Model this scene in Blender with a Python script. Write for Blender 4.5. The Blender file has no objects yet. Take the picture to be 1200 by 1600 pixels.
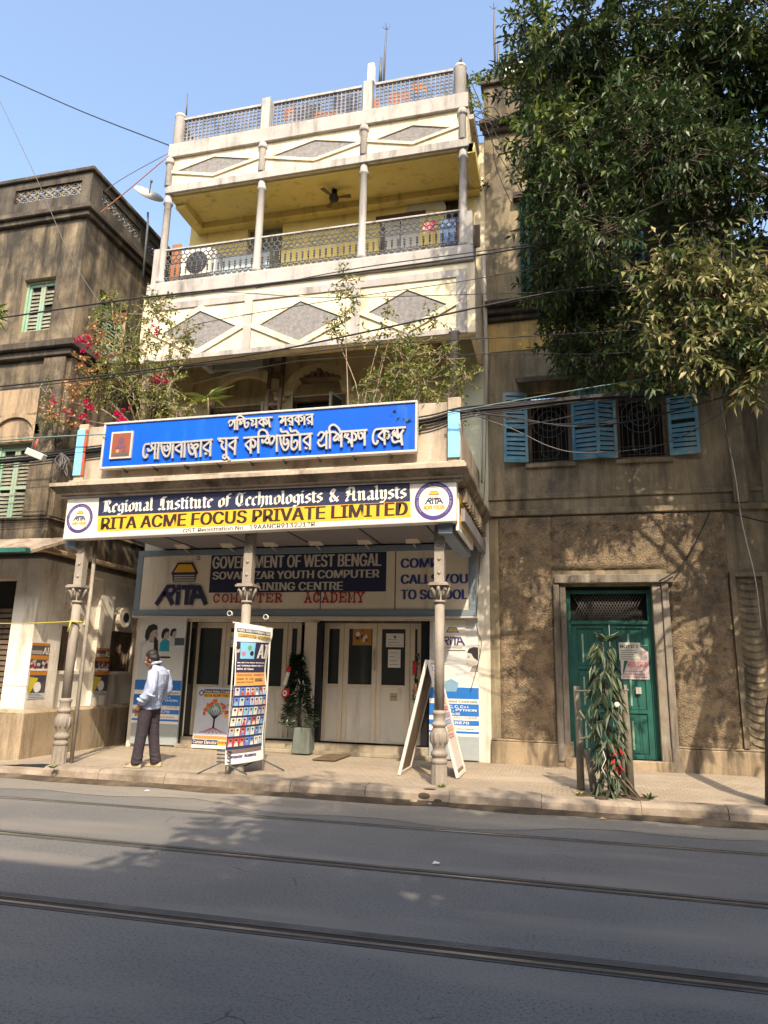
import bpy, math, random
from mathutils import Vector as V, Matrix
random.seed(7)
scene = bpy.context.scene
COL = scene.collection
# ---------------------------------------------------------------- camera, sky, sun, exposure
FPX = 1104.45
PITCH, ROLL, YAW, EYE = 0.22462699, 0.02167714, 0.2489347, 1.55
cy_, sy_ = math.cos(YAW), math.sin(YAW)
fwd = V((-sy_*math.cos(PITCH), cy_*math.cos(PITCH), math.sin(PITCH)))
rgt = V((cy_, sy_, 0)); upv = rgt.cross(fwd)
c_, s_ = math.cos(ROLL), math.sin(ROLL)
CR, CU = c_*rgt + s_*upv, -s_*rgt + c_*upv
CAM = V((0, 0, EYE))
cam = bpy.data.cameras.new("camera"); camo = bpy.data.objects.new("camera", cam); COL.objects.link(camo)
m = Matrix((CR, CU, -fwd)).transposed().to_4x4(); m.translation = CAM
camo.matrix_world = m
cam.sensor_fit = 'VERTICAL'; cam.sensor_height = 36.0; cam.lens = 36.0*FPX/1600
cam.clip_start = 0.05; cam.clip_end = 3000
scene.camera = camo
SUN = V((0.40, -1.0, 1.07)).normalized()          # towards the sun
EL = math.asin(SUN.z); AZ = math.atan2(SUN.x, SUN.y)
w = bpy.data.worlds.new("World"); scene.world = w; w.use_nodes = True
nt = w.node_tree; bg = nt.nodes['Background']
sky = nt.nodes.new('ShaderNodeTexSky'); sky.sky_type = 'NISHITA'; sky.sun_disc = False
sky.sun_elevation = EL; sky.sun_rotation = AZ; sky.air_density = 1.2; sky.dust_density = 3.5; sky.ozone_density = 0.6
nt.links.new(sky.outputs[0], bg.inputs[0]); bg.inputs[1].default_value = 0.15
sl = bpy.data.lights.new("sun", 'SUN'); sl.energy = 2.4; sl.angle = math.radians(0.5); sl.color = (1.0, 0.86, 0.66)
so = bpy.data.objects.new("sun", sl); COL.objects.link(so); so.rotation_euler = (-SUN).to_track_quat('-Z', 'Y').to_euler()
so.location = (4, -10, 20)
vs = scene.view_settings; vs.view_transform = 'Standard'; vs.look = 'None'; vs.gamma = 1.0; vs.exposure = 1.38
scene.cycles.max_bounces = 6; scene.cycles.use_denoising = True

# pixel of the photograph (1200 x 1600) -> point on a given world plane
def ray(x, y): return CR*((x-600)/FPX) + CU*(-(y-800)/FPX) + fwd
def P(x, y, Y): d = ray(x, y); return CAM + d*(Y/d.y)
def PX(x, y, X): d = ray(x, y); return CAM + d*(X/d.x)
def PZ(x, y, Z): d = ray(x, y); return CAM + d*((Z-EYE)/d.z)

# ---------------------------------------------------------------- materials
def N(t, typ, **k):
    n = t.nodes.new(typ)
    for a, b in k.items(): setattr(n, a, b)
    return n
MC = {}
def flat(rgb, rough=0.6, metal=0.0, spec=0.4, trans=0):
    key = (tuple(rgb), rough, metal, spec)
    if key in MC: return MC[key]
    m = bpy.data.materials.new("paint"); m.use_nodes = True
    b = m.node_tree.nodes['Principled BSDF']
    t = m.node_tree
    tc = N(t, 'ShaderNodeTexCoord'); no = N(t, 'ShaderNodeTexNoise'); no.inputs['Scale'].default_value = 9; no.inputs['Detail'].default_value = 5
    t.links.new(tc.outputs['Object'], no.inputs['Vector'])
    mx = N(t, 'ShaderNodeMix', data_type='RGBA')
    mx.inputs[6].default_value = (*[c*0.86 for c in rgb], 1); mx.inputs[7].default_value = (*[min(1, c*1.08) for c in rgb], 1)
    t.links.new(no.outputs[0], mx.inputs[0]); t.links.new(mx.outputs[2], b.inputs['Base Color'])
    b.inputs['Roughness'].default_value = rough; b.inputs['Metallic'].default_value = metal
    b.inputs['Specular IOR Level'].default_value = spec
    MC[key] = m; return m
def worn(name, c1, c2, scale=1.2, dirt=None, dirt_amt=0.45, streak=True, rough=0.9, bump=0.3, bscale=45, fine=0.25, bdist=0.01,
         dirt2=None, lo=0.35, hi=0.65, spec=0.2, ao=None, dscale=1.6):
    m = bpy.data.materials.new(name); m.use_nodes = True; t = m.node_tree; L = t.links.new
    b = t.nodes['Principled BSDF']; b.inputs['Roughness'].default_value = rough; b.inputs['Specular IOR Level'].default_value = spec
    tc = N(t, 'ShaderNodeTexCoord'); O = tc.outputs['Object']
    def noise(sc, det=6, vec=None, rg=0.6):
        n = N(t, 'ShaderNodeTexNoise'); n.inputs['Scale'].default_value = sc; n.inputs['Detail'].default_value = det
        n.inputs['Roughness'].default_value = rg; L(vec or O, n.inputs['Vector']); return n.outputs[0]
    def ramp(src, a, bb):
        r = N(t, 'ShaderNodeMapRange', clamp=True); r.inputs[1].default_value = a; r.inputs[2].default_value = bb; L(src, r.inputs[0]); return r.outputs[0]
    def mix(f, a, bb, typ='MIX'):
        x = N(t, 'ShaderNodeMix', data_type='RGBA', blend_type=typ)
        if hasattr(f, 'node'): L(f, x.inputs[0])
        else: x.inputs[0].default_value = f
        for i, s in ((6, a), (7, bb)):
            if hasattr(s, 'node'): L(s, x.inputs[i])
            else: x.inputs[i].default_value = (*s, 1)
        return x.outputs[2]
    col = mix(ramp(noise(scale), lo, hi), c1, c2)
    if dirt:
        vec = O
        if streak:
            mp = N(t, 'ShaderNodeMapping'); mp.inputs['Scale'].default_value = (1, 1, 0.16); L(O, mp.inputs[0]); vec = mp.outputs[0]
        d = ramp(noise(dscale*(2.2 if streak else 1), 7, vec, 0.68), 0.62-dirt_amt*0.35, 0.78-dirt_amt*0.2)
        col = mix(d, col, dirt)
    if dirt2:
        col = mix(ramp(noise(0.9, 8, None, 0.7), 0.52, 0.66), col, dirt2)
    f = noise(scale*26, 4)
    col = mix(fine, col, mix(ramp(f, 0.3, 0.7), (0.5, 0.5, 0.5), (1, 1, 1)), 'MULTIPLY')
    L(col, b.inputs['Base Color'])
    if bump:
        bp = N(t, 'ShaderNodeBump'); bp.inputs['Strength'].default_value = bump; bp.inputs['Distance'].default_value = bdist
        L(noise(bscale, 6), bp.inputs['Height']); L(bp.outputs[0], b.inputs['Normal'])
    return m
def leafmat(name, a, b2, c=None, trans=0.25, rough=0.5):
    m = bpy.data.materials.new(name); m.use_nodes = True; t = m.node_tree; L = t.links.new
    b = t.nodes['Principled BSDF']; g = N(t, 'ShaderNodeNewGeometry')
    r = N(t, 'ShaderNodeValToRGB'); e = r.color_ramp.elements
    e[0].color = (*a, 1); e[1].color = (*b2, 1); e[1].position = 0.75
    if c: x = e.new(0.97); x.color = (*c, 1)
    L(g.outputs['Random Per Island'], r.inputs[0]); L(r.outputs[0], b.inputs['Base Color']); b.inputs['Roughness'].default_value = rough
    b.inputs['Specular IOR Level'].default_value = 0.35
    tr = N(t, 'ShaderNodeBsdfTranslucent'); L(r.outputs[0], tr.inputs[0]); mx = N(t, 'ShaderNodeMixShader'); mx.inputs[0].default_value = trans
    L(b.outputs[0], mx.inputs[1]); L(tr.outputs[0], mx.inputs[2]); L(mx.outputs[0], t.nodes['Material Output'].inputs[0])
    return m
def glassmat(name, col=(0.03, 0.035, 0.035), rough=0.08):
    return flat(col, rough, 0.0, 0.6)

# ---------------------------------------------------------------- mesh building
class Fr:                                          # a local frame: o + u*U + v*W + n*Nn
    def __init__(s, o, u, v, n=None):
        s.o = V(o); s.u = V(u).normalized(); s.v = V(v).normalized(); s.n = V(n).normalized() if n is not None else s.u.cross(s.v)
    def __call__(s, a, b, c=0.0): return s.o + s.u*a + s.v*b + s.n*c
    def inv(s, p):
        d = V(p)-s.o; return d.dot(s.u), d.dot(s.v)
def FY(Y): return Fr((0, Y, 0), (1, 0, 0), (0, 0, 1), (0, -1, 0))       # facade plane, normal to the street
ID = Fr((0, 0, 0), (1, 0, 0), (0, 1, 0), (0, 0, 1))
class MB:
    def __init__(s): s.v = []; s.f = []; s.mi = []; s.mats = []; s.sm = []
    def mi_(s, m):
        if m not in s.mats: s.mats.append(m)
        return s.mats.index(m)
    def add(s, vs_, fs, m, smooth=False):
        o = len(s.v); s.v += [tuple(p) for p in vs_]; k = s.mi_(m)
        for f in fs: s.f.append([i+o for i in f]); s.mi.append(k); s.sm.append(smooth)
    def quad(s, a, b, c, d, m): s.add([a, b, c, d], [(0, 1, 2, 3)], m)
    def box(s, x0, x1, y0, y1, z0, z1, m): s.fbox(ID, x0, x1, y0, y1, z0, z1, m)
    def fbox(s, F, u0, u1, v0, v1, n0, n1, m):
        p = [F(a, b, c) for c in (n0, n1) for b in (v0, v1) for a in (u0, u1)]
        s.add(p, [(0, 2, 3, 1), (4, 5, 7, 6), (0, 1, 5, 4), (1, 3, 7, 5), (3, 2, 6, 7), (2, 0, 4, 6)], m)
    def bar(s, a, b, wx, wy, m):                    # square bar between two points
        a = V(a); b = V(b); d = (b-a).normalized(); h = V((0, 0, 1)) if abs(d.z) < 0.9 else V((0, 1, 0))
        u = d.cross(h).normalized(); v = u.cross(d)
        p = [q + u*i*wx/2 + v*j*wy/2 for q in (a, b) for j in (-1, 1) for i in (-1, 1)]
        s.add(p, [(0, 2, 3, 1), (4, 5, 7, 6), (0, 1, 5, 4), (1, 3, 7, 5), (3, 2, 6, 7), (2, 0, 4, 6)], m)
    def tube(s, pts, r, m, n=6, closed=False, caps=True):
        pts = [V(p) for p in pts]; k = len(pts); rs = r if isinstance(r, (list, tuple)) else [r]*k
        vs_ = []; prev = None
        for i, p in enumerate(pts):
            if closed: d = pts[(i+1) % k]-pts[i-1]
            else: d = pts[min(i+1, k-1)]-pts[max(i-1, 0)]
            d = d.normalized() if d.length > 1e-9 else V((0, 0, 1))
            if prev is None: h = V((0, 0, 1)) if abs(d.z) < 0.9 else V((0, 1, 0)); u = d.cross(h).normalized()
            else: u = (prev - d*prev.dot(d)); u = u.normalized() if u.length > 1e-6 else d.orthogonal().normalized()
            prev = u; v = d.cross(u)
            vs_ += [p + (u*math.cos(2*math.pi*j/n) + v*math.sin(2*math.pi*j/n))*rs[i] for j in range(n)]
        fs = []
        for i in range(k if closed else k-1):
            a, b = i*n, ((i+1) % k)*n
            fs += [(a+j, a+(j+1) % n, b+(j+1) % n, b+j) for j in range(n)]
        if caps and not closed: fs += [tuple(range(n))[::-1], tuple((k-1)*n+j for j in range(n))]
        s.add(vs_, fs, m, True)
    def lathe(s, c, prof, m, n=16, flute=0):
        c = V(c); vs_ = []
        for r, z in prof:
            vs_ += [c + V((r*(1+flute*(j % 2))*math.cos(2*math.pi*j/n), r*(1+flute*(j % 2))*math.sin(2*math.pi*j/n), z)) for j in range(n)]
        fs = [(i*n+j, i*n+(j+1) % n, (i+1)*n+(j+1) % n, (i+1)*n+j) for i in range(len(prof)-1) for j in range(n)]
        fs += [tuple(range(n))[::-1], tuple((len(prof)-1)*n+j for j in range(n))]
        s.add(vs_, fs, m, flute == 0)
    def poly(s, F, pts, m, d=0.0):
        s.add([F(a, b, d) for a, b in pts], [tuple(range(len(pts)))], m)
    def prism(s, F, pts, d0, d1, m):
        k = len(pts); a = sum(pts[i][0]*pts[(i+1) % k][1]-pts[(i+1) % k][0]*pts[i][1] for i in range(k))
        if a < 0: pts = pts[::-1]
        s.add([F(x, y, d0) for x, y in pts]+[F(x, y, d1) for x, y in pts],
              [tuple(range(k))[::-1], tuple(range(k, 2*k))]+[(i, (i+1) % k, k+(i+1) % k, k+i) for i in range(k)], m)
    def ell(s, c, r, m, nu=12, nv=8, rot=None):
        c = V(c); vs_ = []
        for i in range(nv+1):
            t = math.pi*i/nv
            for j in range(nu):
                q = V((r[0]*math.sin(t)*math.cos(2*math.pi*j/nu), r[1]*math.sin(t)*math.sin(2*math.pi*j/nu), r[2]*math.cos(t)))
                if rot is not None: q = rot @ q
                vs_.append(c+q)
        s.add(vs_, [(i*nu+j, (i+1)*nu+j, (i+1)*nu+(j+1) % nu, i*nu+(j+1) % nu) for i in range(nv) for j in range(nu)], m, True)
    def loft(s, rings, m):
        n = len(rings[0]); fs = [(i*n+j, i*n+(j+1) % n, (i+1)*n+(j+1) % n, (i+1)*n+j) for i in range(len(rings)-1) for j in range(n)]
        fs += [tuple(range(n))[::-1], tuple((len(rings)-1)*n+j for j in range(n))]
        s.add([p for r in rings for p in r], fs, m, True)
    def wall(s, F, u0, u1, v0, v1, holes, m, depth=0.25, reveal=None):
        """front sheet of a wall with rectangular openings and their reveals (going back)"""
        us = sorted({u0, u1, *[h[i] for h in holes for i in (0, 1)]}); vs2 = sorted({v0, v1, *[h[i] for h in holes for i in (2, 3)]})
        for i in range(len(us)-1):
            for j in range(len(vs2)-1):
                cu, cv = (us[i]+us[i+1])/2, (vs2[j]+vs2[j+1])/2
                if any(h[0] < cu < h[1] and h[2] < cv < h[3] for h in holes): continue
                s.add([F(us[i], vs2[j]), F(us[i+1], vs2[j]), F(us[i+1], vs2[j+1]), F(us[i], vs2[j+1])], [(0, 1, 2, 3)], m)
        for a, b, c, d in holes:
            for p, q in (((a, c), (b, c)), ((b, c), (b, d)), ((b, d), (a, d)), ((a, d), (a, c))):
                s.add([F(*p), F(*p, -depth), F(*q, -depth), F(*q)], [(0, 1, 2, 3)], reveal or m)
    def each(s, name, parent=None, bevel=0.0):
        """build every loose piece as an object of its own"""
        root = list(range(len(s.v)))
        def fi(i):
            while root[i] != i: root[i] = root[root[i]]; i = root[i]
            return i
        for f in s.f:
            for i in f[1:]: root[fi(i)] = fi(f[0])
        by = {}
        for k, f in enumerate(s.f): by.setdefault(fi(f[0]), []).append(k)
        for ks in by.values():
            q = MB()
            for k in ks: q.add([s.v[i] for i in s.f[k]], [tuple(range(len(s.f[k])))], s.mats[s.mi[k]], s.sm[k])
            seen = {}; vv = []; ff = []
            for f in q.f:
                g = []
                for i in f:
                    key = q.v[i]
                    if key not in seen: seen[key] = len(vv); vv.append(key)
                    g.append(seen[key])
                ff.append(g)
            q.v, q.f = vv, ff; q.build(name, parent, bevel)
    def build(s, name, parent=None, bevel=0.0, seg=1):
        me = bpy.data.meshes.new(name); o = bpy.data.objects.new(name, me)
        off = V((0, 0, 0)); r = parent
        while r is not None: off = off + r.location; r = r.parent
        me.from_pydata([tuple(V(p)-off) for p in s.v], [], s.f)
        for mm in s.mats: me.materials.append(mm)
        me.polygons.foreach_set('material_index', s.mi); me.polygons.foreach_set('use_smooth', s.sm)
        me.update(); COL.objects.link(o); o.parent = parent
        if bevel:
            b = o.modifiers.new('bevel', 'BEVEL'); b.width = bevel; b.segments = seg; b.limit_method = 'ANGLE'; b.angle_limit = math.radians(40)
        return o
def thing(name, label, cat, loc=(0, 0, 0), group=None):
    o = bpy.data.objects.new(name, None); COL.objects.link(o); o.location = loc; o.empty_display_size = 0.2
    o['label'] = label; o['category'] = cat
    if group: o['group'] = group
    return o
def tag(o, label, cat, group=None):
    o['label'] = label; o['category'] = cat
    if group: o['group'] = group
    return o
def kind(o, k, label=None):
    o['kind'] = k
    if label: o['label'] = label
    return o

# ---------------------------------------------------------------- lettering
TC = {}
try: SANS = bpy.data.fonts.load(bpy.utils.system_resource('DATAFILES', path='fonts') + '/Inter.woff2')
except Exception: SANS = None
def text_mesh(st):
    if st in TC: return TC[st]
    c = bpy.data.curves.new('t', 'FONT'); c.body = st; c.size = 1; c.resolution_u = 4
    if SANS: c.font = SANS
    o = bpy.data.objects.new('t', c); COL.objects.link(o)
    dg = bpy.context.evaluated_depsgraph_get(); me = bpy.data.meshes.new_from_object(o.evaluated_get(dg))
    vv = [(v.co.x, v.co.y) for v in me.vertices]; ff = [tuple(p.vertices) for p in me.polygons]
    bpy.data.objects.remove(o); bpy.data.curves.remove(c); bpy.data.meshes.remove(me)
    xs = [a for a, b in vv]; ys = [b for a, b in vv]; TC[st] = (vv, ff, min(xs), max(xs), min(ys), max(ys)); return TC[st]
def T(mb, F, u0, v0, u1, v1, st, m, d=0.002, bold=0.0, shear=0.0, v0b=None):
    vv, ff, a, b, c, e = text_mesh(st)
    sx, sy = (u1-u0)/(b-a), (v1-v0)/(e-c)
    for k in ((0,) if not bold else (-1, 0, 1)):
        mb.add([F(u0+(x-a)*sx+k*bold+(y-c)*sy*shear+(0), v0+(y-c)*sy+((v0b-v0)*((x-a)/(b-a)) if v0b is not None else 0), d+0.0004*(k+1)) for x, y in vv], ff, m)
def stroke(mb, F, pts, wd, m, d0, d1, jit=[0]):
    """thick rounded pen stroke as a raised strip"""
    jit[0] = (jit[0]+1) % 9; d1 = d1+jit[0]*0.0005
    pts = [V((a, b)) for a, b in pts]; L_, R_ = [], []
    k = len(pts)
    for i, p in enumerate(pts):
        d = pts[min(i+1, k-1)]-pts[max(i-1, 0)]; d = d.normalized() if d.length > 0 else V((1, 0))
        n = V((-d.y, d.x))*wd/2
        q = p - d*wd*0.35 if i == 0 else (p + d*wd*0.35 if i == k-1 else p)
        L_.append(q+n); R_.append(q-n)
    vs_ = [F(p.x, p.y, d1) for p in L_]+[F(p.x, p.y, d1) for p in R_]+[F(p.x, p.y, d0) for p in L_]+[F(p.x, p.y, d0) for p in R_]
    fs = []
    for i in range(k-1):
        fs += [(k+i, k+i+1, i+1, i), (2*k+i, i, i+1, 2*k+i+1), (k+i, 3*k+i, 3*k+i+1, k+i+1)]
    fs += [(0, 2*k, 3*k, k), (k-1, 2*k-1, 4*k-1, 3*k-1)]
    mb.add(vs_, fs, m)
def smooth2(pts, n=3):
    """Catmull-Rom through 2-D or 3-D points"""
    p = [V(q) for q in pts]; out = []
    for i in range(len(p)-1):
        a = p[max(i-1, 0)]; b = p[i]; c = p[i+1]; d = p[min(i+2, len(p)-1)]
        for k in range(n):
            t = k/n; out.append(0.5*((2*b)+(c-a)*t+(2*a-5*b+4*c-d)*t*t+(-a+3*b-3*c+d)*t*t*t))
    out.append(p[-1]); return [tuple(q) for q in out]
BL = {  # broad-nib black letters: advance, strokes
 'i': (.42, [[(0, 1), (.13, .86), (.13, .14), (.27, 0)], [(.1, 1.36), (.2, 1.26)]]),
 'n': (.80, [[(0, 1), (.13, .86), (.13, .1), (.2, 0)], [(.13, .86), (.36, 1), (.48, .86), (.48, .14), (.62, 0)]]),
 'u': (.80, [[(0, 1), (.13, .86), (.13, .16), (.27, 0), (.48, .18)], [(.36, 1), (.48, .86), (.48, .14), (.62, 0)]]),
 'o': (.66, [[(.3, 1), (.08, .8), (.08, .18), (.28, 0), (.48, .2), (.48, .8), (.3, 1)]]),
 'e': (.58, [[(.28, 1), (.08, .8), (.08, .18), (.28, 0), (.46, .15)], [(.26, 1), (.46, .8), (.12, .5)]]),
 'a': (.66, [[(.06, .84), (.28, 1), (.42, .86), (.42, .14), (.56, 0)], [(.42, .56), (.1, .4), (.08, .16), (.24, 0), (.42, .2)]]),
 'l': (.42, [[(.02, 1.5), (.13, 1.4), (.13, .14), (.27, 0)]]),
 'g': (.68, [[(.3, 1), (.08, .8), (.08, .26), (.28, .1), (.46, .28)], [(.3, 1), (.48, .86), (.48, -.15), (.28, -.38), (.05, -.26)]]),
 's': (.56, [[(.42, .88), (.25, 1), (.08, .82), (.1, .62), (.4, .42), (.42, .18), (.22, 0), (.04, .14)]]),
 't': (.46, [[(.06, 1.25), (.15, 1.15), (.15, .16), (.3, 0), (.42, .1)], [(0, .95), (.38, .97)]]),
 'f': (.46, [[(.44, 1.38), (.3, 1.5), (.15, 1.35), (.15, .1), (.08, 0)], [(0, .95), (.4, .97)]]),
 'c': (.54, [[(.44, .88), (.28, 1), (.08, .8), (.08, .18), (.28, 0), (.46, .15)]]),
 'h': (.70, [[(.02, 1.5), (.13, 1.4), (.13, .04)], [(.13, .86), (.34, 1), (.48, .86), (.48, .1), (.34, -.25)]]),
 'y': (.70, [[(0, 1), (.13, .86), (.13, .2), (.28, .04), (.46, .2)], [(.36, 1), (.48, .88), (.48, 0), (.3, -.36), (.05, -.28)]]),
 'R': (1.02, [[(.0, 1.3), (.12, 1.46), (.26, 1.36), (.26, .14), (.04, 0)], [(.2, 1.42), (.5, 1.5), (.72, 1.28), (.66, .98), (.32, .78)], [(.46, .78), (.66, .45), (.68, .14), (.9, 0)], [(.4, 1.4), (.4, .1)]]),
 'I': (.78, [[(.06, 1.28), (.28, 1.5), (.66, 1.46)], [(.4, 1.46), (.4, .16), (.2, 0), (0, .16)], [(.22, 1.4), (.22, .5)], [(.4, .1), (.62, 0)]]),
 'T': (.94, [[(0, 1.26), (.2, 1.5), (.5, 1.38), (.86, 1.5)], [(.3, 1.42), (.08, 1.0), (.1, .36), (.42, 0), (.78, .22)], [(.54, 1.36), (.54, .3)]]),
 'A': (1.04, [[(0, 1.26), (.2, 1.5), (.5, 1.42)], [(.3, 1.42), (.24, .6), (.02, .04), (.2, 0)], [(.52, 1.5), (.66, 1.32), (.66, .14), (.86, 0)], [(.06, .66), (.66, .74)], [(.14, 1.2), (.06, .95), (.24, .85)]]),
 '&': (1.0, [[(.8, 0), (.16, .98), (.3, 1.4), (.52, 1.2), (.12, .42), (.26, 0), (.56, .1), (.8, .56)]]),
 ' ': (.5, [])}
def blackletter(mb, F, u0, v0, u1, h, st, m, d, slope=0.0):
    tot = sum(BL[c][0] for c in st); sx = (u1-u0)/tot; sy = h/1.5; x = 0; j = 0
    for ch in st:
        adv, sts = BL[ch]
        for pts in sts:
            for p, q in zip(pts[:-1], pts[1:]):
                j = (j+1) % 7; nx, ny = .105, .085
                def G(a, b): return F(u0+(x+a)*sx, v0+b*sy+slope*(x+a)*sx, d+0.0003*j)
                quad = [(p[0]-nx, p[1]-ny), (q[0]-nx, q[1]-ny), (q[0]+nx, q[1]+ny), (p[0]+nx, p[1]+ny)]
                ar = sum(quad[i][0]*quad[(i+1) % 4][1]-quad[(i+1) % 4][0]*quad[i][1] for i in range(4))
                if ar < 0: quad = quad[::-1]
                mb.add([G(*c) for c in quad], [(0, 1, 2, 3)], m)
        x += adv
SLAB = {'C': [[(.8, .75), (.65, .97), (.35, 1), (.12, .75), (.12, .25), (.35, 0), (.65, .03), (.82, .25)], [(.8, .72), (.8, .98)]],
 'O': [[(.5, 1), (.2, .85), (.1, .5), (.2, .15), (.5, 0), (.8, .15), (.9, .5), (.8, .85), (.5, 1)]],
 'M': [[(.15, 0), (.15, 1), (.5, .3), (.85, 1), (.85, 0)], [(0, 0), (.3, 0)], [(.7, 0), (1, 0)], [(0, 1), (.15, 1)], [(.85, 1), (1, 1)]],
 'P': [[(.25, 0), (.25, 1), (.65, 1), (.85, .85), (.85, .62), (.65, .48), (.25, .48)], [(.05, 0), (.5, 0)], [(.05, 1), (.3, 1)]],
 'U': [[(.2, 1), (.2, .25), (.4, 0), (.6, 0), (.8, .25), (.8, 1)], [(0, 1), (.38, 1)], [(.62, 1), (1, 1)]],
 'T': [[(.5, 0), (.5, 1)], [(.05, .75), (.05, 1), (.95, 1), (.95, .75)], [(.28, 0), (.72, 0)]],
 'E': [[(.9, .75), (.9, 1), (.2, 1), (.2, 0), (.92, 0), (.92, .25)], [(.2, .52), (.65, .52)], [(.05, 0), (.2, 0)], [(.05, 1), (.2, 1)]],
 'R': [[(.22, 0), (.22, 1), (.65, 1), (.82, .85), (.82, .65), (.65, .5), (.22, .5)], [(.55, .5), (.85, 0), (1, 0)], [(.02, 0), (.42, 0)], [(.02, 1), (.25, 1)]],
 'A': [[(.15, 0), (.5, 1), (.85, 0)], [(.28, .35), (.72, .35)], [(0, 0), (.32, 0)], [(.68, 0), (1, 0)], [(.3, 1), (.5, 1)]],
 'D': [[(.2, 0), (.2, 1), (.6, 1), (.85, .75), (.85, .25), (.6, 0), (.05, 0)], [(.03, 1), (.25, 1)]],
 'Y': [[(.12, 1), (.5, .5), (.88, 1)], [(.5, .5), (.5, 0)], [(0, 1), (.3, 1)], [(.7, 1), (1, 1)], [(.3, 0), (.7, 0)]]}
def slab(mb, F, u0, v0, u1, v1, st, m, d):
    cw = (u1-u0)/len(st); h = v1-v0
    for i, ch in enumerate(st):
        for pts in SLAB.get(ch, []):
            stroke(mb, F, [(u0+(i+.06+.82*a)*cw, v0+b*h) for a, b in pts], h*0.17, m, d-0.004, d)
def rita(mb, F, u, v, s, m, d, wd=0.16):            # the slanted word mark R i T A, s = height, u,v lower left
    for pts in ([(0, 0), (.62, .98), (1.0, .98), (1.08, .72), (.9, .52), (.45, .52)], [(.66, .52), (.98, 0)], [(1.34, 0), (1.34, .6)], [(1.34, .84), (1.34, .98)],
                [(1.62, .92), (2.28, .92)], [(1.92, .92), (1.92, 0)], [(2.22, 0), (2.42, .95), (2.62, .95), (3.14, 0)], [(2.36, .4), (2.8, .4)]):
        stroke(mb, F, [(u+a*s*0.98, v+b*s) for a, b in pts], s*wd, m, d-0.004, d)
def book(mb, F, u, v, s, dark, gold, white, d):     # open roof-shaped book over leaves; u,v centre of base
    mb.poly(F, [(u-s, v), (u+s, v), (u+.55*s, v+.75*s), (u-.55*s, v+.75*s)], dark, d)
    mb.poly(F, [(u-.78*s, v+.12*s), (u+.78*s, v+.12*s), (u+.46*s, v+.64*s), (u-.46*s, v+.64*s)], gold, d+.001)
    if white:
        mb.poly(F, [(u-.8*s, v-.5*s), (u+.8*s, v-.5*s), (u+.88*s, v), (u-.88*s, v)], dark, d)
        for k in range(3): mb.poly(F, [(u-.74*s, v-.14*s-k*.15*s), (u+.76*s, v-.14*s-k*.15*s), (u+.76*s, v-.06*s-k*.15*s), (u-.74*s, v-.06*s-k*.15*s)], white, d+.001)
def disc(cx, cy, r, n=28, a0=0, a1=2*math.pi, ry=None):
    return [(cx+r*math.cos(a0+(a1-a0)*i/n), cy+(ry or r)*math.sin(a0+(a1-a0)*i/n)) for i in range(n)]
def ring(mb, F, cx, cy, r0, r1, m, d, n=40):
    for i in range(n):
        a, b = 2*math.pi*i/n, 2*math.pi*(i+1)/n
        mb.poly(F, [(cx+r0*math.cos(a), cy+r0*math.sin(a)), (cx+r1*math.cos(a), cy+r1*math.sin(a)), (cx+r1*math.cos(b), cy+r1*math.sin(b)), (cx+r0*math.cos(b), cy+r0*math.sin(b))], m, d)
def arc_text(mb, F, cx, cy, r, a0, a1, st, h, m, d):
    n = len(st)
    for i, ch in enumerate(st):
        if ch == ' ': continue
        a = a0+(a1-a0)*(i+.5)/n; vv, ff, x0, x1, y0, y1 = text_mesh(ch); sc = h/0.72; wch = (x1+x0)/2
        ca, sa = math.cos(a), math.sin(a)
        mb.add([F(cx+(r+y*sc)*ca+(x-wch)*sc*sa, cy+(r+y*sc)*sa-(x-wch)*sc*ca, d) for x, y in vv], ff, m)
# ---------------------------------------------------------------- shared materials
M_cream = worn('cream plaster', (.74, .65, .47), (.66, .57, .40), 1.3, (.36, .29, .20), .30, bump=.15, fine=.15, dscale=1.4)
M_strip = worn('grey cement band', (.46, .43, .40), (.36, .335, .31), 1.5, (.17, .155, .14), .35, bump=.25, fine=.3)
M_pebble = worn('pebbledash', (.36, .34, .33), (.24, .23, .225), 14, bump=1.0, bscale=70, fine=.7, bdist=.02)
M_yellow = worn('yellow limewash', (.80, .66, .27), (.70, .55, .2), .9, (.34, .25, .11), .22, bump=.1, fine=.12)
M_olive = worn('cream olive limewash', (.62, .53, .32), (.52, .44, .25), .9, (.2, .16, .09), .3, bump=.12, fine=.15)
M_pale = worn('pale green limewash', (.62, .64, .50), (.52, .55, .42), 1.0, (.34, .34, .25), .3, bump=.15, fine=.15)
M_canopy = worn('beige cement', (.50, .42, .33), (.40, .33, .25), 1.3, (.2, .16, .115), .38, bump=.2, fine=.25)
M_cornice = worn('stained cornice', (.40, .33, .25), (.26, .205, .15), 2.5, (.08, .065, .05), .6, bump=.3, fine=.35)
M_iron = worn('painted cast iron', (.36, .315, .26), (.28, .24, .195), 3, (.15, .12, .09), .35, rough=.6, bump=.25, bscale=30, fine=.3)
M_dkiron = worn('weathered wrought iron', (.12, .13, .15), (.075, .08, .09), 5, (.2, .15, .11), .25, rough=.6, bump=.2, fine=.3)
M_alu = flat((.66, .58, .45), .5)
M_panel = worn('dusty door panel', (.70, .66, .57), (.62, .58, .49), 1.5, (.4, .34, .26), .3, bump=0, fine=.1, rough=.55)
M_signgrey = worn('cream sign sheet', (.80, .72, .57), (.73, .65, .5), 1.0, (.5, .42, .32), .22, bump=0, fine=.08, rough=.55)
M_bluegrey = flat((.20, .25, .30), .5)
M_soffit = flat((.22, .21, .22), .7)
M_tile = flat((.018, .018, .02), .25)
M_glass = glassmat('glass')
M_dark = flat((.012, .011, .01), .9)
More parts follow.
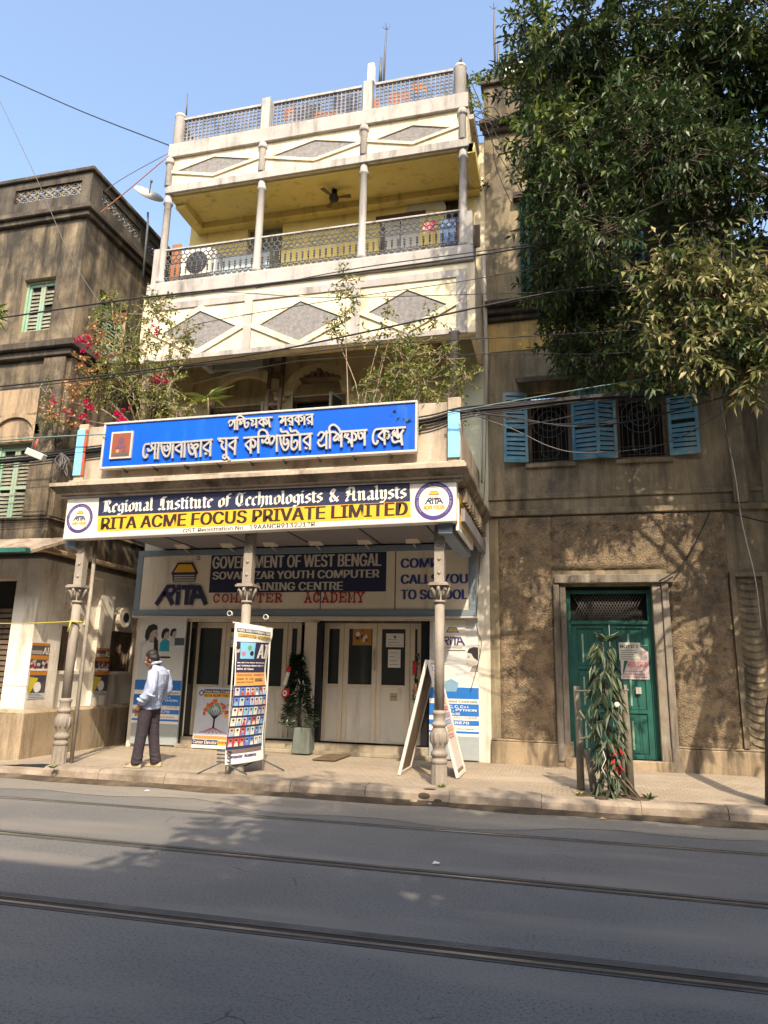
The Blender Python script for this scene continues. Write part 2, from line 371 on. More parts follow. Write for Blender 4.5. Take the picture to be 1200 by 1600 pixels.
M_white = worn('dusty white sheet', (.76, .72, .64), (.70, .66, .57), 1.2, (.5, .44, .35), .2, bump=0, fine=.06, rough=.5)
M_paper = flat((.74, .72, .67), .8)
M_navy = flat((.028, .026, .075), .5)
M_navyd = flat((.022, .028, .07), .5)
M_purple = flat((.075, .045, .2), .5)
M_gold = flat((.80, .42, .025), .5)
M_red = flat((.42, .012, .02), .5)
M_blueb = worn('blue sign sheet', (.004, .10, .60), (.006, .085, .52), .8, (.03, .14, .48), .25, bump=.03, bscale=4, fine=.06, rough=.4)
M_bluep = flat((.02, .16, .52), .5)
M_letter = flat((.47, .44, .40), .45, .35)
M_lgrey = flat((.5, .47, .42), .5)
M_black = flat((.012, .012, .013), .5)
M_wire = flat((.02, .019, .018), .5)
M_wire2 = flat((.10, .09, .085), .5)
M_steel = flat((.40, .39, .38), .35, .9)
M_wood = worn('grey wood', (.22, .16, .11), (.13, .095, .07), 4, (.05, .04, .03), .4, bump=.4, fine=.4)
M_brown = worn('soot brown plaster', (.31, .245, .16), (.115, .094, .068), 2.0, (.042, .037, .031), .78, bump=.5, fine=.6, dscale=1.7, dirt2=(.05, .045, .039), lo=.44, hi=.64)
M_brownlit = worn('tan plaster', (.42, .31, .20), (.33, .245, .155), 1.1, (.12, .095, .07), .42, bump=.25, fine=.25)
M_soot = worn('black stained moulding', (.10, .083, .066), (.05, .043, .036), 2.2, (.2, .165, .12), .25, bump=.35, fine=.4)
M_wwash = worn('peeling whitewash', (.84, .78, .68), (.74, .68, .58), 1.4, (.36, .29, .22), .38, bump=.3, bscale=25, fine=.3, dirt2=(.62, .53, .41))
M_plinth = worn('stained plinth', (.44, .345, .235), (.34, .26, .17), 1.2, (.1, .08, .055), .5, bump=.3, fine=.35)
M_house = worn('olive tan plaster', (.43, .345, .215), (.30, .25, .165), 1.2, (.10, .087, .066), .6, bump=.3, fine=.4, dirt2=(.14, .122, .093), dscale=1.2)
M_ochre = worn('ochre stained plaster', (.66, .44, .13), (.45, .33, .17), 1.6, (.13, .1, .07), .4, bump=.2, fine=.25)
M_rough = worn('roughcast render', (.42, .315, .20), (.29, .22, .145), 5, (.11, .092, .07), .42, streak=False, bump=1.0, bscale=38, bdist=.05, fine=.75, dscale=7, dirt2=(.2, .17, .13))  # fine dark speckles paint the shade of the render's crevices
M_shutg = worn('faded green paint', (.27, .41, .30), (.19, .32, .235), 3, (.34, .33, .24), .4, bump=.2, fine=.3, rough=.7)
M_shutd = worn('weathered slat', (.30, .29, .22), (.19, .2, .155), 4, (.1, .09, .07), .4, bump=.3, fine=.4)
M_teal = worn('teal green paint', (.035, .145, .115), (.022, .095, .08), 2.2, (.02, .06, .05), .35, bump=.15, fine=.3, rough=.5)
M_blue = worn('faded blue paint', (.16, .37, .47), (.085, .24, .35), 3, (.32, .37, .36), .45, bump=.2, fine=.35, rough=.65)
M_bluelt = flat((.22, .52, .80), .6)

# ---------------------------------------------------------------- ground
def ground_mat(name, c1, c2, spk, scale, big, crack=True, rough=.85, bump=.4, brick=None):
    m = worn(name, c1, c2, .7, None, rough=rough, bump=bump, bscale=110, fine=.0, bdist=.008)
    t = m.node_tree; L = t.links.new; b = t.nodes['Principled BSDF']; src = b.inputs['Base Color'].links[0].from_socket
    tc = N(t, 'ShaderNodeTexCoord'); O = tc.outputs['Object']
    def mulmix(fac, col):
        nonlocal src
        x = N(t, 'ShaderNodeMix', data_type='RGBA'); L(fac, x.inputs[0]); L(src, x.inputs[6]); x.inputs[7].default_value = (*col, 1); src = x.outputs[2]
    vo = N(t, 'ShaderNodeTexVoronoi'); vo.inputs['Scale'].default_value = scale; L(O, vo.inputs['Vector'])
    no = N(t, 'ShaderNodeTexNoise'); no.inputs['Scale'].default_value = scale*.85; no.inputs['Detail'].default_value = 6; no.inputs['Roughness'].default_value = .75; L(O, no.inputs['Vector'])
    r = N(t, 'ShaderNodeMapRange'); r.inputs[1].default_value = .52; r.inputs[2].default_value = .585; L(no.outputs[0], r.inputs[0]); mulmix(r.outputs[0], spk[0])
    r = N(t, 'ShaderNodeMapRange'); r.inputs[1].default_value = .16; r.inputs[2].default_value = .05; L(vo.outputs['Distance'], r.inputs[0])
    r2 = N(t, 'ShaderNodeMath', operation='MULTIPLY'); r2.inputs[1].default_value = .55; L(r.outputs[0], r2.inputs[0]); mulmix(r2.outputs[0], spk[1])
    mp = N(t, 'ShaderNodeMapping'); mp.inputs['Scale'].default_value = (.22, 1.0, 1); L(O, mp.inputs[0])
    n2 = N(t, 'ShaderNodeTexNoise'); n2.inputs['Scale'].default_value = 1.5; n2.inputs['Detail'].default_value = 7; L(mp.outputs[0], n2.inputs['Vector'])
    r = N(t, 'ShaderNodeMapRange'); r.inputs[1].default_value = .5; r.inputs[2].default_value = .72; L(n2.outputs[0], r.inputs[0]); mulmix(r.outputs[0], big)
    if crack:
        nd = N(t, 'ShaderNodeTexNoise'); nd.inputs['Scale'].default_value = 2.0; nd.inputs['Detail'].default_value = 5; L(O, nd.inputs['Vector'])
        ad = N(t, 'ShaderNodeMix', data_type='RGBA', blend_type='ADD'); ad.inputs[0].default_value = .35; L(O, ad.inputs[6]); L(nd.outputs['Color'], ad.inputs[7])
        v2 = N(t, 'ShaderNodeTexVoronoi', feature='DISTANCE_TO_EDGE'); v2.inputs['Scale'].default_value = .42; L(ad.outputs[2], v2.inputs['Vector'])
        r = N(t, 'ShaderNodeMapRange'); r.inputs[1].default_value = .0026; r.inputs[2].default_value = .0008; L(v2.outputs['Distance'], r.inputs[0])
        n3 = N(t, 'ShaderNodeTexNoise'); n3.inputs['Scale'].default_value = 1.1; L(O, n3.inputs['Vector'])
        r3 = N(t, 'ShaderNodeMapRange'); r3.inputs[1].default_value = .57; r3.inputs[2].default_value = .62; L(n3.outputs[0], r3.inputs[0])
        mu = N(t, 'ShaderNodeMath', operation='MULTIPLY'); L(r.outputs[0], mu.inputs[0]); L(r3.outputs[0], mu.inputs[1]); mulmix(mu.outputs[0], (.055, .054, .053))
    if brick:
        bt = N(t, 'ShaderNodeTexBrick'); bt.inputs['Scale'].default_value = brick; bt.inputs['Mortar Size'].default_value = .022
        bt.inputs['Color1'].default_value = (0, 0, 0, 1); bt.inputs['Color2'].default_value = (.35, .35, .35, 1); bt.inputs['Mortar'].default_value = (1, 1, 1, 1)
        bt.inputs['Brick Width'].default_value = .5; bt.inputs['Row Height'].default_value = .5
        mp2 = N(t, 'ShaderNodeMapping'); mp2.inputs['Rotation'].default_value = (0, 0, .0); L(O, mp2.inputs[0])
        nn = N(t, 'ShaderNodeTexNoise'); nn.inputs['Scale'].default_value = 3; L(O, nn.inputs['Vector'])
        ad = N(t, 'ShaderNodeMix', data_type='RGBA', blend_type='ADD'); ad.inputs[0].default_value = .04; L(mp2.outputs[0], ad.inputs[6]); L(nn.outputs['Color'], ad.inputs[7])
        L(ad.outputs[2], bt.inputs['Vector'])
        n4 = N(t, 'ShaderNodeTexNoise'); n4.inputs['Scale'].default_value = .8; n4.inputs['Detail'].default_value = 4; L(O, n4.inputs['Vector'])
        r4 = N(t, 'ShaderNodeMapRange'); r4.inputs[1].default_value = .4; r4.inputs[2].default_value = .6; r4.inputs[3].default_value = .25; r4.inputs[4].default_value = .85; L(n4.outputs[0], r4.inputs[0])
        mu = N(t, 'ShaderNodeMath', operation='MULTIPLY'); L(bt.outputs['Color'], mu.inputs[0]); L(r4.outputs[0], mu.inputs[1])
        mulmix(mu.outputs[0], brick_c)
    L(src, b.inputs['Base Color']); return m
brick_c = (.16, .12, .08)
M_road = ground_mat('asphalt', (.175, .168, .156), (.14, .136, .129), ((.088, .087, .086), (.30, .29, .265)), 62, (.215, .195, .17))
M_roadside = ground_mat('dusty asphalt', (.25, .225, .185), (.20, .182, .155), ((.15, .14, .125), (.31, .285, .245)), 48, (.29, .255, .21), crack=False)
M_walk = ground_mat('dusty footpath', (.42, .35, .265), (.31, .26, .2), ((.26, .215, .165), (.48, .42, .34)), 40, (.45, .38, .29), crack=False, brick=4.2)
M_kerb = worn('kerb stone', (.40, .33, .25), (.29, .235, .18), 2.2, (.15, .12, .09), .5, streak=False, bump=.5, bscale=30, fine=.35, bdist=.02)
M_mud = worn('damp gutter dirt', (.10, .075, .05), (.055, .042, .03), 3, (.2, .15, .1), .3, streak=False, bump=.5, fine=.4)

b = MB(); b.quad((-60, -30, 0), (60, -30, 0), (60, 9.02, 0), (-60, 9.02, 0), M_road); kind(b.build('road'), 'structure')
b = MB()                                                    # dusty margin beside the kerb, irregular inner edge
xs = [-40+i*.5 for i in range(161)]
for i in range(160):
    e0, e1 = [8.12+.22*math.sin(x*.9)+.14*math.sin(x*2.7+1) for x in xs[i:i+2]]
    b.quad((xs[i], e0, .004), (xs[i+1], e1, .004), (xs[i+1], 9.02, .004), (xs[i], 9.02, .004), M_roadside)
kind(b.build('road_margin'), 'structure')
b = MB()
for i in range(160):
    e0, e1 = [8.9+.05*math.sin(x*3.1)+.04*math.sin(x*7.7+1) for x in xs[i:i+2]]
    b.quad((xs[i], e0, .008), (xs[i+1], e1, .008), (xs[i+1], 9.043, .05), (xs[i], 9.043, .05), M_mud)
kind(b.build('gutter'), 'structure')
def kz(x): return .17 if x > -7.4 else .17-.11*min(1, (-7.4-x)/1.5)
b = MB()                                                    # footpath sheet with a slight fall
X = [-40, -14, -12, -10, -9, -8.2, -7.4, -6, -5, -4, -3, -2, -1, 0, 1, 2, 3, 4, 6, 10, 40]
for x0, x1 in zip(X[:-1], X[1:]):
    b.quad((x0, 9.30, kz(x0)), (x1, 9.30, kz(x1)), (x1, 40, kz(x1)+.02), (x0, 40, kz(x0)+.02), M_walk)
kind(b.build('footpath'), 'structure')
b = MB()                                                    # kerb stones, each a bit out of line
x = -12.0; rk = random.Random(3)
while x < 14:
    L_ = rk.uniform(.85, 1.15); j = rk.uniform(-.012, .012); z = kz(x)+.006+rk.uniform(-.006, .006)
    prof = [(9.03+j, -.02), (9.05+j, z-.05), (9.09+j, z-.008), (9.15+j, z), (9.31, z)]
    for (ya, za), (yb, zb) in zip(prof[:-1], prof[1:]):
        b.add([(x, ya, za), (x+L_-.006, ya, za), (x+L_-.006, yb, zb), (x, yb, zb)], [(0, 1, 2, 3)], M_kerb, True)
    for s in (x, x+L_-.006): b.add([(s, y, zz) for y, zz in prof]+[(s, 9.31, -.02)], [tuple(range(6))], M_kerb)
    x += L_
kind(b.build('kerb'), 'structure')
b = MB(); bc = PZ(650, 1243, .1)                            # broken kerb corner, dark patches painting the shade inside its drain hole
b.ell((-1.72, 9.062, .095), (.085, .016, .045), M_mud, 10, 6); b.ell((-1.55, 9.045, .05), (.055, .014, .03), M_mud, 9, 6); b.ell((-1.66, 9.12, .177), (.08, .03, .004), M_mud, 11, 4); b.ell((-1.84, 9.02, .03), (.06, .04, .03), M_kerb, 7, 5); b.ell((-1.64, 9.0, .02), (.04, .03, .02), M_kerb, 7, 5)
tag(b.build('drain_hole'), 'broken drain hole, its inside painted dark, in the kerb by the right iron column', 'drain')
# tram rails
def rail(p0, p1, wdt, label, wide=0.0):
    a = PZ(*p0, 0); c = PZ(*p1, 0); k = (c.y-a.y)/(c.x-a.x); Yf = lambda x: a.y+k*(x-a.x)
    r = thing('tram_rail', label, 'tram rail', (0, a.y, 0)); x0, x1 = -30, 20
    def strip(d0, d1, z, mm, nm, h=.003):
        q = MB(); n = 40
        for i in range(n):
            u, v = x0+(x1-x0)*i/n, x0+(x1-x0)*(i+1)/n
            q.quad((u, Yf(u)+d0, z), (v, Yf(v)+d0, z), (v, Yf(v)+d1, z), (u, Yf(u)+d1, z), mm)
            q.quad((u, Yf(u)+d0, 0), (v, Yf(v)+d0, 0), (v, Yf(v)+d0, z), (u, Yf(u)+d0, z), mm)
        q.build(nm, r)
    if wide: strip(-.01-wide*.3, wide+.09, .005, M_railbed, 'rail_bed')
    strip(-.018, .016, .014, M_steel, 'rail_head'); strip(.016, .016+wdt, .009, M_groove, 'flange_groove'); strip(.016+wdt, .028+wdt, .013, M_steeld, 'guard_lip')
M_groove = flat((.028, .024, .021), .8); M_steeld = flat((.16, .14, .12), .45, .6)
M_railbed = worn('rail bed cement', (.105, .1, .093), (.075, .072, .07), 2, (.17, .155, .135), .3, streak=False, bump=.3, fine=.4)
rail((0, 1247), (1200, 1338), .03, 'far tram rail nearest the kerb, thin and dark with dust')
rail((0, 1303), (1200, 1419), .04, 'middle tram rail with the shiny polished edge', .05)
rail((0, 1410), (1200, 1550), .06, 'near tram rail with a wide dark groove, lowest in the picture', .1)

# ---------------------------------------------------------------- shutters and ornament used by several buildings
def shutter_leaf(F, wd, ht, n, frame_m, slat_m, parent, name='shutter', broken=(), rails=1, label=None):
    q = MB(); t = .05
    q.fbox(F, 0, t, 0, ht, 0, .035, frame_m); q.fbox(F, wd-t, wd, 0, ht, 0, .035, frame_m)
    bars = [0]+[ht*(i+1)/(rails+1)-t/2 for i in range(rails)]+[ht-t]
    for v in bars: q.fbox(F, t, wd-t, v, v+t*1.15, .001, .034, frame_m)
    fr = q.build(name, parent)
    q = MB(); q.fbox(F, t, wd-t, t, ht-t, -.012, -.006, M_dark)
    for i in range(n):
        v = t+(ht-2*t)*(i+.5)/n
        if any(abs(v-bb) < t*.8 for bb in bars) or i in broken: continue
        h = (ht-2*t)/n; tl = random.uniform(-.006, .006)
        q.add([F(t, v-h*.48+tl, .03), F(wd-t, v-h*.48-tl, .03), F(wd-t, v+h*.38-tl, .004), F(t, v+h*.38+tl, .004)], [(0, 1, 2, 3)], slat_m)
    q.build('slats', fr); return fr
def fsub(F, u, v, n=0): return Fr(F(u, v, n), F.u, F.v, F.n)
def rotF(F, u, v, ang, n=0):                     # frame hinged at u, swung by ang about v (towards n)
    d = F.u*math.cos(ang)+F.n*math.sin(ang); return Fr(F(u, v, n), d, F.v)

# ================================================================ the academy building
YW = 12.25; YB = 11.0
BLD = thing('academy_building', 'tall cream building with diamond panel balconies and an iron column canopy', 'building', (-4.5, 12.2, .17))
FW = FY(YW); FB = FY(YB)
xl = P(298, 362, YW).x; xr = -1.2
zC0 = P(213, 570, YB).z; zC1 = P(725, 520, YB).z; zB = (zC0+zC1)/2          # underside of the lower balcony
zS0 = (P(260, 302, YB).z+P(725, 233, YB).z)/2                                # underside of the upper band
zRt = (P(248, 388, YB).z+P(728, 325, YB).z)/2; zRb = (P(240, 446, YB).z+P(737, 387, YB).z)/2; zLb = (P(228, 466, YB).z+P(742, 410, YB).z)/2
zS1 = (P(270, 245, YB).z+P(715, 178, YB).z)/2; zS2 = (P(274, 225, YB).z+P(710, 157, YB).z)/2
zT = (P(287, 178, YB).z+P(710, 105, YB).z)/2
z1 = 4.3
print('levels', zB, zLb, zRb, zRt, zS0, zS1, zS2, zT, xl)
# walls
def bx(p0, p1, Y):      # rect from two pixel corners on plane Y -> (u0,u1,v0,v1)
    a, c = P(*p0, Y), P(*p1, Y); return (min(a.x, c.x), max(a.x, c.x), min(a.z, c.z), max(a.z, c.z))
hd1 = (-6.25, -5.45, 8.05, P(430, 352, YW).z); hd2 = (P(592, 400, YW).x, P(655, 400, YW).x, 8.05, P(640, 338, YW).z)
hd3 = (P(694, 330, YW).x, P(716, 330, YW).x, zRb+.3, P(705, 308, YW).z)
b = MB(); xm = P(741, 300, YW).x; b.wall(FW, xl, xm, 7.8, zS2, [hd1, hd2, hd3], M_yellow, .18); b.wall(FW, xm, xr, 7.8, zS2, [], M_cream)
b.quad(FW(xl, zB), FW(xl, zB, -5), FW(xl, zS2, -5), FW(xl, zS2), M_cream); b.build('upper_wall', BLD)
wa1 = (P(330, 650, YW).x, P(435, 650, YW).x, z1, P(383, 634, YW).z); wa2 = (P(455, 640, YW).x, P(540, 640, YW).x, z1, P(497, 618, YW).z)
b = MB(); b.wall(FW, xl-.1, P(700, 600, YW).x, z1, 7.8, [wa1, wa2], M_olive, .15); b.build('first_floor_wall', BLD)
b = MB(); b.wall(FW, P(700, 600, YW).x, xr, z1, 7.8, [], M_pale); b.build('end_wall', BLD)
b = MB(); b.box(xl-.05, xr, YW+.9, 19, .1, zS2-.1, M_cream); b.box(xl-.05, xl+.05, YW+.3, YW+.9, zB, zS2-.1, M_cream)
b.box(xl+.05, xr-.1, 11.3, 18, zS2-.25, zS2-.15, M_strip); b.build('core', BLD)
M_archm = worn('pale arch moulding', (.78, .68, .44), (.66, .57, .36), 1.2, (.4, .33, .2), .3, bump=.1); M_tymp = worn('shaded stained recess plaster', (.44, .36, .2), (.33, .27, .15), 1.3, (.16, .13, .08), .5, bump=.15)  # recess shade is put into the darker fill; moulding lightened so relief shows
for wa, nm in ((wa1, 0), (wa2, 1)):                         # arched windows of the first floor
    cx, hw = (wa[0]+wa[1])/2, (wa[1]-wa[0])/2
    q = MB(); pts_o = [(cx+(hw+.16)*math.cos(a), wa[3]+.02+(hw+.14)*.86*math.sin(a)) for a in [math.pi*i/20 for i in range(21)]]
    pts_i = [(cx+(hw-.06)*math.cos(a), wa[3]+.02+(hw-.08)*.86*math.sin(a)) for a in [math.pi*i/20 for i in range(21)]]
    for i in range(20): q.prism(FW, [pts_o[i], pts_o[i+1], pts_i[i+1], pts_i[i]], 0, .12, M_archm)
    q.build('arch_moulding', BLD); q = MB(); q.prism(FW, pts_i, .001, .006, M_tymp); q.build('tympanum', BLD)
    f = MB(); f.fbox(FW, wa[0], wa[1], wa[3]-.09, wa[3], -.12, -.02, M_wood); f.fbox(FW, wa[0], wa[0]+.07, wa[2], wa[3]-.09, -.12, -.02, M_wood)
    f.fbox(FW, wa[1]-.07, wa[1], wa[2], wa[3]-.09, -.12, -.02, M_wood); wf = f.build('window', BLD)
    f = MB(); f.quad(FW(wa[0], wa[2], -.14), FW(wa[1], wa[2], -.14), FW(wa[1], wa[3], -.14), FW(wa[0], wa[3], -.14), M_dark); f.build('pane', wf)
    shutter_leaf(rotF(FW, wa[0]+.07, wa[2], math.radians(75), -.02), .42, wa[3]-wa[2]-.1, 16, M_shutd, M_shutd, BLD)
    q = Fr(FW(wa[1]-.07, wa[2], -.02), -FW.u*math.cos(math.radians(75))+FW.n*math.sin(math.radians(75)), FW.v)
    shutter_leaf(q, .42, wa[3]-wa[2]-.1, 16, M_shutd, M_shutd, BLD)
for h, mm, nm in ((hd1, M_shutd, 'door'), (hd3, M_wood, 'shutter')):
    q = MB(); n = 2
    q.fbox(FW, h[0], h[1], h[2], h[3], -.17, -.12, mm)
    for i in range(n):
        u0 = h[0]+(h[1]-h[0])*i/n; u1 = h[0]+(h[1]-h[0])*(i+1)/n
        for v0, v1 in ((h[2]+.1, (h[2]+h[3])/2-.05), ((h[2]+h[3])/2+.05, h[3]-.1)): q.fbox(FW, u0+.06, u1-.06, v0, v1, -.121, -.10, mm)
    q.build(nm, BLD)
q = MB(); h = hd2                                           # white double shutters on the right of the balcony
mw = flat((.62, .58, .54), .6)
for i in range(2):
    u0 = h[0]+(h[1]-h[0])*i/2+.01; u1 = h[0]+(h[1]-h[0])*(i+1)/2-.01
    q.fbox(FW, u0, u1, h[2], h[3], -.12, -.08, mw)
    for v in range(3): q.fbox(FW, u0+.07, u1-.07, h[2]+.15+v*.7, h[2]+.7+v*.7, -.081, -.06, mw)
q.build('door', BLD)
q = MB(); q.fbox(FW, hd2[0]-.08, hd2[1]+.12, hd2[3]+.005, hd2[3]+.075, -.02, .03, flat((.07, .03, .02), .6)); q.build('lintel', BLD)
q = MB(); q.prism(FW, disc((hd2[1]+.12), hd2[3]+.03, .42, 16, 0, math.pi), .002, .014, worn('patch plaster', (.6, .56, .45), (.5, .46, .36), 3)); q.build('arch_patch', BLD)
# ceilings
q = MB(); q.box(-7.42, P(743, 297, YW).x+.1, YB+.08, YW, zS0+.04, zS0+.14, M_yellow); q.box(-7.42, -7.2, YB+.29, YW-.21, zS0-.12, zS0+.041, M_yellow)
q.box(-7.42, xr-.1, YW-.2, YW, zS0-.10, zS0+.041, M_yellow); q.box(-7.42, xr-.1, YB+.08, YB+.28, zS0-.04, zS0+.041, M_yellow)
q.box(xr-.22, xr-.06, YB+.08, YW-.2, zS0-.06, zS0+.141, M_yellow); q.build('balcony_ceiling', BLD)
# lower balcony
bl, br = P(215, 560, YB).x, P(743, 517, YB).x
LB = MB(); LB.box(bl, br, YB, YB+.12, zB, zLb, M_cream); LB.box(bl+.1, br-.1, YB+.12, YW, 7.78, 7.98, M_olive); LB.box(bl+.1, br-.1, YB+.121, YB+.32, zB+.03, zB+.16, M_olive)
LB.box(br-.10, br, YB+.12, YW, zB-.02, zLb, M_cream); LB.box(bl, bl+.1, YB+.12, YW, zB-.02, zLb, M_cream)
lb = LB.build('lower_balcony', BLD, .01)
q = MB(); q.box(bl+.08, br-.02, YB-.07, YB+.2, zLb+.001, zRb, M_strip); q.box(bl+.12, br-.06, YB-.03, YB+.17, zRb+.001, zRb+.05, M_strip); q.build('ledge', lb, .012)
q = MB()
zst = (P(235, 482, YB).z+P(722, 428, YB).z)/2; zsb = zB
xs3 = [P(240, 530, YB).x, P(387, 510, YB).x, P(556, 480, YB).x, P(719, 470, YB).x]
q.fbox(FB, xs3[0], xs3[3]+.12, zst-.07, zst+.07, .002, .028, M_strip); q.fbox(FB, bl+.15, xs3[3]+.12, zB+.005, zB+.1, .002, .03, M_strip)
for x in xs3[1:3]: q.fbox(FB, x-.08, x+.08, zB+.1, zst-.07, .002, .032, M_strip); q.fbox(FB, x-.1, x+.1, zst-.36, zst-.33, .032, .045, M_strip)
q.fbox(FB, xs3[3]-.06, xs3[3]+.12, zB+.1, zst-.07, .002, .03, M_strip)
q.build('trim', lb)
def diamond(par, F, l, t, r, bt, Y):
    p = [P(*k, Y) for k in (l, t, r, bt)]; c = ((p[0].x+p[2].x)/2, (p[1].z+p[3].z)/2); hx = (p[2].x-p[0].x)/2; hz = (p[1].z-p[3].z)/2
    q = MB()
    for sx, sz in ((1, 1), (1, -1), (-1, -1), (-1, 1)):
        k = 1.30
        q.prism(F, [(c[0]+sx*hx, c[1]), (c[0]+sx*hx*k, c[1]), (c[0], c[1]+sz*hz*k), (c[0], c[1]+sz*hz)], .001, .035, M_cream)
    q.prism(F, [(c[0]-hx, c[1]), (c[0], c[1]-hz), (c[0]+hx, c[1]), (c[0], c[1]+hz)], .0, .012, M_pebble)
    q.build('diamond_panel', par)
diamond(lb, FB, (255, 519), (312, 487), (370, 512), (305, 547), YB)
diamond(lb, FB, (406, 508), (475, 471), (534, 496), (472, 533), YB)
diamond(lb, FB, (576, 492), (637, 454), (699, 477), (642, 512), YB)
# ironwork railing
px_p = [P(256, 360, YB).x, P(404, 340, YB).x, P(566, 312, YB).x, P(723, 290, YB).x]
rl, rr = P(246, 420, YB).x, P(728, 340, YB).x
segs = [(rl+.06, px_p[1]-.05), (px_p[1]+.05, px_p[2]-.05), (px_p[2]+.05, rr-.02)]
def iron_panel(F, u0, u1, v0, v1, n_off=0):
    q = MB(); n = max(2, round((u1-u0)/.118)); s = (u1-u0)/n; r = s/2; H = v1-v0
    q.fbox(F, u0, u1, v0+.02, v0+.04, -.012, .012, M_dkiron)
    q.fbox(F, u0, u1, v1-.03, v1, -.025, .025, M_strip); q.fbox(F, u0, u1, v1-.34, v1-.325, -.008, .008, M_dkiron); q.fbox(F, u0, u1, v0+.13, v0+.145, -.008, .008, M_dkiron)
    def rng(cx, cz, rr_, a0=0, a1=2*math.pi, k=10):
        full = abs(a1-a0) > 6.2
        pts = [F(cx+rr_*math.cos(a0+(a1-a0)*i/k), cz+rr_*math.sin(a0+(a1-a0)*i/k), 0) for i in range(k if full else k+1)]
        q.tube(pts, .011, M_dkiron, 4, closed=full, caps=False)
    for i in range(n):
        c = u0+(i+.5)*s
        rng(c, v1-.10, r*1.05); rng(c+r, v1-.19, r*1.02) if i < n-1 else None; rng(c, v1-.265, r*.85)
        q.tube([F(c, v0+.13, 0), F(c, v1-.33, 0)], .0085, M_dkiron, 5)
        for z in (.0, .5, 1.0):
            q.ell(F(c, v0+.22+z*(H-.66), 0), (.024, .024, .024), M_dkiron, 6, 4)
        rng(c, v0+.13, r*.95, math.pi, 2*math.pi, 6); rng(c, v0+.075, .03, k=6)
    for u in (u0, u1): q.fbox(F, u-.012, u+.012, v0, v1, -.012, .012, M_dkiron)
    return q
for u0, u1 in segs: iron_panel(FY(YB+.06), u0, u1, zRb+.05, zRt).build('iron_railing', BLD)
iron_panel(Fr((rr+.02, YB+.1, 0), (0, 1, 0), (0, 0, 1)), 0, 1.1, zRb+.05, zRt).build('iron_railing', BLD)
q = MB()
for x in (rl-.04,): q.box(x-.08, x+.1, YB, YB+.15, zRb+.05, zRt+.01, M_strip)
q.box(rr-.02, rr+.12, YB, YB+.15, zRb+.05, zRt-.06, M_strip); q.each('railing_post', BLD, .01)
for x in px_p:                                              # slender round pillars
    q = MB(); q.lathe((x, YB+.06, 0), [(.095, zRb+.05), (.095, zRb+.12), (.075, zRb+.16), (.07, zS0-.22), (.095, zS0-.2), (.095, zS0-.16), (.078, zS0-.14), (.085, zS0+.1)], M_strip, 14); q.build('pillar', BLD)
# upper band
ul, ur = P(262, 296, YB).x, P(730, 236, YB).x
UB = MB(); UB.box(ul, ur, YB, YB+.12, zS0, zS2, M_cream); UB.box(ur-.1, ur, YB+.12, YW, zS0-.02, zS2, M_cream); UB.box(ul, ul+.1, YB+.12, YW, zS0-.02, zS2, M_cream)
UB.box(ul+.1, ur-.1, YB+.12, YW+1, zS0+.15, zS0+.35, M_strip); ub = UB.build('upper_band', BLD, .01)
q = MB(); q.fbox(FB, ul-.03, ur+.03, zS0-.01, zS0+.16, .001, .05, M_strip); q.fbox(FB, ul-.03, ur+.03, zS1, zS2+.02, .001, .07, M_strip)
for x in px_p: q.lathe((x, YB-.005, 0), [(.075, zS0+.16), (.07, zS1-.14), (.1, zS1-.12), (.1, zS1-.07), (.08, zS1)], M_strip, 12)
q.build('trim', ub, .008)
diamond(ub, FB, (277, 267), (337, 246), (395, 250), (330, 273), YB)
diamond(ub, FB, (427, 243), (483, 222), (560, 224), (483, 250), YB)
diamond(ub, FB, (587, 220), (643, 198), (705, 200), (647, 223), YB)
# terrace lattice
tx = [P(278, 190, YB).x, P(414, 180, YB).x, P(574, 140, YB).x, P(718, 130, YB).x]
M_latt = worn('lattice block', (.31, .31, .335), (.2, .2, .22), 4, (.06, .055, .05), .4, bump=.2)
def lattice(F, u0, u1, v0, v1, n_=None):
    q = MB(); s = .085; W_, H_ = u1-u0, v1-v0
    nx = max(1, round(W_/s)); nz = max(1, round(H_/s)); sx, sz = W_/nx, H_/nz
    for i in range(nx):
        for j in range(nz):
            c = (u0+(i+.5)*sx, v0+(j+.5)*sz)
            pts = [F(c[0]+sx*.5*math.cos(k*math.pi/4+math.pi/8)*1.06, c[1]+sz*.5*math.sin(k*math.pi/4+math.pi/8)*1.06, 0) for k in range(8)]
            q.tube(pts, .0155, M_latt, 4, closed=True, caps=False)
    for i in range(nx+1): q.fbox(F, u0+i*sx-.007, u0+i*sx+.007, v0, v1, -.016, .016, M_latt)
    q.fbox(F, u0, u1, v1-.0, v1+.05, -.04, .04, M_strip)
    return q
for i in range(3): lattice(FY(YB+.1), tx[i]+(.14 if i else .1), tx[i+1]-.13, zS2+.02, zT-.05).build('lattice_panel', BLD)
lattice(Fr((ur-.05, YB+.2, 0), (0, 1, 0), (0, 0, 1)), 0, 2.4, zS2+.02, zT-.05).build('lattice_panel', BLD)
lattice(Fr((ul+.08, YB+.2, 0), (0, 1, 0), (0, 0, 1)), 0, 2.4, zS2+.02, zT-.05).build('lattice_panel', BLD)
q = MB(); tops = [P(278, 176, YB).z, P(414, 152, YB).z, P(574, 125, YB).z, P(718, 97, YB).z]
for i, x in enumerate(tx):
    q.lathe((x, YB+.1, 0), [(.12, zS2+.02), (.115, tops[i]-.08), (.125, tops[i]-.07), (.11, tops[i])], M_strip, 14) if i in (0, 3) else q.box(x-.09, x+.09, YB, YB+.18, zS2+.02, tops[i], M_strip)
q.box(tx[2]-.02, tx[2]+.11, YB+.03, YB+.17, tops[2]+.001, P(577, 96, YB).z, M_white); q.each('terrace_post', BLD, .01)
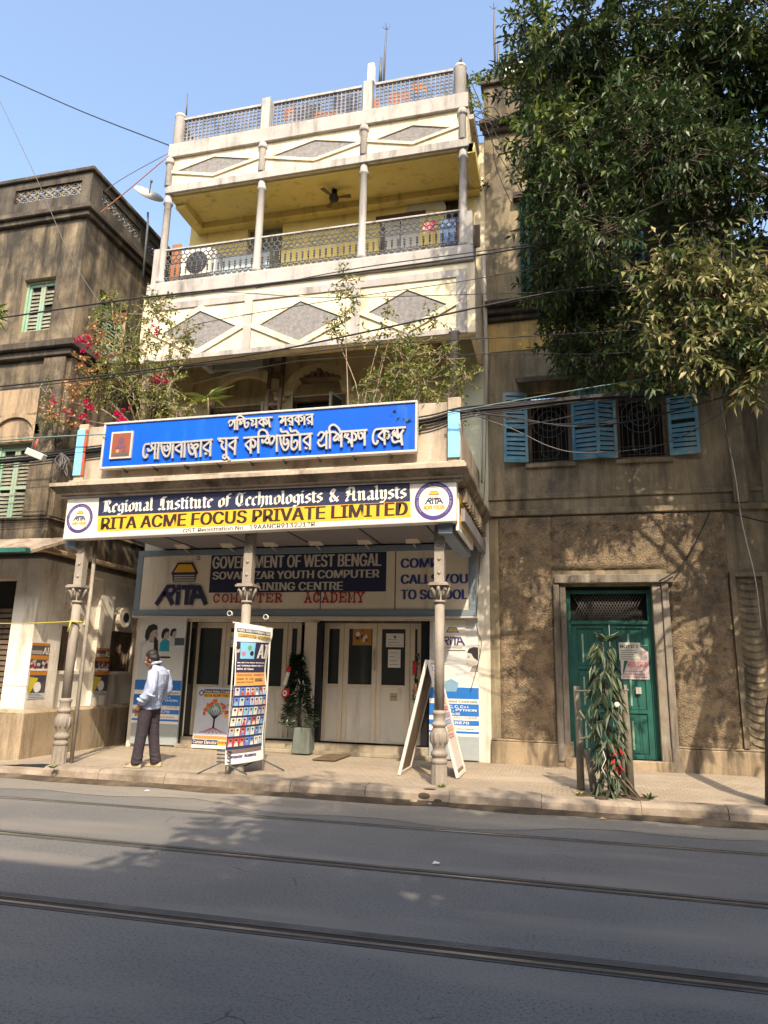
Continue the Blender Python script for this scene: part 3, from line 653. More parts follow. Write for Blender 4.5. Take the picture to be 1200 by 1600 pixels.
# thin column carrying the balcony from the canopy deck
for x, yy in ((P(710, 600, 10.9).x, 10.9), (P(226, 640, 10.9).x, 10.9)):
    q = MB(); q.lathe((x, yy, 0), [(.075, 4.3), (.075, zB-.05), (.1, zB-.04), (.1, zB)], M_strip, 12); q.build('balcony_post', BLD)

# ---- canopy over the pavement
YC = 9.4; cxl, cxr = -7.42, -1.36
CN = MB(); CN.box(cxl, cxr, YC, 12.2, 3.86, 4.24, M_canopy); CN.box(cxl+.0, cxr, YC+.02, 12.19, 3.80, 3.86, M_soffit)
can = CN.build('canopy', BLD)
q = MB()
prof = [(YC, 4.10), (YC-.24, 4.115), (YC-.24, 4.15), (YC-.3, 4.165), (YC-.34, 4.20), (YC-.42, 4.255), (YC-.42, 4.31), (YC, 4.335)]
def corn(pr):   # front run and return along the right side, mitred
    for (ya, za), (yb, zb) in zip(pr[:-1], pr[1:]):
        da, db = YC-ya, YC-yb
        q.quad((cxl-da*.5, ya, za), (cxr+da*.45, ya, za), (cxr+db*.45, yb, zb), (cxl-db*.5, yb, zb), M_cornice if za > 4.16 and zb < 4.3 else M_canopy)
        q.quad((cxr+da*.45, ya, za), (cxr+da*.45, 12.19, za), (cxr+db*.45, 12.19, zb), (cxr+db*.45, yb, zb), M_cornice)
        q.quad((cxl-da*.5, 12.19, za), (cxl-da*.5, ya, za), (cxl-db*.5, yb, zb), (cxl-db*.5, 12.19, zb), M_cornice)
corn(prof); q.build('cornice', can)
q = MB()
for i in range(14): q.box(cxr+.002, cxr+.12, 9.55+i*.19, 9.64+i*.19, 3.9, 4.1, M_cornice)
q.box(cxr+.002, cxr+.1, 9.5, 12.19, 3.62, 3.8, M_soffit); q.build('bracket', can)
zp = P(692, 628, YC).z; xpl, xpr = P(150, 670, YC).x, P(703, 700, YC).x
q = MB(); q.box(xpl-.12, xpr-.03, YC, YC+.2, 4.335, zp, M_canopy); q.box(xpl-.3, xpl-.12, YC-.03, YC+.2, 4.335, zp+.05, M_canopy)
q.box(xpr-.03, xpr+.16, YC-.03, YC+.2, 4.335, zp+.05, M_canopy); q.box(xpr-.04, xpr+.1, YC+.2, 12.2, 4.335, zp-.25, M_canopy)
q.box(xpl-.25, xpl-.1, YC+.2, 12.2, 4.335, zp-.25, M_canopy); q.box(xpl-.35, xpr+.22, YC-.09, YC-.001, 4.335, 4.44, M_canopy); q.build('parapet', can, .01)
q = MB(); 
p0, p1 = P(705, 715, YC-.04), P(703, 642, YC-.04); q.fbox(FY(YC-.031), xpr-.02, xpr+.15, p0.z, p1.z, 0, .03, M_bluelt)
p0, p1 = P(122, 743, YC-.04), P(130, 672, YC-.04); q.fbox(FY(YC-.031), xpl-.29, xpl-.15, p0.z, p1.z, 0, .03, M_bluelt); q.fbox(FY(YC-.031), xpl-.145, xpl-.11, p0.z, p1.z, 0, .025, flat((.5, .1, .05), .6)); q.each('painted_board', can)
q = MB(); q.box(-1.6, cxr-.05, YC-.1, 11.3, 3.42, 3.62, M_bluegrey); q.box(cxl-.05, cxl+.12, YC-.1, YC+.25, 3.36, 3.56, M_bluegrey); q.each('fascia_beam', can)
q = MB()
for x in (-6.7, -5.5, -4.35, -3.1, -2.0): q.box(x-.01, x+.01, YC+.05, 12.1, 3.788, 3.7995, M_black)
q.each('soffit_joint', can)
# cast-iron columns
cap_z = P(687, 938, 9.5).z; shaft_top = cap_z
KS = .8
for k, (x, yy) in enumerate(((-7.22, 9.42), (-4.44, 9.5), (-1.62, 9.56))):
    zb = .165; c = (x, yy, zb); q = MB(); sc = lambda pr: [(r*KS, z) for r, z in pr]
    q.lathe(c, sc([(.085, .9), (.082, cap_z-zb-.02)]), M_iron, 18); colm = q.build('iron_column', BLD)
    q = MB(); q.lathe(c, sc([(.125, 0), (.12, .26)]), M_iron, 24, .08); q.lathe(c, sc([(.12, .26), (.135, .27), (.135, .31), (.118, .32), (.118, .35), (.138, .36), (.138, .40), (.115, .415), (.1, .44), (.105, .46), (.135, .53), (.145, .6), (.135, .66), (.11, .7), (.1, .72), (.13, .735), (.13, .765), (.105, .775), (.098, .8), (.1, .87), (.115, .885), (.115, .91), (.088, .93)]), M_iron, 20)
    for j in range(10):
        a = 2*math.pi*j/10; q.ell((x+.104*math.cos(a), yy+.104*math.sin(a), zb+.585), (.024, .024, .08), M_iron, 6, 6)
    q.build('base', colm)
    q = MB(); z = cap_z
    q.lathe((x, yy, z), sc([(.105, -.03), (.105, .0), (.085, .01), (.09, .1), (.11, .18), (.13, .2)]), M_iron, 16)
    for j in range(8):
        a = 2*math.pi*j/8; d = V((math.cos(a), math.sin(a), 0))
        q.tube([V((x, yy, z+.02))+d*.07, V((x, yy, z+.12))+d*.10, V((x, yy, z+.17))+d*.138, V((x, yy, z+.13))+d*.146], [.024, .028, .023, .012], M_iron, 5)
    q.box(x-.138, x+.138, yy-.138, yy+.138, z+.2, z+.225, M_iron); q.box(x-.12, x+.12, yy-.12, yy+.12, z+.225, z+.245, M_iron); q.build('capital', colm)
    q = MB(); q.box(x-.068, x+.068, yy-.06, yy+.06, z+.245, 3.80, M_iron)
    for j in range(6): q.ell((x, yy-.062, z+.38+j*.19), (.026, .018, .026), M_iron, 8, 5)
    q.build('riveted_plate', colm)
q = MB(); q.tube([(-7.08, 9.52, .17), (-7.08, 9.52, 3.7)], .03, M_iron, 8); q.build('rainwater_pipe', BLD)

# ---- shop front
YS = 12.2; FS = FY(YS)
d1 = (P(290, 1100, YS).x, P(471, 1100, YS).x, .36, P(400, 972, YS).z); d2 = (P(494, 1100, YS).x, P(671, 1100, YS).x, .36, P(560, 970, YS).z)
q = MB(); q.wall(FS, -7.95, xr, .1, z1, [d1, d2], M_panel, .35, M_tile); q.build('shop_wall', BLD)
q = MB(); q.fbox(FS, P(472, 1100, YS).x, P(491, 1100, YS).x, .17, d1[3], .001, .03, M_alu); q.fbox(FS, P(288, 1100, YS).x-.17, P(288, 1100, YS).x+.0, .17, d1[3], .001, .03, M_tile)
q.fbox(FS, P(493, 1100, YS).x-.02, P(493, 1100, YS).x+.1, .17, d1[3], .002, .02, M_tile); q.each('pilaster', BLD)
M_sill = worn('stone sill', (.42, .36, .27), (.32, .27, .2), 2, (.12, .1, .07), .45, streak=False, bump=.3)
for d in (d1, d2):
    q = MB(); q.box(d[0]-.05, d[1]+.02, YS-.03, YS+.36, .17, .36, M_sill); q.box(d[0]-.1, d[1]+.05, YS-.13, YS-.031, .17, .235, M_sill); q.build('door_sill', BLD, .01)
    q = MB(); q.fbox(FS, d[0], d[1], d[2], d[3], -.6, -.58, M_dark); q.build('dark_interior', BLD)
FD = FY(YS+.28)
def glazed(x0, x1, z0, z1_, split, handle=None):
    q = MB(); t = .085; zs = split
    q.fbox(FD, x0, x0+t, z0, z1_, 0, .05, M_alu); q.fbox(FD, x1-t, x1, z0, z1_, 0, .05, M_alu)
    q.fbox(FD, x0+t, x1-t, z1_-.1, z1_, .001, .049, M_alu); q.fbox(FD, x0+t, x1-t, zs-.02, zs+.03, .001, .049, M_alu); q.fbox(FD, x0+t, x1-t, z0, z0+.04, .001, .049, M_alu)
    dr = q.build('glazed_door', BLD, .004)
    q = MB(); q.fbox(FD, x0+t, x1-t, z0+.04, zs-.02, .012, .03, M_panel); q.build('kick_panel', dr)
    q = MB(); q.fbox(FD, x0+t, x1-t, zs+.03, z1_-.1, .018, .024, M_glass); q.build('pane', dr)
    if handle:
        q = MB(); q.tube([FD(handle, zs+.28, .055), FD(handle, zs+.3, .085), FD(handle, zs+.62, .085), FD(handle, zs+.64, .055)], .012, M_steel, 6); q.build('handle', dr)
def gx(px): return P(px, 1050, YS+.28).x
zsp = P(560, 1072, YS+.28).z; zdt = P(560, 974, YS+.28).z
for a, c, hd in ((506, 537, None), (537.5, 589, 586), (589.5, 641, None), (641.5, 660, None)): glazed(gx(a), gx(c), .365, zdt, zsp, gx(hd) if hd else None)
for a, c in ((303, 351), (351.5, 403), (403.5, 448), (448.5, 470)): glazed(gx(a), gx(c), .365, zdt, P(330, 1072, YS+.28).z)
q = MB(); q.fbox(FD, d1[0], d1[1], zdt+.003, d1[3], 0, .05, M_wood); q.fbox(FD, d2[0], d2[1], zdt+.003, d2[3], 0, .05, M_wood); q.each('door_head', BLD)
q = MB(); q.fbox(FD, gx(486), gx(505), .365, d2[3], -.02, .24, M_tile); q.fbox(FD, gx(661), gx(673), .365, d2[3], .0, .2, M_tile); q.fbox(FD, gx(288), gx(302), .365, d1[3], .0, .2, M_tile); q.each('tiled_jamb', BLD)
# ================================================================ old brown house on the left
LX, LY = -8.6, 10.2
LH = thing('old_house', 'soot stained brown corner house with green shutters and pierced roof parapet', 'building', (LX-2, LY, .1))
FL = FY(LY); FG = Fr((LX, 0, 0), (0, 1, 0), (0, 0, 1), (1, 0, 0))
def gq(x, y): p = PX(x, y, LX); return (p.y, p.z)
zt = P(148, 263, LY).z; zc = P(144, 330, LY).z; zc2 = P(113, 544, LY).z; zstr = P(75, 812, LY).z; zg = P(58, 868, LY).z; zpl = P(32, 1112, LY).z
w1 = bx((26, 520), (88, 431), LY); w2 = (2*P(23, 700, LY).x-P(49, 700, LY).x-.06, P(49, 700, LY).x, P(30, 824, LY).z, P(50, 690, LY).z); door_l = (-13.2, P(14, 1000, LY).x, .15, P(0, 905, LY).z)
sw = (gq(157, 451)[0], gq(199, 481)[0], gq(150, 517)[1]-.35, gq(157, 451)[1])
q = MB()
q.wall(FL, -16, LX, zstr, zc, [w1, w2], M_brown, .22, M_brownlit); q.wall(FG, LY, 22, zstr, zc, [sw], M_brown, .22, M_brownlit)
q.build('upper_wall', LH)
a1 = gq(91, 976); a1b = gq(133, 976); a2 = gq(172, 982); a2b = gq(210, 982); zsil = gq(100, 1048)[1]; zop = a1[1]
r1 = (gq(98, 1000)[0]-.05, gq(152, 1000)[0], zpl+.02, gq(101, 892)[1]); r2 = (gq(178, 1000)[0]-.1, gq(178, 1000)[0]+1.55, zpl+.02, gq(183, 909)[1]-.02)
q = MB(); q.wall(FL, -16, LX, zpl, zg, [door_l], M_wwash, .3); q.wall(FG, LY, 22, zpl, zg, [r1, r2], M_wwash, .09)
q.build('ground_floor_wall', LH)
FGr = fsub(FG, 0, 0, -.09)
for r, (ya, yb2) in ((r1, (a1[0], a1b[0])), (r2, (a2[0], a2[0]+.95))):
    q = MB(); q.wall(FGr, r[0], r[1], r[2], r[3], [(ya, yb2, zsil, zop)], M_wwash, .14)
    q.build('recess_wall', LH)
    cy = (ya+yb2)/2; hw = (yb2-ya)/2+.06
    q = MB(); po = [(cy+(hw+.10)*math.cos(a), zop+.05+(hw*.62+.1)*math.sin(a)) for a in [math.pi*i/16 for i in range(17)]]; pi_ = [(cy+hw*math.cos(a), zop+.05+hw*.62*math.sin(a)) for a in [math.pi*i/16 for i in range(17)]]
    for i in range(16): q.prism(FGr, [po[i], po[i+1], pi_[i+1], pi_[i]], 0, .06, M_wwash)
    q.build('arch_moulding', LH); q = MB(); q.fbox(FGr, ya-.08, yb2+.08, zsil-.06, zsil-.005, 0, .05, M_wwash); q.build('sill', LH)
    q = MB(); q.fbox(FGr, ya, yb2, zsil, zop, -.13, -.11, M_wood)
    for i in range(5): q.fbox(FGr, ya+.1+i*(yb2-ya-.2)/4-.02, ya+.1+i*(yb2-ya-.2)/4+.02, zsil+.05, zsil+.55, -.109, -.08, M_wood)
    q.fbox(FGr, ya, ya+.06, zsil, zop, -.109, -.05, M_wood); q.fbox(FGr, yb2-.06, yb2, zsil, zop, -.109, -.05, M_wood); q.fbox(FGr, ya+.06, yb2-.06, zop-.07, zop, -.109, -.051, M_wood)
    q.build('window', LH)
q = MB(); q.box(-16, LX+.14, LY-.14, 22, 0, zpl-.02, M_plinth); q.add([(-16, LY-.14, zpl-.02), (LX+.14, LY-.14, zpl-.02), (LX+.01, LY-.01, zpl+.04), (-16, LY-.01, zpl+.04)], [(0, 1, 2, 3)], M_plinth)
q.add([(LX+.14, LY-.14, zpl-.02), (LX+.14, 22, zpl-.02), (LX+.01, 22, zpl+.04), (LX+.01, LY-.01, zpl+.04)], [(0, 1, 2, 3)], M_plinth); q.build('plinth', LH, .01)
def belt(z0, z1, pr, m, nm, m2=None):
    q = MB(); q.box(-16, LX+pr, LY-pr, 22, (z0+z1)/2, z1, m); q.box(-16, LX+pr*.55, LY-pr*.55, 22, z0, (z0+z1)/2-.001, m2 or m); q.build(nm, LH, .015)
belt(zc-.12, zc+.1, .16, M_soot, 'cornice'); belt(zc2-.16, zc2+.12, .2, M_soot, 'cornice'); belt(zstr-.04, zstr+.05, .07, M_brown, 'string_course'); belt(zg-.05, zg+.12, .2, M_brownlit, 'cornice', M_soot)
q = MB(); q.box(-16, LX+.03, LY-.03, 22, zg+.12, zstr-.041, M_brown); q.build('band_wall', LH)
# quoin strip and recess panel
q = MB(); xq = P(62, 640, LY).x; q.fbox(FL, xq, LX-.02, zstr+.06, zc2-.17, .001, .07, M_brown); q.fbox(FG, LY+.0, LY+.5, zstr+.06, zc2-.17, .001, .07, M_brown); q.each('corner_pilaster', LH, .01)
q = MB(); q.fbox(FL, P(66, 640, LY).x-2.1, P(66, 640, LY).x, w2[3]+.02, P(60, 606, LY).z, .001, .012, M_brownlit); q.build('tympanum', LH)
q = MB(); cx = (w2[0]+w2[1])/2; rw = (w2[1]-w2[0])/2+.05; zsp_ = w2[3]+.12
po = [(cx+(rw+.13)*math.cos(a), zsp_+(rw+.1)*math.sin(a)*.8) for a in [math.pi*i/18 for i in range(19)]]; pi_ = [(cx+rw*math.cos(a), zsp_+rw*.8*math.sin(a)) for a in [math.pi*i/18 for i in range(19)]]
for i in range(18): q.prism(FL, [po[i], po[i+1], pi_[i+1], pi_[i]], .0, .07, M_brownlit)
q.build('arch_moulding', LH)
q = MB(); q.prism(FL, pi_, .001, .016, M_brownlit); q.build('tympanum', LH)
def parapet_lattice(F, u0, u1, v0, v1):
    q = MB(); n = max(2, round((u1-u0)/.2)); s = (u1-u0)/n; h = (v1-v0)/2
    for i in range(n):
        for j in range(2):
            cx, cz = u0+(i+.5)*s, v0+(j+.5)*h
            for sx in (-1, 1):
                q.tube([F(cx+sx*s*.5, cz-h*.5, -.06), F(cx+sx*s*.16, cz-h*.22, -.06), F(cx+sx*s*.04, cz, -.06), F(cx+sx*s*.16, cz+h*.22, -.06), F(cx+sx*s*.5, cz+h*.5, -.06)], .024, M_latt2, 5, caps=False)
            q.tube([F(cx-s*.5, cz, -.06), F(cx-s*.25, cz+h*.2, -.06), F(cx, cz+h*.5, -.06), F(cx+s*.25, cz+h*.2, -.06), F(cx+s*.5, cz, -.06)], .018, M_latt2, 4, caps=False)
    q.build('lattice_panel', LH)
M_soot2 = worn('sooty parapet', (.15, .128, .1), (.075, .065, .053), 2, (.035, .031, .027), .6, bump=.4, fine=.5)
M_latt2 = worn('cement lattice', (.26, .225, .17), (.15, .13, .1), 5, (.07, .06, .05), .4, bump=.3)
l1 = bx((21, 323), (129, 281), LY); l1 = (l1[0], l1[1], P(128, 302, LY).z, P(129, 281, LY).z); lz0, lz1 = l1[2], l1[3]
s1 = (gq(161, 300)[0], gq(221, 356)[0]); s2_ = (gq(234, 372)[0], gq(234, 372)[0]+2.2)
q = MB(); hl = [(l1[0], l1[1], lz0, lz1), (-14.5, l1[0]-.45, lz0, lz1)]; hs = [(s1[0], s1[1], lz0, lz1), (s2_[0], s2_[1], lz0, lz1)]
for n_, back in ((0, 0), (-.14, 1)):
    q.wall(fsub(FL, 0, 0, n_), -16, LX+(n_), zc+.1, zt-.06, hl, M_soot2, .14 if not back else .001); q.wall(fsub(FG, 0, 0, n_), LY-(n_), 22, zc+.1, zt-.06, hs, M_soot2, .14 if not back else .001)
q.build('parapet', LH)
q = MB(); q.box(-16, LX+.06, LY-.06, LY+.22, zt-.06, zt+.03, M_soot); q.box(LX-.22, LX+.06, LY+.221, 22, zt-.06, zt+.03, M_soot); q.build('coping', LH, .015)
for h in hl: parapet_lattice(FL, h[0], h[1], lz0, lz1)
for h in hs: parapet_lattice(FG, h[0], h[1], lz0, lz1)
q = MB(); q.quad((-16, LY, zc), (LX, LY, zc), (LX, 22, zc), (-16, 22, zc), M_soot); q.build('roof', LH)
# shutters
def pair(F, r, n, fm, smat, par, nb=0, rails=1):
    wf = MB(); wf.fbox(F, r[0], r[1], r[2], r[3], -.2, -.17, M_dark); wf.fbox(F, r[0], r[0]+.05, r[2], r[3], -.169, -.1, fm); wf.fbox(F, r[1]-.05, r[1], r[2], r[3], -.169, -.1, fm); wf.fbox(F, r[0]+.05, r[1]-.05, r[3]-.05, r[3], -.169, -.101, fm)
    win = wf.build('window', par); hw = (r[1]-r[0]-.1)/2
    shutter_leaf(fsub(F, r[0]+.05, r[2], -.16), hw-.004, r[3]-r[2]-.06, n, fm, smat, win, rails=rails)
    shutter_leaf(fsub(F, r[0]+.05+hw+.004, r[2], -.158), hw-.004, r[3]-r[2]-.06, n, fm, smat, win, broken=(5, 6) if nb else (), rails=rails)
pair(FL, w1, 12, M_shutg, M_shutd, LH, 1, 0); pair(FL, w2, 20, M_shutg, M_shutd, LH, 0, 1); pair(FG, sw, 14, M_shutg, M_shutg, LH, 0, 0)
q = MB(); q.fbox(FL, door_l[0], door_l[1], door_l[2], door_l[3], -.3, -.26, M_dark)
for i in range(26): q.fbox(FL, door_l[0], door_l[1], .2+i*.09, .265+i*.09, -.259, -.235, M_wood)
q.build('rolling_shutter', LH)
q = MB(); pa, pb = P(0, 846, LY-.9), P(56, 861, LY-.75)
q.add([(-14, LY-1.0, pb.z-.0), (pb.x, LY-.85, pb.z), (pb.x+.15, LY-.08, pb.z+.35), (-14, LY-.08, pb.z+.35), (-14, LY-1.0, pb.z-.05), (pb.x, LY-.85, pb.z-.05), (pb.x+.15, LY-.08, pb.z+.29), (-14, LY-.08, pb.z+.29)],
      [(0, 1, 2, 3), (7, 6, 5, 4), (0, 4, 5, 1), (1, 5, 6, 2), (0, 3, 7, 4)], worn('rusty sheet', (.36, .3, .23), (.22, .18, .14), 3, (.12, .07, .04), .4))
q.fbox(Fr((0, LY-.99, 0), (1, 0, 0), (0, 0, 1), (0, -1, 0)), -14, pb.x+.02, pb.z-.05, pb.z+.02, -.1, 0, M_teal); q.build('awning', LH)

# ================================================================ weathered house on the right
YR = 12.2; FR = FY(YR); RX0, RX1 = -1.2, P(1142, 320, YR).x
RH = thing('weathered_house', 'weathered tan house with roughcast base, blue shutters and green door', 'building', (1.5, 12.2, .17))
zrt = P(775, 133, YR).z; zuc = P(790, 200, YR).z; zmc = P(800, 490, YR).z; zbl = P(960, 783, YR).z; zrg = P(900, 800, YR).z; zpp = P(830, 1160, YR).z
dr = bx((890, 1186), (1024, 921), YR); dr = (P(890, 1100, YR).x, P(1029, 1100, YR).x, P(980, 1187, YR).z, P(950, 915, YR).z)
wa = (P(825, 670, YR).x, P(893, 670, YR).x, P(860, 724, YR).z, P(860, 612, YR).z); wb = (P(963, 670, YR).x, P(1043, 670, YR).x, wa[2], wa[3])
u1_ = (P(814, 400, YR).x, P(814, 400, YR).x+1.05, P(815, 474, YR).z, P(815, 318, YR).z); u2_ = (P(985, 400, YR).x, P(985, 400, YR).x+1.05, u1_[2], u1_[3])
q = MB(); q.wall(FR, RX0, 9, zrg, zmc, [wa, wb], M_house, .25); q.wall(FR, RX0, RX1, zmc, zuc, [u1_, u2_], M_house, .25); q.wall(FR, RX0, RX1, zuc, zrt, [], M_brown); q.wall(FR, RX1, 9, zmc, P(1170, 372, YR).z, [], M_soot); q.build('upper_wall', RH)
q = MB(); q.quad((RX0, YR, zmc), (RX0, YR+9, zmc), (RX0, YR+9, zrt), (RX0, YR, zrt), M_brown); q.quad((RX1, YR, zmc), (RX1, YR+9, zmc), (RX1, YR+9, zrt), (RX1, YR, zrt), M_brown); q.quad((RX0, YR, zrt-.3), (RX1, YR, zrt-.3), (RX1, YR+9, zrt-.3), (RX0, YR+9, zrt-.3), M_soot); q.build('side_wall', RH)
# roughcast lower wall: displaced sheet with the door cut out
def rough_sheet(u0, u1, v0, v1):
    q = MB(); s = .04; nx, nz = max(1, int((u1-u0)/s)), max(1, int((v1-v0)/s)); rr = random.Random(5)
    from mathutils import noise
    pts = []
    for j in range(nz+1):
        for i in range(nx+1):
            x = u0+(u1-u0)*i/nx; z = v0+(v1-v0)*j/nz
            d = .035+.018*noise.fractal(V((x*2.2, 3, z*2.8)), 1, 2, 4)+.030*(1-2*abs(noise.noise(V((x*4.5+.8*noise.noise(V((x*2, 0, z*2))), 1, z*10)))))*.7+.012*noise.noise(V((x*14, 5, z*22)))
            if i in (0, nx) or j in (0, nz): d = .004
            pts.append(FR(x, z, d))
    q.add(pts, [(j*(nx+1)+i, j*(nx+1)+i+1, (j+1)*(nx+1)+i+1, (j+1)*(nx+1)+i) for j in range(nz) for i in range(nx)], M_rough, True); return q
sl0, sr0 = P(868, 1050, YR).x, P(1052, 1050, YR).x; ztop_d = P(950, 890, YR).z
q = rough_sheet(RX0+.16, sl0, zpp, zrg-.06); b2 = rough_sheet(sl0, sr0, ztop_d, zrg-.06); b3 = rough_sheet(sr0, P(1152, 1050, YR).x, zpp, zrg-.06); b4 = rough_sheet(P(1188, 1050, YR).x+.3, 6, zpp, zrg-.06)
for o in (b2, b3, b4): q.add(o.v, o.f, M_rough, True)
q.wall(FR, RX0, 9, .1, zrg, [dr], M_house, .3); q.build('roughcast_wall', RH)
q = MB()
for x0, x1 in ((RX0, P(898, 1195, YR).x), (P(1046, 1195, YR).x, 9)): q.box(x0, x1, YR-.07, YR-.005, .1, zpp, M_plinth); q.box(x0, x1, YR-.05, YR-.006, zpp+.001, zpp+.04, M_plinth)
q.build('plinth', RH, .012)
q = MB(); q.box(RX0, 9, YR-.07, YR-.001, zrg-.05, zrg+.05, M_house); q.box(RX0, 9, YR-.04, YR-.002, zbl+.08, zbl+.16, M_house); q.build('string_course', RH, .012)
q = MB(); q.box(RX0, 9, YR-.3, YR-.001, zmc+.05, zmc+.16, M_soot); q.box(RX0, 9, YR-.2, YR-.002, zmc-.06, zmc+.049, M_soot); q.box(RX0, 9, YR-.1, YR-.003, zmc-.16, zmc-.061, M_soot); q.build('cornice', RH, .015)
q = MB(); q.fbox(FR, RX0+.02, P(862, 540, YR).x+.9, zmc-.75, zmc-.17, .001, .012, M_ochre); q.build('ochre_band', RH)
q = MB(); q.box(RX0-.08, RX1+.08, YR-.22, YR-.001, zuc, zuc+.1, M_soot); q.box(RX0-.03, RX1+.03, YR-.1, YR-.002, zuc-.12, zuc-.001, M_soot); q.box(RX0-.06, RX1, YR-.08, YR+.3, zrt, zrt+.08, M_soot); q.build('upper_cornice', RH, .015)
q = MB(); zc_ = zrt+.08; c0 = P(755, 128, YR+.4).x; q.box(c0, c0+.42, YR+.3, YR+.75, zrt+.081, zrt+.6, M_brown); q.build('chimney', RH, .01)
q = MB()
for x0, x1 in ((P(1137, 690, YR).x, P(1160, 690, YR).x), (P(1183, 690, YR).x, P(1215, 690, YR).x)): q.fbox(FR, x0, x1, zrg+.06, zmc-.17, .002, .07, M_house)
q.each('pilaster', RH, .01)
q = MB(); hx0, hx1 = P(806, 590, YR-.2).x, P(1050, 590, YR-.2).x; zh = wa[3]
q.add([(hx0, YR-.02, zh+.3), (hx1, YR-.02, zh+.3), (hx1, YR-.42, zh+.14), (hx0, YR-.42, zh+.14), (hx0, YR-.02, zh+.2), (hx1, YR-.02, zh+.2), (hx1, YR-.42, zh+.04), (hx0, YR-.42, zh+.04)], [(0, 3, 2, 1), (4, 5, 6, 7), (3, 7, 6, 2), (0, 4, 7, 3), (1, 2, 6, 5)], M_soot); q.build('sunshade', RH, .01)
def grille(F, r, par):
    q = MB(); cu = (r[0]+r[1])/2; cz = r[2]+(r[3]-r[2])*.62; d = -.1; n = 8
    for i in range(n): u = r[0]+(r[1]-r[0])*(i+.5)/n; q.tube([F(u, r[2], d), F(u, r[3], d)], .006, M_wire2, 4)
    for v in (.04, .16, .84, .96): q.tube([F(r[0], r[2]+(r[3]-r[2])*v, d+.008), F(r[1], r[2]+(r[3]-r[2])*v, d+.008)], .007, M_wire2, 4)
    for rr_ in (.31, .19, .07): q.tube([F(cu+rr_*math.cos(a), cz+rr_*math.sin(a), d+.016) for a in [2*math.pi*k/20 for k in range(20)]], .0075, M_wire2, 4, closed=True)
    q.tube([F(cu-.15, cz-.3, d+.016), F(cu-.15, cz-.62, d+.016), F(cu, cz-.72, d+.016), F(cu+.15, cz-.62, d+.016), F(cu+.15, cz-.3, d+.016)], .008, M_wire2, 4)
    q.build('grille', par)
wins = []
for r in (wa, wb):
    q = MB(); t = .06
    for (p0, p1, p2, p3) in ((r[0], r[0]+t, r[2], r[3]), (r[1]-t, r[1], r[2], r[3]), (r[0]+t, r[1]-t, r[3]-t, r[3]), (r[0]+t, r[1]-t, r[2], r[2]+t)): q.fbox(FR, p0, p1, p2, p3, -.16, -.06, M_wood)
    wn = q.build('window', RH); wins.append(wn)
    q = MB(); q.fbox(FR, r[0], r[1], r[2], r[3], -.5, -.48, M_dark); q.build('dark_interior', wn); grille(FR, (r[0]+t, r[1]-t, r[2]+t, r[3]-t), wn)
    q = MB(); q.fbox(FR, r[0]-.05, r[1]+.05, r[2]-.07, r[2]-.001, -.1, .06, M_house); q.build('sill', wn)
hw = wa[3]-wa[2]-.04; F0 = fsub(FR, 0, wa[2]+.02, 0)
lw = P(822, 670, YR).x-P(784, 670, YR).x
def openleaf(u, side, wd, ang, par):            # hinged at u, folded back against the wall
    if side < 0: Fq = Fr(F0(u, 0, .03), -FR.u*math.cos(ang)+FR.n*math.sin(ang), FR.v)
    else: Fq = Fr(F0(u, 0, .03), FR.u*math.cos(ang)+FR.n*math.sin(ang), FR.v)
    if side < 0: Fq.n = -Fq.n
    shutter_leaf(Fq, wd, hw, 14, M_blue, M_blue, par)
openleaf(wa[0]-.01, -1, lw, math.radians(14), wins[0]); openleaf(wa[1]+.01, 1, .46, math.radians(10), wins[0]); openleaf(wb[0]-.01, -1, .36, math.radians(20), wins[1]); openleaf(wb[1]+.01, 1, .47, math.radians(10), wins[1])
for r in (u1_, u2_):
    q = MB(); q.fbox(FR, r[0], r[1], r[2], r[3], -.25, -.2, M_dark); q.fbox(FR, r[0], r[0]+.07, r[2], r[3], -.199, .02, M_teal); q.fbox(FR, r[1]-.07, r[1], r[2], r[3], -.199, .02, M_teal); wn = q.build('window', RH)
    shutter_leaf(rotF(FR, r[0]+.02, r[2], math.radians(72), .02), .5, r[3]-r[2]-.03, 18, M_teal, M_teal, wn)
    q = MB(); q.fbox(FR, r[0]-.12, r[1]+.12, r[3]+.03, r[3]+.16, .001, .16, M_soot); q.build('hood', wn)
# door and its surround
q = MB(); M_sur = worn('peeling white surround', (.36, .32, .265), (.24, .2, .155), 3, (.10, .085, .07), .55, bump=.3)
for x0, x1 in ((P(868, 1050, YR).x, P(878, 1050, YR).x), (P(878.5, 1050, YR).x, dr[0])): q.fbox(FR, x0, x1, zpp*.3+.1, dr[3]+.03, .002, .10 if x0 < P(872, 1050, YR).x else .06, M_sur)
for x0, x1 in ((P(1041, 1050, YR).x, P(1052, 1050, YR).x), (dr[1], P(1040.5, 1050, YR).x)): q.fbox(FR, x0, x1, .1, dr[3]+.03, .002, .10 if x0 > dr[1]+.02 else .06, M_sur)
q.fbox(FR, P(866, 900, YR).x, P(1050, 900, YR).x, dr[3]+.031, dr[3]+.17, .002, .13, M_sur); q.each('door_surround', RH, .01)
q = MB(); t = .07; zt0 = P(955, 975, YR).z
q.fbox(FR, dr[0], dr[0]+t, dr[2], dr[3]-.06, -.2, -.1, M_teal); q.fbox(FR, dr[1]-t, dr[1], dr[2], dr[3]-.06, -.2, -.1, M_teal); q.fbox(FR, dr[0]+t, dr[1]-t, dr[3]-.12, dr[3]-.06, -.199, -.1, M_teal); q.fbox(FR, dr[0]+t, dr[1]-t, zt0, zt0+.06, -.199, -.09, M_teal); q.fbox(FR, dr[0], dr[1], dr[3]-.059, dr[3], -.2, -.12, M_dark)
dob = q.build('door', RH, .006)
q = MB(); q.fbox(FR, dr[0], dr[1], zt0, dr[3], -.29, -.27, M_dark); n = 26
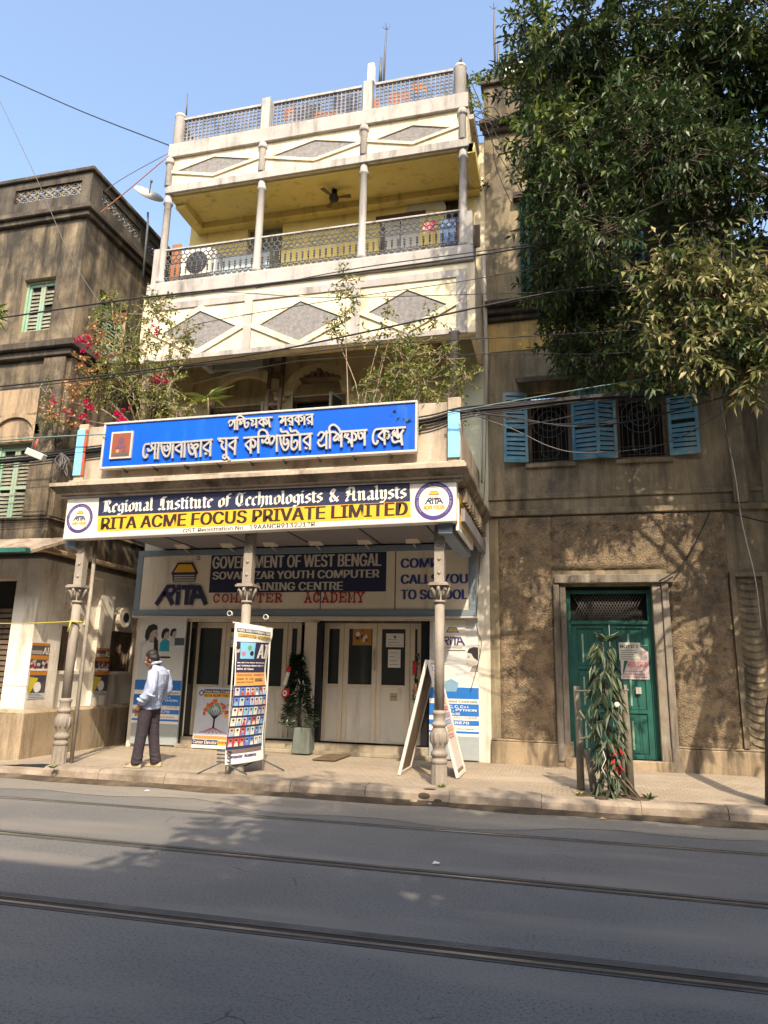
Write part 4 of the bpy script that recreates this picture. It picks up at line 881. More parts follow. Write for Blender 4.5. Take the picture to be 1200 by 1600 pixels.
for i in range(n):
    for sg in (1, -1):
        u = dr[0]+t+(dr[1]-dr[0]-2*t)*i/n; h = dr[3]-.12-zt0-.06; u2 = u+sg*h*.55
        if dr[0]+t <= u2 <= dr[1]-t: q.tube([FR(u, zt0+.06, -.15), FR(u2, dr[3]-.12, -.15)], .005, M_wire2, 4)
q.build('wire_mesh', dob)
um = (dr[0]+dr[1])/2
for i in range(2):
    u0, u1 = (dr[0]+t, um-.004) if i == 0 else (um+.004, dr[1]-t)
    q = MB(); q.fbox(FR, u0, u1, dr[2], zt0, -.18, -.15, M_teal)
    hz = zt0-dr[2]
    for v0, v1 in ((.04, .30), (.36, .62), (.68, .95)):
        q.fbox(FR, u0+.1, u1-.1, dr[2]+hz*v0, dr[2]+hz*v1, -.149, -.142, M_teal)
        for s in (0, 1, 2): q.fbox(FR, u0+.16+s*.11, u0+.19+s*.11, dr[2]+hz*v0+.05, dr[2]+hz*v1-.05, -.141, -.13, M_shutg if s == i else M_teal)
    for v in (0, .33, .65, .97): q.fbox(FR, u0, u1, dr[2]+hz*v, dr[2]+hz*v+.06, -.149, -.125, M_teal)
    q.fbox(FR, u0, u0+.09, dr[2], zt0, -.149, -.126, M_teal); q.fbox(FR, u1-.09, u1, dr[2], zt0, -.149, -.126, M_teal); q.build('door_leaf', dob, .004)
q = MB(); q.box(um+.36, um+.44, YR+.08, YR+.13, 1.32, 1.42, M_lgrey); q.build('padlock', dob)
q = MB(); q.box(dr[0]-.1, dr[1]+.15, YR-.12, YR+.3, .15, dr[2], M_plinth); q.build('doorstep', RH, .012)
# carved scallop panel at the right edge
q = MB(); x0, x1 = P(1154, 1050, YR).x, P(1186, 1050, YR).x; zv0, zv1 = zpp+.05, P(1175, 895, YR).z
q.fbox(FR, x0-.02, x0+.06, zv0, zv1, .002, .07, M_house); q.fbox(FR, x1+.16, x1+.24, zv0, zv1, .002, .07, M_house); q.fbox(FR, x0+.06, x1+.16, zv1-.06, zv1, .002, .069, M_house)
n = 22
for i in range(n):
    z = zv0+(zv1-.08-zv0)*i/n; h = (zv1-.08-zv0)/n; cu = (x0+.06+x1+.16)/2; ww = (x1-x0+.1)/2
    q.add([FR(cu-ww, z+h, .004), FR(cu-ww*.6, z+h*.45, .018), FR(cu, z+h*.2, .03), FR(cu+ww*.6, z+h*.45, .018), FR(cu+ww, z+h, .004), FR(cu, z+h, .006)], [(0, 1, 5), (1, 2, 5), (2, 3, 5), (3, 4, 5)], M_house)
q.build('scallop_panel', RH)
# ================================================================ the blue sign with raised metal letters
YBS = 9.26; FBS = FY(YBS)
a, c = P(160, 698, YBS), P(652.5, 665, YBS); zt1, zb1 = (P(163, 661, YBS).z+P(653, 626, YBS).z)/2, (P(155.7, 734, YBS).z+P(651.7, 706, YBS).z)/2
SG = thing('blue_sign', 'long blue sign with raised silver Bengali letters on the canopy parapet', 'sign', (-4.5, YBS, zb1))
x0, x1 = a.x, c.x
q = MB(); q.fbox(FBS, x0+.03, x1-.03, zb1+.03, zt1-.03, -.06, 0, M_blueb); q.build('panel', SG)
q = MB(); t = .035
for r in ((x0, x1, zb1, zb1+t), (x0, x1, zt1-t, zt1), (x0, x0+t, zb1+t, zt1-t), (x1-t, x1, zb1+t, zt1-t)): q.fbox(FBS, *r, -.07, .022, M_lgrey)
for i in range(9): x = x0+.4+i*(x1-x0-.8)/8; q.box(x-.01, x+.01, YBS, YBS+.14, zb1-.04, zb1-.001, M_dkiron)
q.build('frame', SG, .006)
q = MB(); r = bx((172, 718), (210, 674), YBS); q.fbox(FBS, *r, .001, .03, M_lgrey); q.fbox(FBS, r[0]+.03, r[1]-.03, r[2]+.03, r[3]-.03, .03, .034, flat((.26, .07, .028), .5))
cu, cz = (r[0]+r[1])/2, (r[2]+r[3])/2; mv = flat((.13, .06, .12), .6); my = flat((.5, .25, .1), .6)
q.poly(FBS, [(cu-.09, cz-.06), (cu+.1, cz-.06), (cu+.06, cz+.0), (cu-.06, cz+.0)], mv, .036); q.poly(FBS, disc(cu, cz+.07, .055, 14), mv, .0362); q.poly(FBS, disc(cu-.05, cz-.1, .03, 10), my, .0364); q.poly(FBS, disc(cu+.06, cz-.1, .03, 10), mv, .0364)
q.fbox(FBS, r[0]+.05, r[1]-.05, r[2]+.045, r[2]+.09, .035, .0365, M_wire2); q.build('emblem_plaque', SG)
BN = []
def cr(ox, oy, k, strokes, w=1.0):
    for s in strokes: BN.append(([(ox+u/k, oy+v/k) for u, v in s], w))
cr(215, 670, 10, [[(190,238),(130,245),(100,300),(92,400),(110,450),(145,440),(148,405)], [(250,232),(215,262),(240,300),(215,340),(175,345),(165,315)], [(240,300),(285,330)], [(285,235),(275,350),(272,465)], [(340,235),(325,350),(318,465)],
  [(225,228),(500,222),(850,200),(1165,172)], [(375,255),(390,340),(420,410),(455,435),(495,400),(518,310),(520,240)], [(425,275),(425,330),(455,345),(490,320),(470,265)], [(562,225),(552,340),(545,450)],
  [(690,235),(600,300),(628,345),(690,372)], [(697,225),(692,340),(688,440)], [(742,225),(738,340),(735,440)], [(800,245),(808,340),(840,400),(882,388),(895,330),(872,270),(840,240)], [(845,290),(868,315)], [(895,255),(940,245),(945,285),(908,330),(918,440)],
  [(1000,200),(990,320),(985,430)], [(1135,205),(1040,285),(1062,325),(1130,362)], [(1147,190),(1140,310),(1135,420)], [(1060,385),(1082,395)]])
cr(330, 665, 10, [[(112,208),(250,202),(415,192)], [(135,235),(190,262),(165,300),(182,358),(240,385)], [(240,205),(238,340),(240,465)], [(238,465),(200,462),(190,500),(220,518),(248,485),(290,540)], [(385,232),(290,300),(312,338),(376,390)], [(388,208),(378,330),(372,450)],
  [(515,195),(700,182),(920,165)], [(625,222),(545,290),(562,332),(618,395)], [(622,200),(620,310),(620,430)], [(640,215),(690,250),(692,318),(660,342),(642,312)], [(742,172),(738,300),(738,425)], [(742,172),(752,100),(800,66),(858,88),(888,150),(900,168)],
  [(800,225),(808,272),(832,252)], [(832,252),(880,200)], [(880,182),(912,230),(890,278),(858,265)], [(918,192),(942,170),(985,172),(990,222),(942,300),(928,272)], [(988,195),(1032,158)], [(1032,152),(1028,280),(1028,400)]])
cr(390, 660, 10, [[(430,215),(700,198),(975,178)], [(480,240),(502,350),(550,435),(600,400),(612,320),(585,265)], [(540,235),(535,325),(568,350),(598,312)], [(490,105),(508,152),(580,145),(612,182)], [(665,210),(658,330),(660,400),(690,430),(740,385),(752,310),(720,282),(695,315)], [(635,92),(655,145),(722,132),(768,170)],
  [(792,190),(790,310),(790,430)], [(945,205),(850,272),(872,312),(942,370)], [(950,190),(948,300),(945,420)], [(875,402),(897,408)]])
cr(490, 655, 10, [[(72,255),(110,207),(150,210),(168,242),(112,340),(85,328)], [(168,242),(208,205)], [(205,192),(203,330),(203,460)], [(70,362),(102,420),(150,415),(202,392)], [(262,190),(258,320),(258,450)], [(250,188),(256,120),(320,90),(380,130),(412,180)], [(205,212),(335,202)],
  [(335,205),(372,235),(345,270),(318,312),(336,335),(366,318),(385,290)], [(385,290),(402,335),(414,285),(392,235)], [(442,190),(438,310),(435,430)], [(412,200),(620,188),(832,172)], [(502,232),(490,280),(522,270),(545,235)], [(520,292),(570,322),(545,365)], [(602,200),(603,310),(603,430)], [(570,330),(602,395)], [(620,212),(665,250),(662,318),(635,330)],
  [(700,205),(705,270),(727,310),(765,290),(772,240),(742,215)], [(802,172),(800,290),(800,405)]])
cr(560, 655, 15, [[(1098,195),(700,222),(460,237),(382,282),(345,400),(350,530),(400,585),(448,555),(455,512)], [(600,270),(482,380),(505,432),(600,500)], [(612,240),(615,420),(622,590)], [(640,282),(708,302),(725,395),(690,458),(668,425)], [(850,275),(810,322),(830,388),(865,350),(858,300)], [(862,372),(932,445)], [(915,230),(922,330),(942,445)], [(1055,262),(1012,330),(1010,480),(1030,600)], [(940,440),(972,380),(1030,300)], [(788,425),(808,515),(860,548),(940,518),(1008,530)]])
B1 = len(BN)
cr(350, 640, 15, [[(120,315),(142,262),(200,262),(222,305),(162,388),(138,368)], [(215,318),(258,255)], [(262,248),(260,360),(260,470)], [(320,238),(318,350),(315,465)], [(308,230),(330,170),(390,150),(450,180),(490,230)], [(228,250),(500,225),(800,205),(1130,185)], [(370,262),(402,290),(370,330),(400,350),(430,305),(460,330),(452,262)], [(492,260),(490,370),(520,425),(570,380),(580,305),(540,315)],
  [(640,250),(692,280),(655,340),(680,380),(710,350),(765,345)], [(762,228),(762,325),(762,422)], [(928,222),(830,290),(860,332),(932,382)], [(930,208),(932,300),(935,400)], [(962,235),(1010,270),(1022,330),(982,350),(962,305)], [(1052,212),(1060,300),(1080,410)]], .85)
cr(420, 635, 15, [[(248,245),(600,222),(1040,190)], [(298,252),(340,290),(280,362),(302,390),(332,358),(390,305)], [(395,238),(398,340),(400,450)], [(550,250),(450,310),(482,342),(555,400)], [(557,230),(558,330),(560,440)], [(495,425),(518,432)], [(700,242),(620,300),(652,342),(708,390)], [(705,220),(708,320),(712,430)], [(730,245),(788,280),(790,330),(752,350)], [(838,210),(839,320),(840,430)], [(1012,230),(900,290),(932,332),(1010,390)], [(1018,200),(1018,310),(1018,430)], [(925,398),(948,404)]], .85)
q = MB()
for pts, wd in BN:
    w2_ = [P(px_, py_, YBS-.03) for px_, py_ in pts]; w2_ = [(p.x, p.z) for p in w2_]
    if len(w2_) > 2: w2_ = smooth2(w2_, 3)
    stroke(q, FBS, w2_, .030*wd, M_letter, .012, .042)
q.build('lettering', SG)

# ================================================================ the white shop sign under the cornice
YWS = 9.19; o0 = P(98, 843, YWS); o1 = P(713, 814, YWS); o2 = P(100, 778, YWS); o3 = P(710.5, 746.5, YWS)
WS = thing('white_sign', 'wide white shop sign with round logos and black and yellow name bands', 'sign', (-4.4, YWS, o0.z))
FWS = FY(YWS)
q = MB(); k = [(o0.x, o0.z), (o1.x, o1.z), (o1.x, o3.z), (o0.x, o2.z)]; q.prism(FWS, k, -.17, 0, M_white); q.build('panel', WS, .006)
q = MB()
for A, B_ in ((k[0], k[1]), (k[3], k[2])): q.prism(FWS, [A, B_, (B_[0], B_[1]+.02), (A[0], A[1]+.02)], .001, .012, M_lgrey)
q.build('frame', WS)
def w2(x, y, Y=YWS): p = P(x, y, Y); return (p.x, p.z)
q = MB(); q.poly(FWS, [w2(153, 806.5), w2(641, 783.5), w2(640, 752.5), w2(155, 778)], M_navyd, .002); q.poly(FWS, [w2(152, 831), w2(642, 808.5), w2(641, 783.5), w2(153, 806.5)], M_gold, .002); q.build('colour_band', WS)
q = MB()
l0 = w2(160, 801); l1_ = w2(636, 778); blackletter(q, FWS, l0[0], l0[1], l1_[0], P(160, 782, YWS).z-l0[1], 'Regional Institute of Technologists & Analysts', M_white, .004, (l1_[1]-l0[1])/(l1_[0]-l0[0]))
l0 = w2(158, 828); l1_ = w2(636, 805); T(q, FWS, l0[0], l0[1], l1_[0], P(158, 809, YWS).z, 'RITA ACME FOCUS PRIVATE LIMITED', flat((.03, .018, .012), .6), .004, .013, v0b=l1_[1])
l0 = w2(286, 834.5); l1_ = w2(492, 824); T(q, FWS, l0[0], l0[1], l1_[0], P(286, 826, YWS).z, 'GST Registration No.  19AANCR9132J1ZR', flat((.06, .055, .05), .6), .003, .003, v0b=l1_[1]); q.build('lettering', WS)
def round_logo(par, F, cx, cz, r, base=.002):
    q = MB(); ring(q, F, cx, cz, r*.78, r, M_purple, base+.001); q.poly(F, disc(cx, cz, r*.78, 30), M_white, base)
    book(q, F, cx, cz+r*.30, r*.27, M_wire2, M_gold, None, base+.002); q.fbox(F, cx-r*.25, cx+r*.25, cz+r*.2, cz+r*.225, base, base+.003, M_lgrey)
    rita(q, F, cx-r*.42, cz-r*.14, r*.28, M_navy, base+.005, .2); T(q, F, cx-r*.52, cz-r*.44, cx+r*.54, cz-r*.24, 'ACME FOCUS', flat((.62, .3, .015), .5), base+.002, r*.018)
    T(q, F, cx-r*.36, cz-r*.58, cx+r*.4, cz-r*.51, 'PRIVATE LIMITED', M_lgrey, base+.002)
    arc_text(q, F, cx, cz, r*.83, math.radians(222), math.radians(-48), 'Regional Institute of Technologists & Analysts', r*.1, M_white, base+.003); q.build('round_logo', par)
pl = P(124.5, 810, YWS); round_logo(WS, FWS, pl.x, pl.z, .232); pl = P(678, 782.5, YWS); round_logo(WS, FWS, pl.x, pl.z, .268)
# yellow return sign on the right flank of the canopy
FXS = Fr((cxr+.04, 0, 0), (0, 1, 0), (0, 0, 1), (1, 0, 0)); YS_ = thing('side_sign', 'narrow yellow and white sign on the right flank of the canopy', 'sign', (cxr+.14, 9.3, 3.5))
q = MB(); q.fbox(FXS, 9.32, 10.9, 3.46, 3.98, -.04, 0, M_white); q.build('panel', YS_)
q = MB(); q.fbox(FXS, 9.34, 10.86, 3.58, 3.98, .001, .004, M_gold); T(q, FXS, 9.4, 3.7, 10.8, 3.86, 'RITA ACME FOCUS', M_black, .006, .006); T(q, FXS, 9.4, 3.49, 10.8, 3.56, 'GST Registration No. 19AANCR9132J1ZR', M_wire2, .003); q.build('lettering', YS_)

# ================================================================ the long board over the doors
YG = 11.98; FGS = FY(YG); g0 = P(207, 962, YG); g1 = P(743, 963, YG); gt = P(220, 868, YG).z; gtr = P(735, 850, YG).z
GB = thing('shop_board', 'long cream board with book logo and training centre lettering over the doors', 'sign', (-4.7, YG, g0.z))
gx0, gx1, gz0, gz1 = g0.x, g1.x, g0.z, 3.77; ft = .11
q = MB(); q.fbox(FGS, gx0+ft, gx1-ft, gz0+ft, gz1-ft, -.12, -.03, M_signgrey); q.build('panel', GB)
q = MB()
for r in ((gx0, gx1, gz0, gz0+ft), (gx0, gx1, gz1-ft, gz1), (gx0, gx0+ft, gz0+ft, gz1-ft), (gx1-ft, gx1, gz0+ft, gz1-ft)): q.fbox(FGS, *r, -.2, 0, M_bluegrey)
q.fbox(FGS, gx0-.01, gx1+.02, gz0-.035, gz0-.002, -.2, .015, M_lgrey); q.build('frame', GB, .006)
q = MB()
for px_ in (390, 501, 617): x = P(px_, 910, YG).x; q.fbox(FGS, x-.008, x+.008, gz0+ft, gz1-ft, -.03, -.027, M_black)
q.build('joint', GB)
FG2 = FY(YG+.03)
q = MB(); p0, p1 = w2(326, 926, YG+.02), w2(604, 862, YG+.02); q.fbox(FG2, p0[0], p1[0], p0[1], p1[1], .0005, .006, M_navyd); q.build('dark_band', GB)
q = MB(); YY = YG+.02
def ln(x0, y0, x1, y1, st, m, bold, d=.009):
    a_, b_ = w2(x0, (y0+y1)/2, YY), w2(x1, (y0+y1)/2, YY); z0 = P((x0+x1)/2, y1, YY).z; z1_ = P((x0+x1)/2, y0, YY).z; T(q, FG2, a_[0], z0, b_[0], z1_, st, m, d, bold)
M_lt = flat((.62, .58, .50), .5)
ln(333, 867, 595, 886.5, 'GOVERNMENT OF WEST BENGAL', M_lt, .011); ln(333, 891.5, 592, 904, 'SOVABAZAR YOUTH COMPUTER', M_lt, .01); ln(376, 909.5, 535, 922.5, 'TRAINING CENTRE', M_lt, .01)
M_bl = flat((.04, .06, .25), .5)
ln(627, 872, 683, 887, 'COMP', M_bl, .013, .004); ln(627, 897, 730, 912, 'CALLS YOU', M_bl, .013, .004); ln(627, 921, 730, 936.5, 'TO SCHOOL', M_bl, .013, .004)
a_, b_ = w2(332, 941, YY), w2(443, 928, YY); slab(q, FG2, a_[0], a_[1], b_[0], b_[1], 'COMPUTER', M_red, .02); a_, b_ = w2(475, 941, YY), w2(571, 926, YY); slab(q, FG2, a_[0], a_[1], b_[0], b_[1], 'ACADEMY', M_red, .02); q.build('lettering', GB)
q = MB(); a_ = w2(246, 943, YY); hh = P(246, 915, YY).z-a_[1]; rita(q, FG2, a_[0], a_[1], hh*.96, M_navy, .03, .27)
c_b = w2(288.5, 897, YY); book(q, FG2, c_b[0], c_b[1], .29, M_navy, M_gold, M_lgrey, .02); ring(q, FG2, *w2(310, 872, YY), .025, .04, M_wire2, .01); q.build('book_logo', GB)
for i, px_ in enumerate((287, 358, 424, 495, 571, 646)):
    x = P(px_, 860, YG-.25).x; lp = thing('flood_lamp', 'flat cream flood lamp above the board, %s' % ['over the book logo', 'left of the middle iron column', 'just right of the middle iron column', 'fourth from the left', 'fifth from the left', 'nearest the right iron column'][i], 'lamp', (x, YG-.3, gz1), 'flood lamps along the shop board')
    q = MB(); q.add([(x-.11, YG-.42, gz1+.02), (x+.11, YG-.42, gz1+.02), (x+.13, YG-.26, gz1-.03), (x-.13, YG-.26, gz1-.03), (x-.11, YG-.42, gz1+.065), (x+.11, YG-.42, gz1+.065), (x+.13, YG-.26, gz1+.02), (x-.13, YG-.26, gz1+.02)], [(0, 3, 2, 1), (4, 5, 6, 7), (0, 1, 5, 4), (1, 2, 6, 5), (2, 3, 7, 6), (3, 0, 4, 7)], flat((.55, .5, .42), .4)); q.build('lamp_head', lp)
    q = MB(); q.tube([(x, YG-.28, gz1-.02), (x, YG-.1, gz1-.06), (x, YG-.001, gz1-.06)], .012, M_lgrey, 5); q.build('bracket', lp)

# ================================================================ posters
M_skin = flat((.42, .35, .31), .7); M_skin2 = flat((.30, .25, .225), .7); M_hair = flat((.02, .018, .02), .6); M_cyan = flat((.02, .30, .42), .6); M_pgrey = flat((.50, .53, .56), .6); M_pale2 = flat((.62, .64, .64), .6)
YP = 12.13; FP = FY(YP)
def course_strip(q, F, x0, x1, z0, z1, cut=0):
    H = z1-z0; W_ = x1-x0
    q.fbox(F, x0, x1, z0, z0+H*.16, .001, .004, flat((.33, .37, .38), .5))
    q.fbox(F, x0, x1, z0+H*.16, z0+H*.42, .001, .003, M_paper)
    def band(a_, b_, m): q.fbox(F, x0, x1, z0+H*a_, z0+H*b_, .003, .005, m)
    band(.42, .50, M_bluep); band(.30, .385, M_bluep); band(.235, .27, M_bluep); band(.18, .195, M_bluep)
    def tx_(s, a_, b_, u0, u1, m, bold=0): T(q, F, x0+W_*u0, z0+H*a_, x0+W_*u1, z0+H*b_, s, m, .006, bold)
    tx_('School Courses', .393, .412, .25, .97, M_wire2, .002); tx_('BASIC, C, C++', .352, .375, .2, .8, M_white, .004); tx_('HTML, PYTHON', .33, .35, .2, .95, M_white, .004); tx_('Class IV to XII', .307, .323, .2, .62, M_white, .003)
    tx_('ICSE, ISC, CBSE', .28, .295, .2, .97, M_wire2); tx_('28870', .243, .263, .45, .8, M_white, .004); tx_('Short Courses', .205, .22, .2, .9, M_wire2)
x0, x1, z0, z1_ = P(212, 1060, YP).x, P(284, 1060, YP).x, .2, P(250, 966, YP).z
PL = thing('poster_board', 'tall poster board with three women at computers behind the standing man', 'poster', ((x0+x1)/2, YP, .17))
q = MB(); q.fbox(FP, x0, x1, z0, z1_, -.04, 0, M_pgrey); q.build('board', PL)
q = MB(); course_strip(q, FP, x0, x1, z0, z1_); H = z1_-z0; W_ = x1-x0
q.fbox(FP, x0, x1, z0+H*.5, z1_, .001, .002, M_pale2); q.poly(FP, [(x0+W_*.02, z0+H*.5), (x0+W_*.45, z0+H*.5), (x0+W_*.42, z0+H*.78), (x0+W_*.3, z0+H*.86), (x0+W_*.02, z0+H*.8)], M_pgrey, .0035)
def woman(cx, cz, s, cloth, d, face=1):
    q.poly(FP, [(cx-1.0*s, cz-2.9*s), (cx+.9*s, cz-2.9*s), (cx+.75*s, cz-1.2*s), (cx+.2*s, cz-.8*s), (cx-.5*s, cz-.9*s), (cx-1.0*s, cz-1.5*s)], cloth, d)
    q.poly(FP, [(cx-.25*s, cz-1.0*s), (cx+.3*s, cz-1.0*s), (cx+.35*s, cz-.3*s), (cx-.3*s, cz-.3*s)], M_skin2, d+.0005)
    q.poly(FP, [(cx-.4*s, cz-.6*s), (cx+.1*s, cz-.85*s), (cx+.55*s, cz-.75*s), (cx+.68*s, cz-.5*s), (cx+.62*s, cz-.3*s), (cx+.8*s, cz-.15*s), (cx+.62*s, cz+.1*s), (cx+.6*s, cz+.5*s), (cx+.2*s, cz+.75*s), (cx-.4*s, cz+.6*s)], M_skin, d+.001)
    q.poly(FP, [(cx-.62*s, cz-.9*s), (cx-.35*s, cz-.6*s), (cx-.25*s, cz+.0*s), (cx+.1*s, cz+.35*s), (cx+.62*s, cz+.45*s), (cx+.55*s, cz+.85*s), (cx+.05*s, cz+1.05*s), (cx-.55*s, cz+.85*s), (cx-.85*s, cz+.3*s), (cx-.9*s, cz-.4*s)], M_hair, d+.0015)
    q.fbox(FP, cx+.35*s, cx+.58*s, cz+.08*s, cz+.14*s, d+.0012, d+.002, M_hair); q.fbox(FP, cx+.45*s, cx+.66*s, cz-.48*s, cz-.42*s, d+.0012, d+.002, M_red)
woman(x0+W_*.75, z0+H*.88, .085, M_pgrey, .003); woman(x0+W_*.58, z0+H*.87, .11, M_cyan, .0055); woman(x0+W_*.28, z0+H*.875, .17, M_pale2, .009)
q.poly(FP, [(x0+W_*.36, z0+H*.6), (x0+W_*.46, z0+H*.6), (x0+W_*.42, z0+H*.82), (x0+W_*.33, z0+H*.85)], M_hair, .0115); q.poly(FP, [(x0+W_*.4, z0+H*.66), (x0+W_*.98, z0+H*.7), (x0+W_*.98, z0+H*.74), (x0+W_*.5, z0+H*.71)], M_pale2, .0085); q.fbox(FP, x0+W_*.78, x0+W_*.99, z0+H*.78, z0+H*.84, .0025, .0035, flat((.08, .09, .12), .5))
q.fbox(FP, x0+W_*.5, x0+W_*.72, z0+H*.675, z0+H*.69, .009, .0095, M_hair); q.build('print', PL)
x0, x1, z0, z1_ = P(671, 1080, YP).x, P(748, 1080, YP).x, .2, P(710, 966, YP).z
PR = thing('poster_board', 'tall poster board with a woman and blue course list beside the right iron column', 'poster', ((x0+x1)/2, YP, .17))
q = MB(); q.fbox(FP, x0, x1, z0, z1_, -.04, 0, M_pale2); q.build('board', PR)
q = MB(); H = z1_-z0; W_ = x1-x0; course_strip(q, FP, x0, x1, z0, z1_); q.fbox(FP, x0, x1, z0+H*.5, z1_, .001, .002, M_pale2)
cx, cz, s = x1-.13, z0+H*.70, .14
q.poly(FP, [(cx-.1, z0+H*.5), (x1, z0+H*.5), (x1, cz-.1), (cx+.02, cz-.1), (cx-.08, cz-.2)], M_white, .003); q.poly(FP, [(cx-.02, cz-.2), (x1-.005, cz-.2), (x1-.005, cz-.08), (cx+.03, cz-.1)], M_skin2, .0035); q.poly(FP, [(cx-.055, cz+.13), (cx-.07, cz+.05), (cx-.098, cz-.005), (cx-.072, cz-.02), (cx-.078, cz-.055), (cx-.065, cz-.075), (cx-.06, cz-.11), (cx-.015, cz-.135), (cx+.06, cz-.09), (x1-.006, cz-.02), (x1-.006, cz+.13)], flat((.56, .52, .47), .7), .004); q.poly(FP, [(cx-.06, cz+.115), (cx+.01, cz+.1), (cx+.05, cz+.03), (x1-.004, cz-.02), (x1-.003, cz+.2), (cx+.05, cz+.21), (cx-.03, cz+.18)], M_hair, .005); q.fbox(FP, cx-.05, cx-.01, cz+.052, cz+.06, .0042, .0052, M_hair)
q.fbox(FP, cx-.052, cx-.022, cz+.025, cz+.036, .0045, .0055, M_hair); q.fbox(FP, cx-.07, cx-.045, cz-.07, cz-.062, .0045, .0052, M_red); q.poly(FP, [(x0+W_*.3, z0+H*.47), (x0+W_*.55, z0+H*.47), (x0+W_*.6, z0+H*.53), (x0+W_*.45, z0+H*.56), (x0+W_*.32, z0+H*.54)], flat((.2, .35, .5), .6), .006)
q.tube([FP(x0+W_*.2, z0+H*.66, .003), FP(x0+W_*.6, z0+H*.67, .003), FP(x1-.16, z0+H*.665, .003)], .004, M_lgrey, 4); q.build('print', PR)
p0, p1 = w2(676, 1015, YP-.02), w2(727, 969, YP-.02); PQ = thing('logo_plate', 'small pale plate with a book logo at the top of the right poster board', 'sign', (p0[0], YP, p0[1]))
FQ = FY(YP-.02); q = MB(); q.fbox(FQ, p0[0], p1[0], p0[1], p1[1], -.012, 0, M_paper); q.build('plate', PQ)
q = MB(); cxx = (p0[0]+p1[0])/2+.06; hz = p1[1]-p0[1]; book(q, FQ, cxx, p1[1]-hz*.42, .115, M_purple, flat((.6, .5, .18), .5), None, .002); rita(q, FQ, cxx-.2, p0[1]+hz*.17, hz*.26, M_purple, .005, .2); T(q, FQ, cxx-.16, p0[1]+.02, cxx+.16, p0[1]+.05, 'ACME FOCUS', M_wire2, .002); q.build('print', PQ)
# career poster leaning at the left doors
YF = 12.12; FF = Fr((0, YF-.1, .17), (1, 0, 0), (0, .1, .95), (0, -.95, .1)); p0, p1 = w2(303, 1168, YF), w2(368, 1076, YF)
CP = thing('tree_poster', 'small poster with a red-leaved tree and career lettering leaning at the left doors', 'poster', (p0[0], YF, .17)); W_, H = p1[0]-p0[0], p1[1]-.17
F3 = fsub(FF, p0[0], .02); q = MB(); q.fbox(F3, 0, W_, 0, H, -.02, 0, flat((.46, .50, .58), .6)); q.build('board', CP)
q = MB(); q.fbox(F3, .12, W_-.02, H*.9, H*.965, .001, .002, M_navyd); blackletter(q, F3, .14, H*.912, W_-.03, .04, 'Regional Institute of Technologists', M_white, .003); q.fbox(F3, .12, W_-.02, H*.83, H*.895, .001, .002, M_gold); T(q, F3, .14, H*.84, W_-.03, H*.885, 'RITA ACME FOCUS', M_black, .003, .003)
ring(q, F3, .07, H*.9, .03, .05, M_navy, .002); q.tube([F3(W_*.52, H*.33, .003), F3(W_*.52, H*.5, .003)], .018, M_hair, 5)
for a_ in range(-3, 4): q.tube([F3(W_*.52, H*.47, .003), F3(W_*.52+a_*.055, H*.62, .003)], .007, M_hair, 4); q.tube([F3(W_*.52, H*.34, .003), F3(W_*.52+a_*.09, H*.24, .003)], .006, flat((.4, .12, .2), .6), 4)
rr = random.Random(2); mr, mo, mg = flat((.55, .07, .03), .6), flat((.6, .2, .03), .6), flat((.12, .32, .18), .6)
for i in range(46):
    a_ = rr.uniform(-.3, math.pi+.3); rd = rr.uniform(.09, .2); q.poly(F3, disc(W_*.52+rd*math.cos(a_)*1.1, H*.6+rd*math.sin(a_), .026, 8), mg if rd < .12 else (mr if rr.random() < .6 else mo), .004+.0003*i)
book(q, F3, W_*.88, H*.69, .055, M_wire2, M_gold, None, .003); q.fbox(F3, W_*.78, W_*.98, H*.5, H*.545, .001, .002, M_gold); rita(q, F3, W_*.79, H*.57, .045, M_navy, .005, .2)
q.fbox(F3, .02, W_-.02, H*.15, H*.2, .001, .002, flat((.65, .25, .06), .6)); q.fbox(F3, 0, W_*.68, H*.055, H*.135, .001, .002, M_navyd); q.fbox(F3, W_*.68, W_, H*.055, H*.135, .001, .002, M_gold); T(q, F3, .02, H*.07, W_*.66, H*.125, 'Career Elevator', M_white, .003, .002); T(q, F3, W_*.7, H*.075, W_*.97, H*.115, 'www.', M_black, .003, .002); q.fbox(F3, 0, W_, 0, H*.05, .001, .002, M_paper); T(q, F3, .03, H*.012, W_-.05, H*.035, 'website: www. franchise', M_wire2, .003); q.build('print', CP)
# papers on the doors
FDp = FY(YS+.28-.03)
def paper(p0, p1, label, cat, draw, base=M_paper, F=None, Y=None, name='paper_notice'):
    Y = Y or YS+.25; F = F or FDp; a_, b_ = w2(*p0, Y), w2(*p1, Y); th = thing(name, label, cat, (a_[0], Y, min(a_[1], b_[1]))); r = (min(a_[0], b_[0]), max(a_[0], b_[0]), min(a_[1], b_[1]), max(a_[1], b_[1]))
    q = MB(); q.fbox(F, *r, -.004, 0, base); q.build('sheet', th); q = MB(); draw(q, F, *r); q.build('print', th); return th
def lines(q, F, x0, x1, z0, z1_, n=6, m=M_wire2):
    for i in range(n): z = z0+(z1_-z0)*(i+.7)/(n+.6); q.fbox(F, x0+.03, x1-.03-((i*37) % 5)*.02, z, z+.008, .0005, .0015, m)
def d_a(q, F, x0, x1, z0, z1_): lines(q, F, x0, x1, z0, z0+(z1_-z0)*.7, 3); q.poly(F, disc((x0+x1)/2, z1_-.06, .025, 10), M_wire2, .001)
paper((603, 1011), (631, 990), 'white notice with a seal, upper sheet on the right door pane', 'notice', d_a)
paper((606, 1043), (626, 1015), 'white notice below another, lower sheet on the right door pane', 'notice', lambda *a_: lines(*a_, n=4))
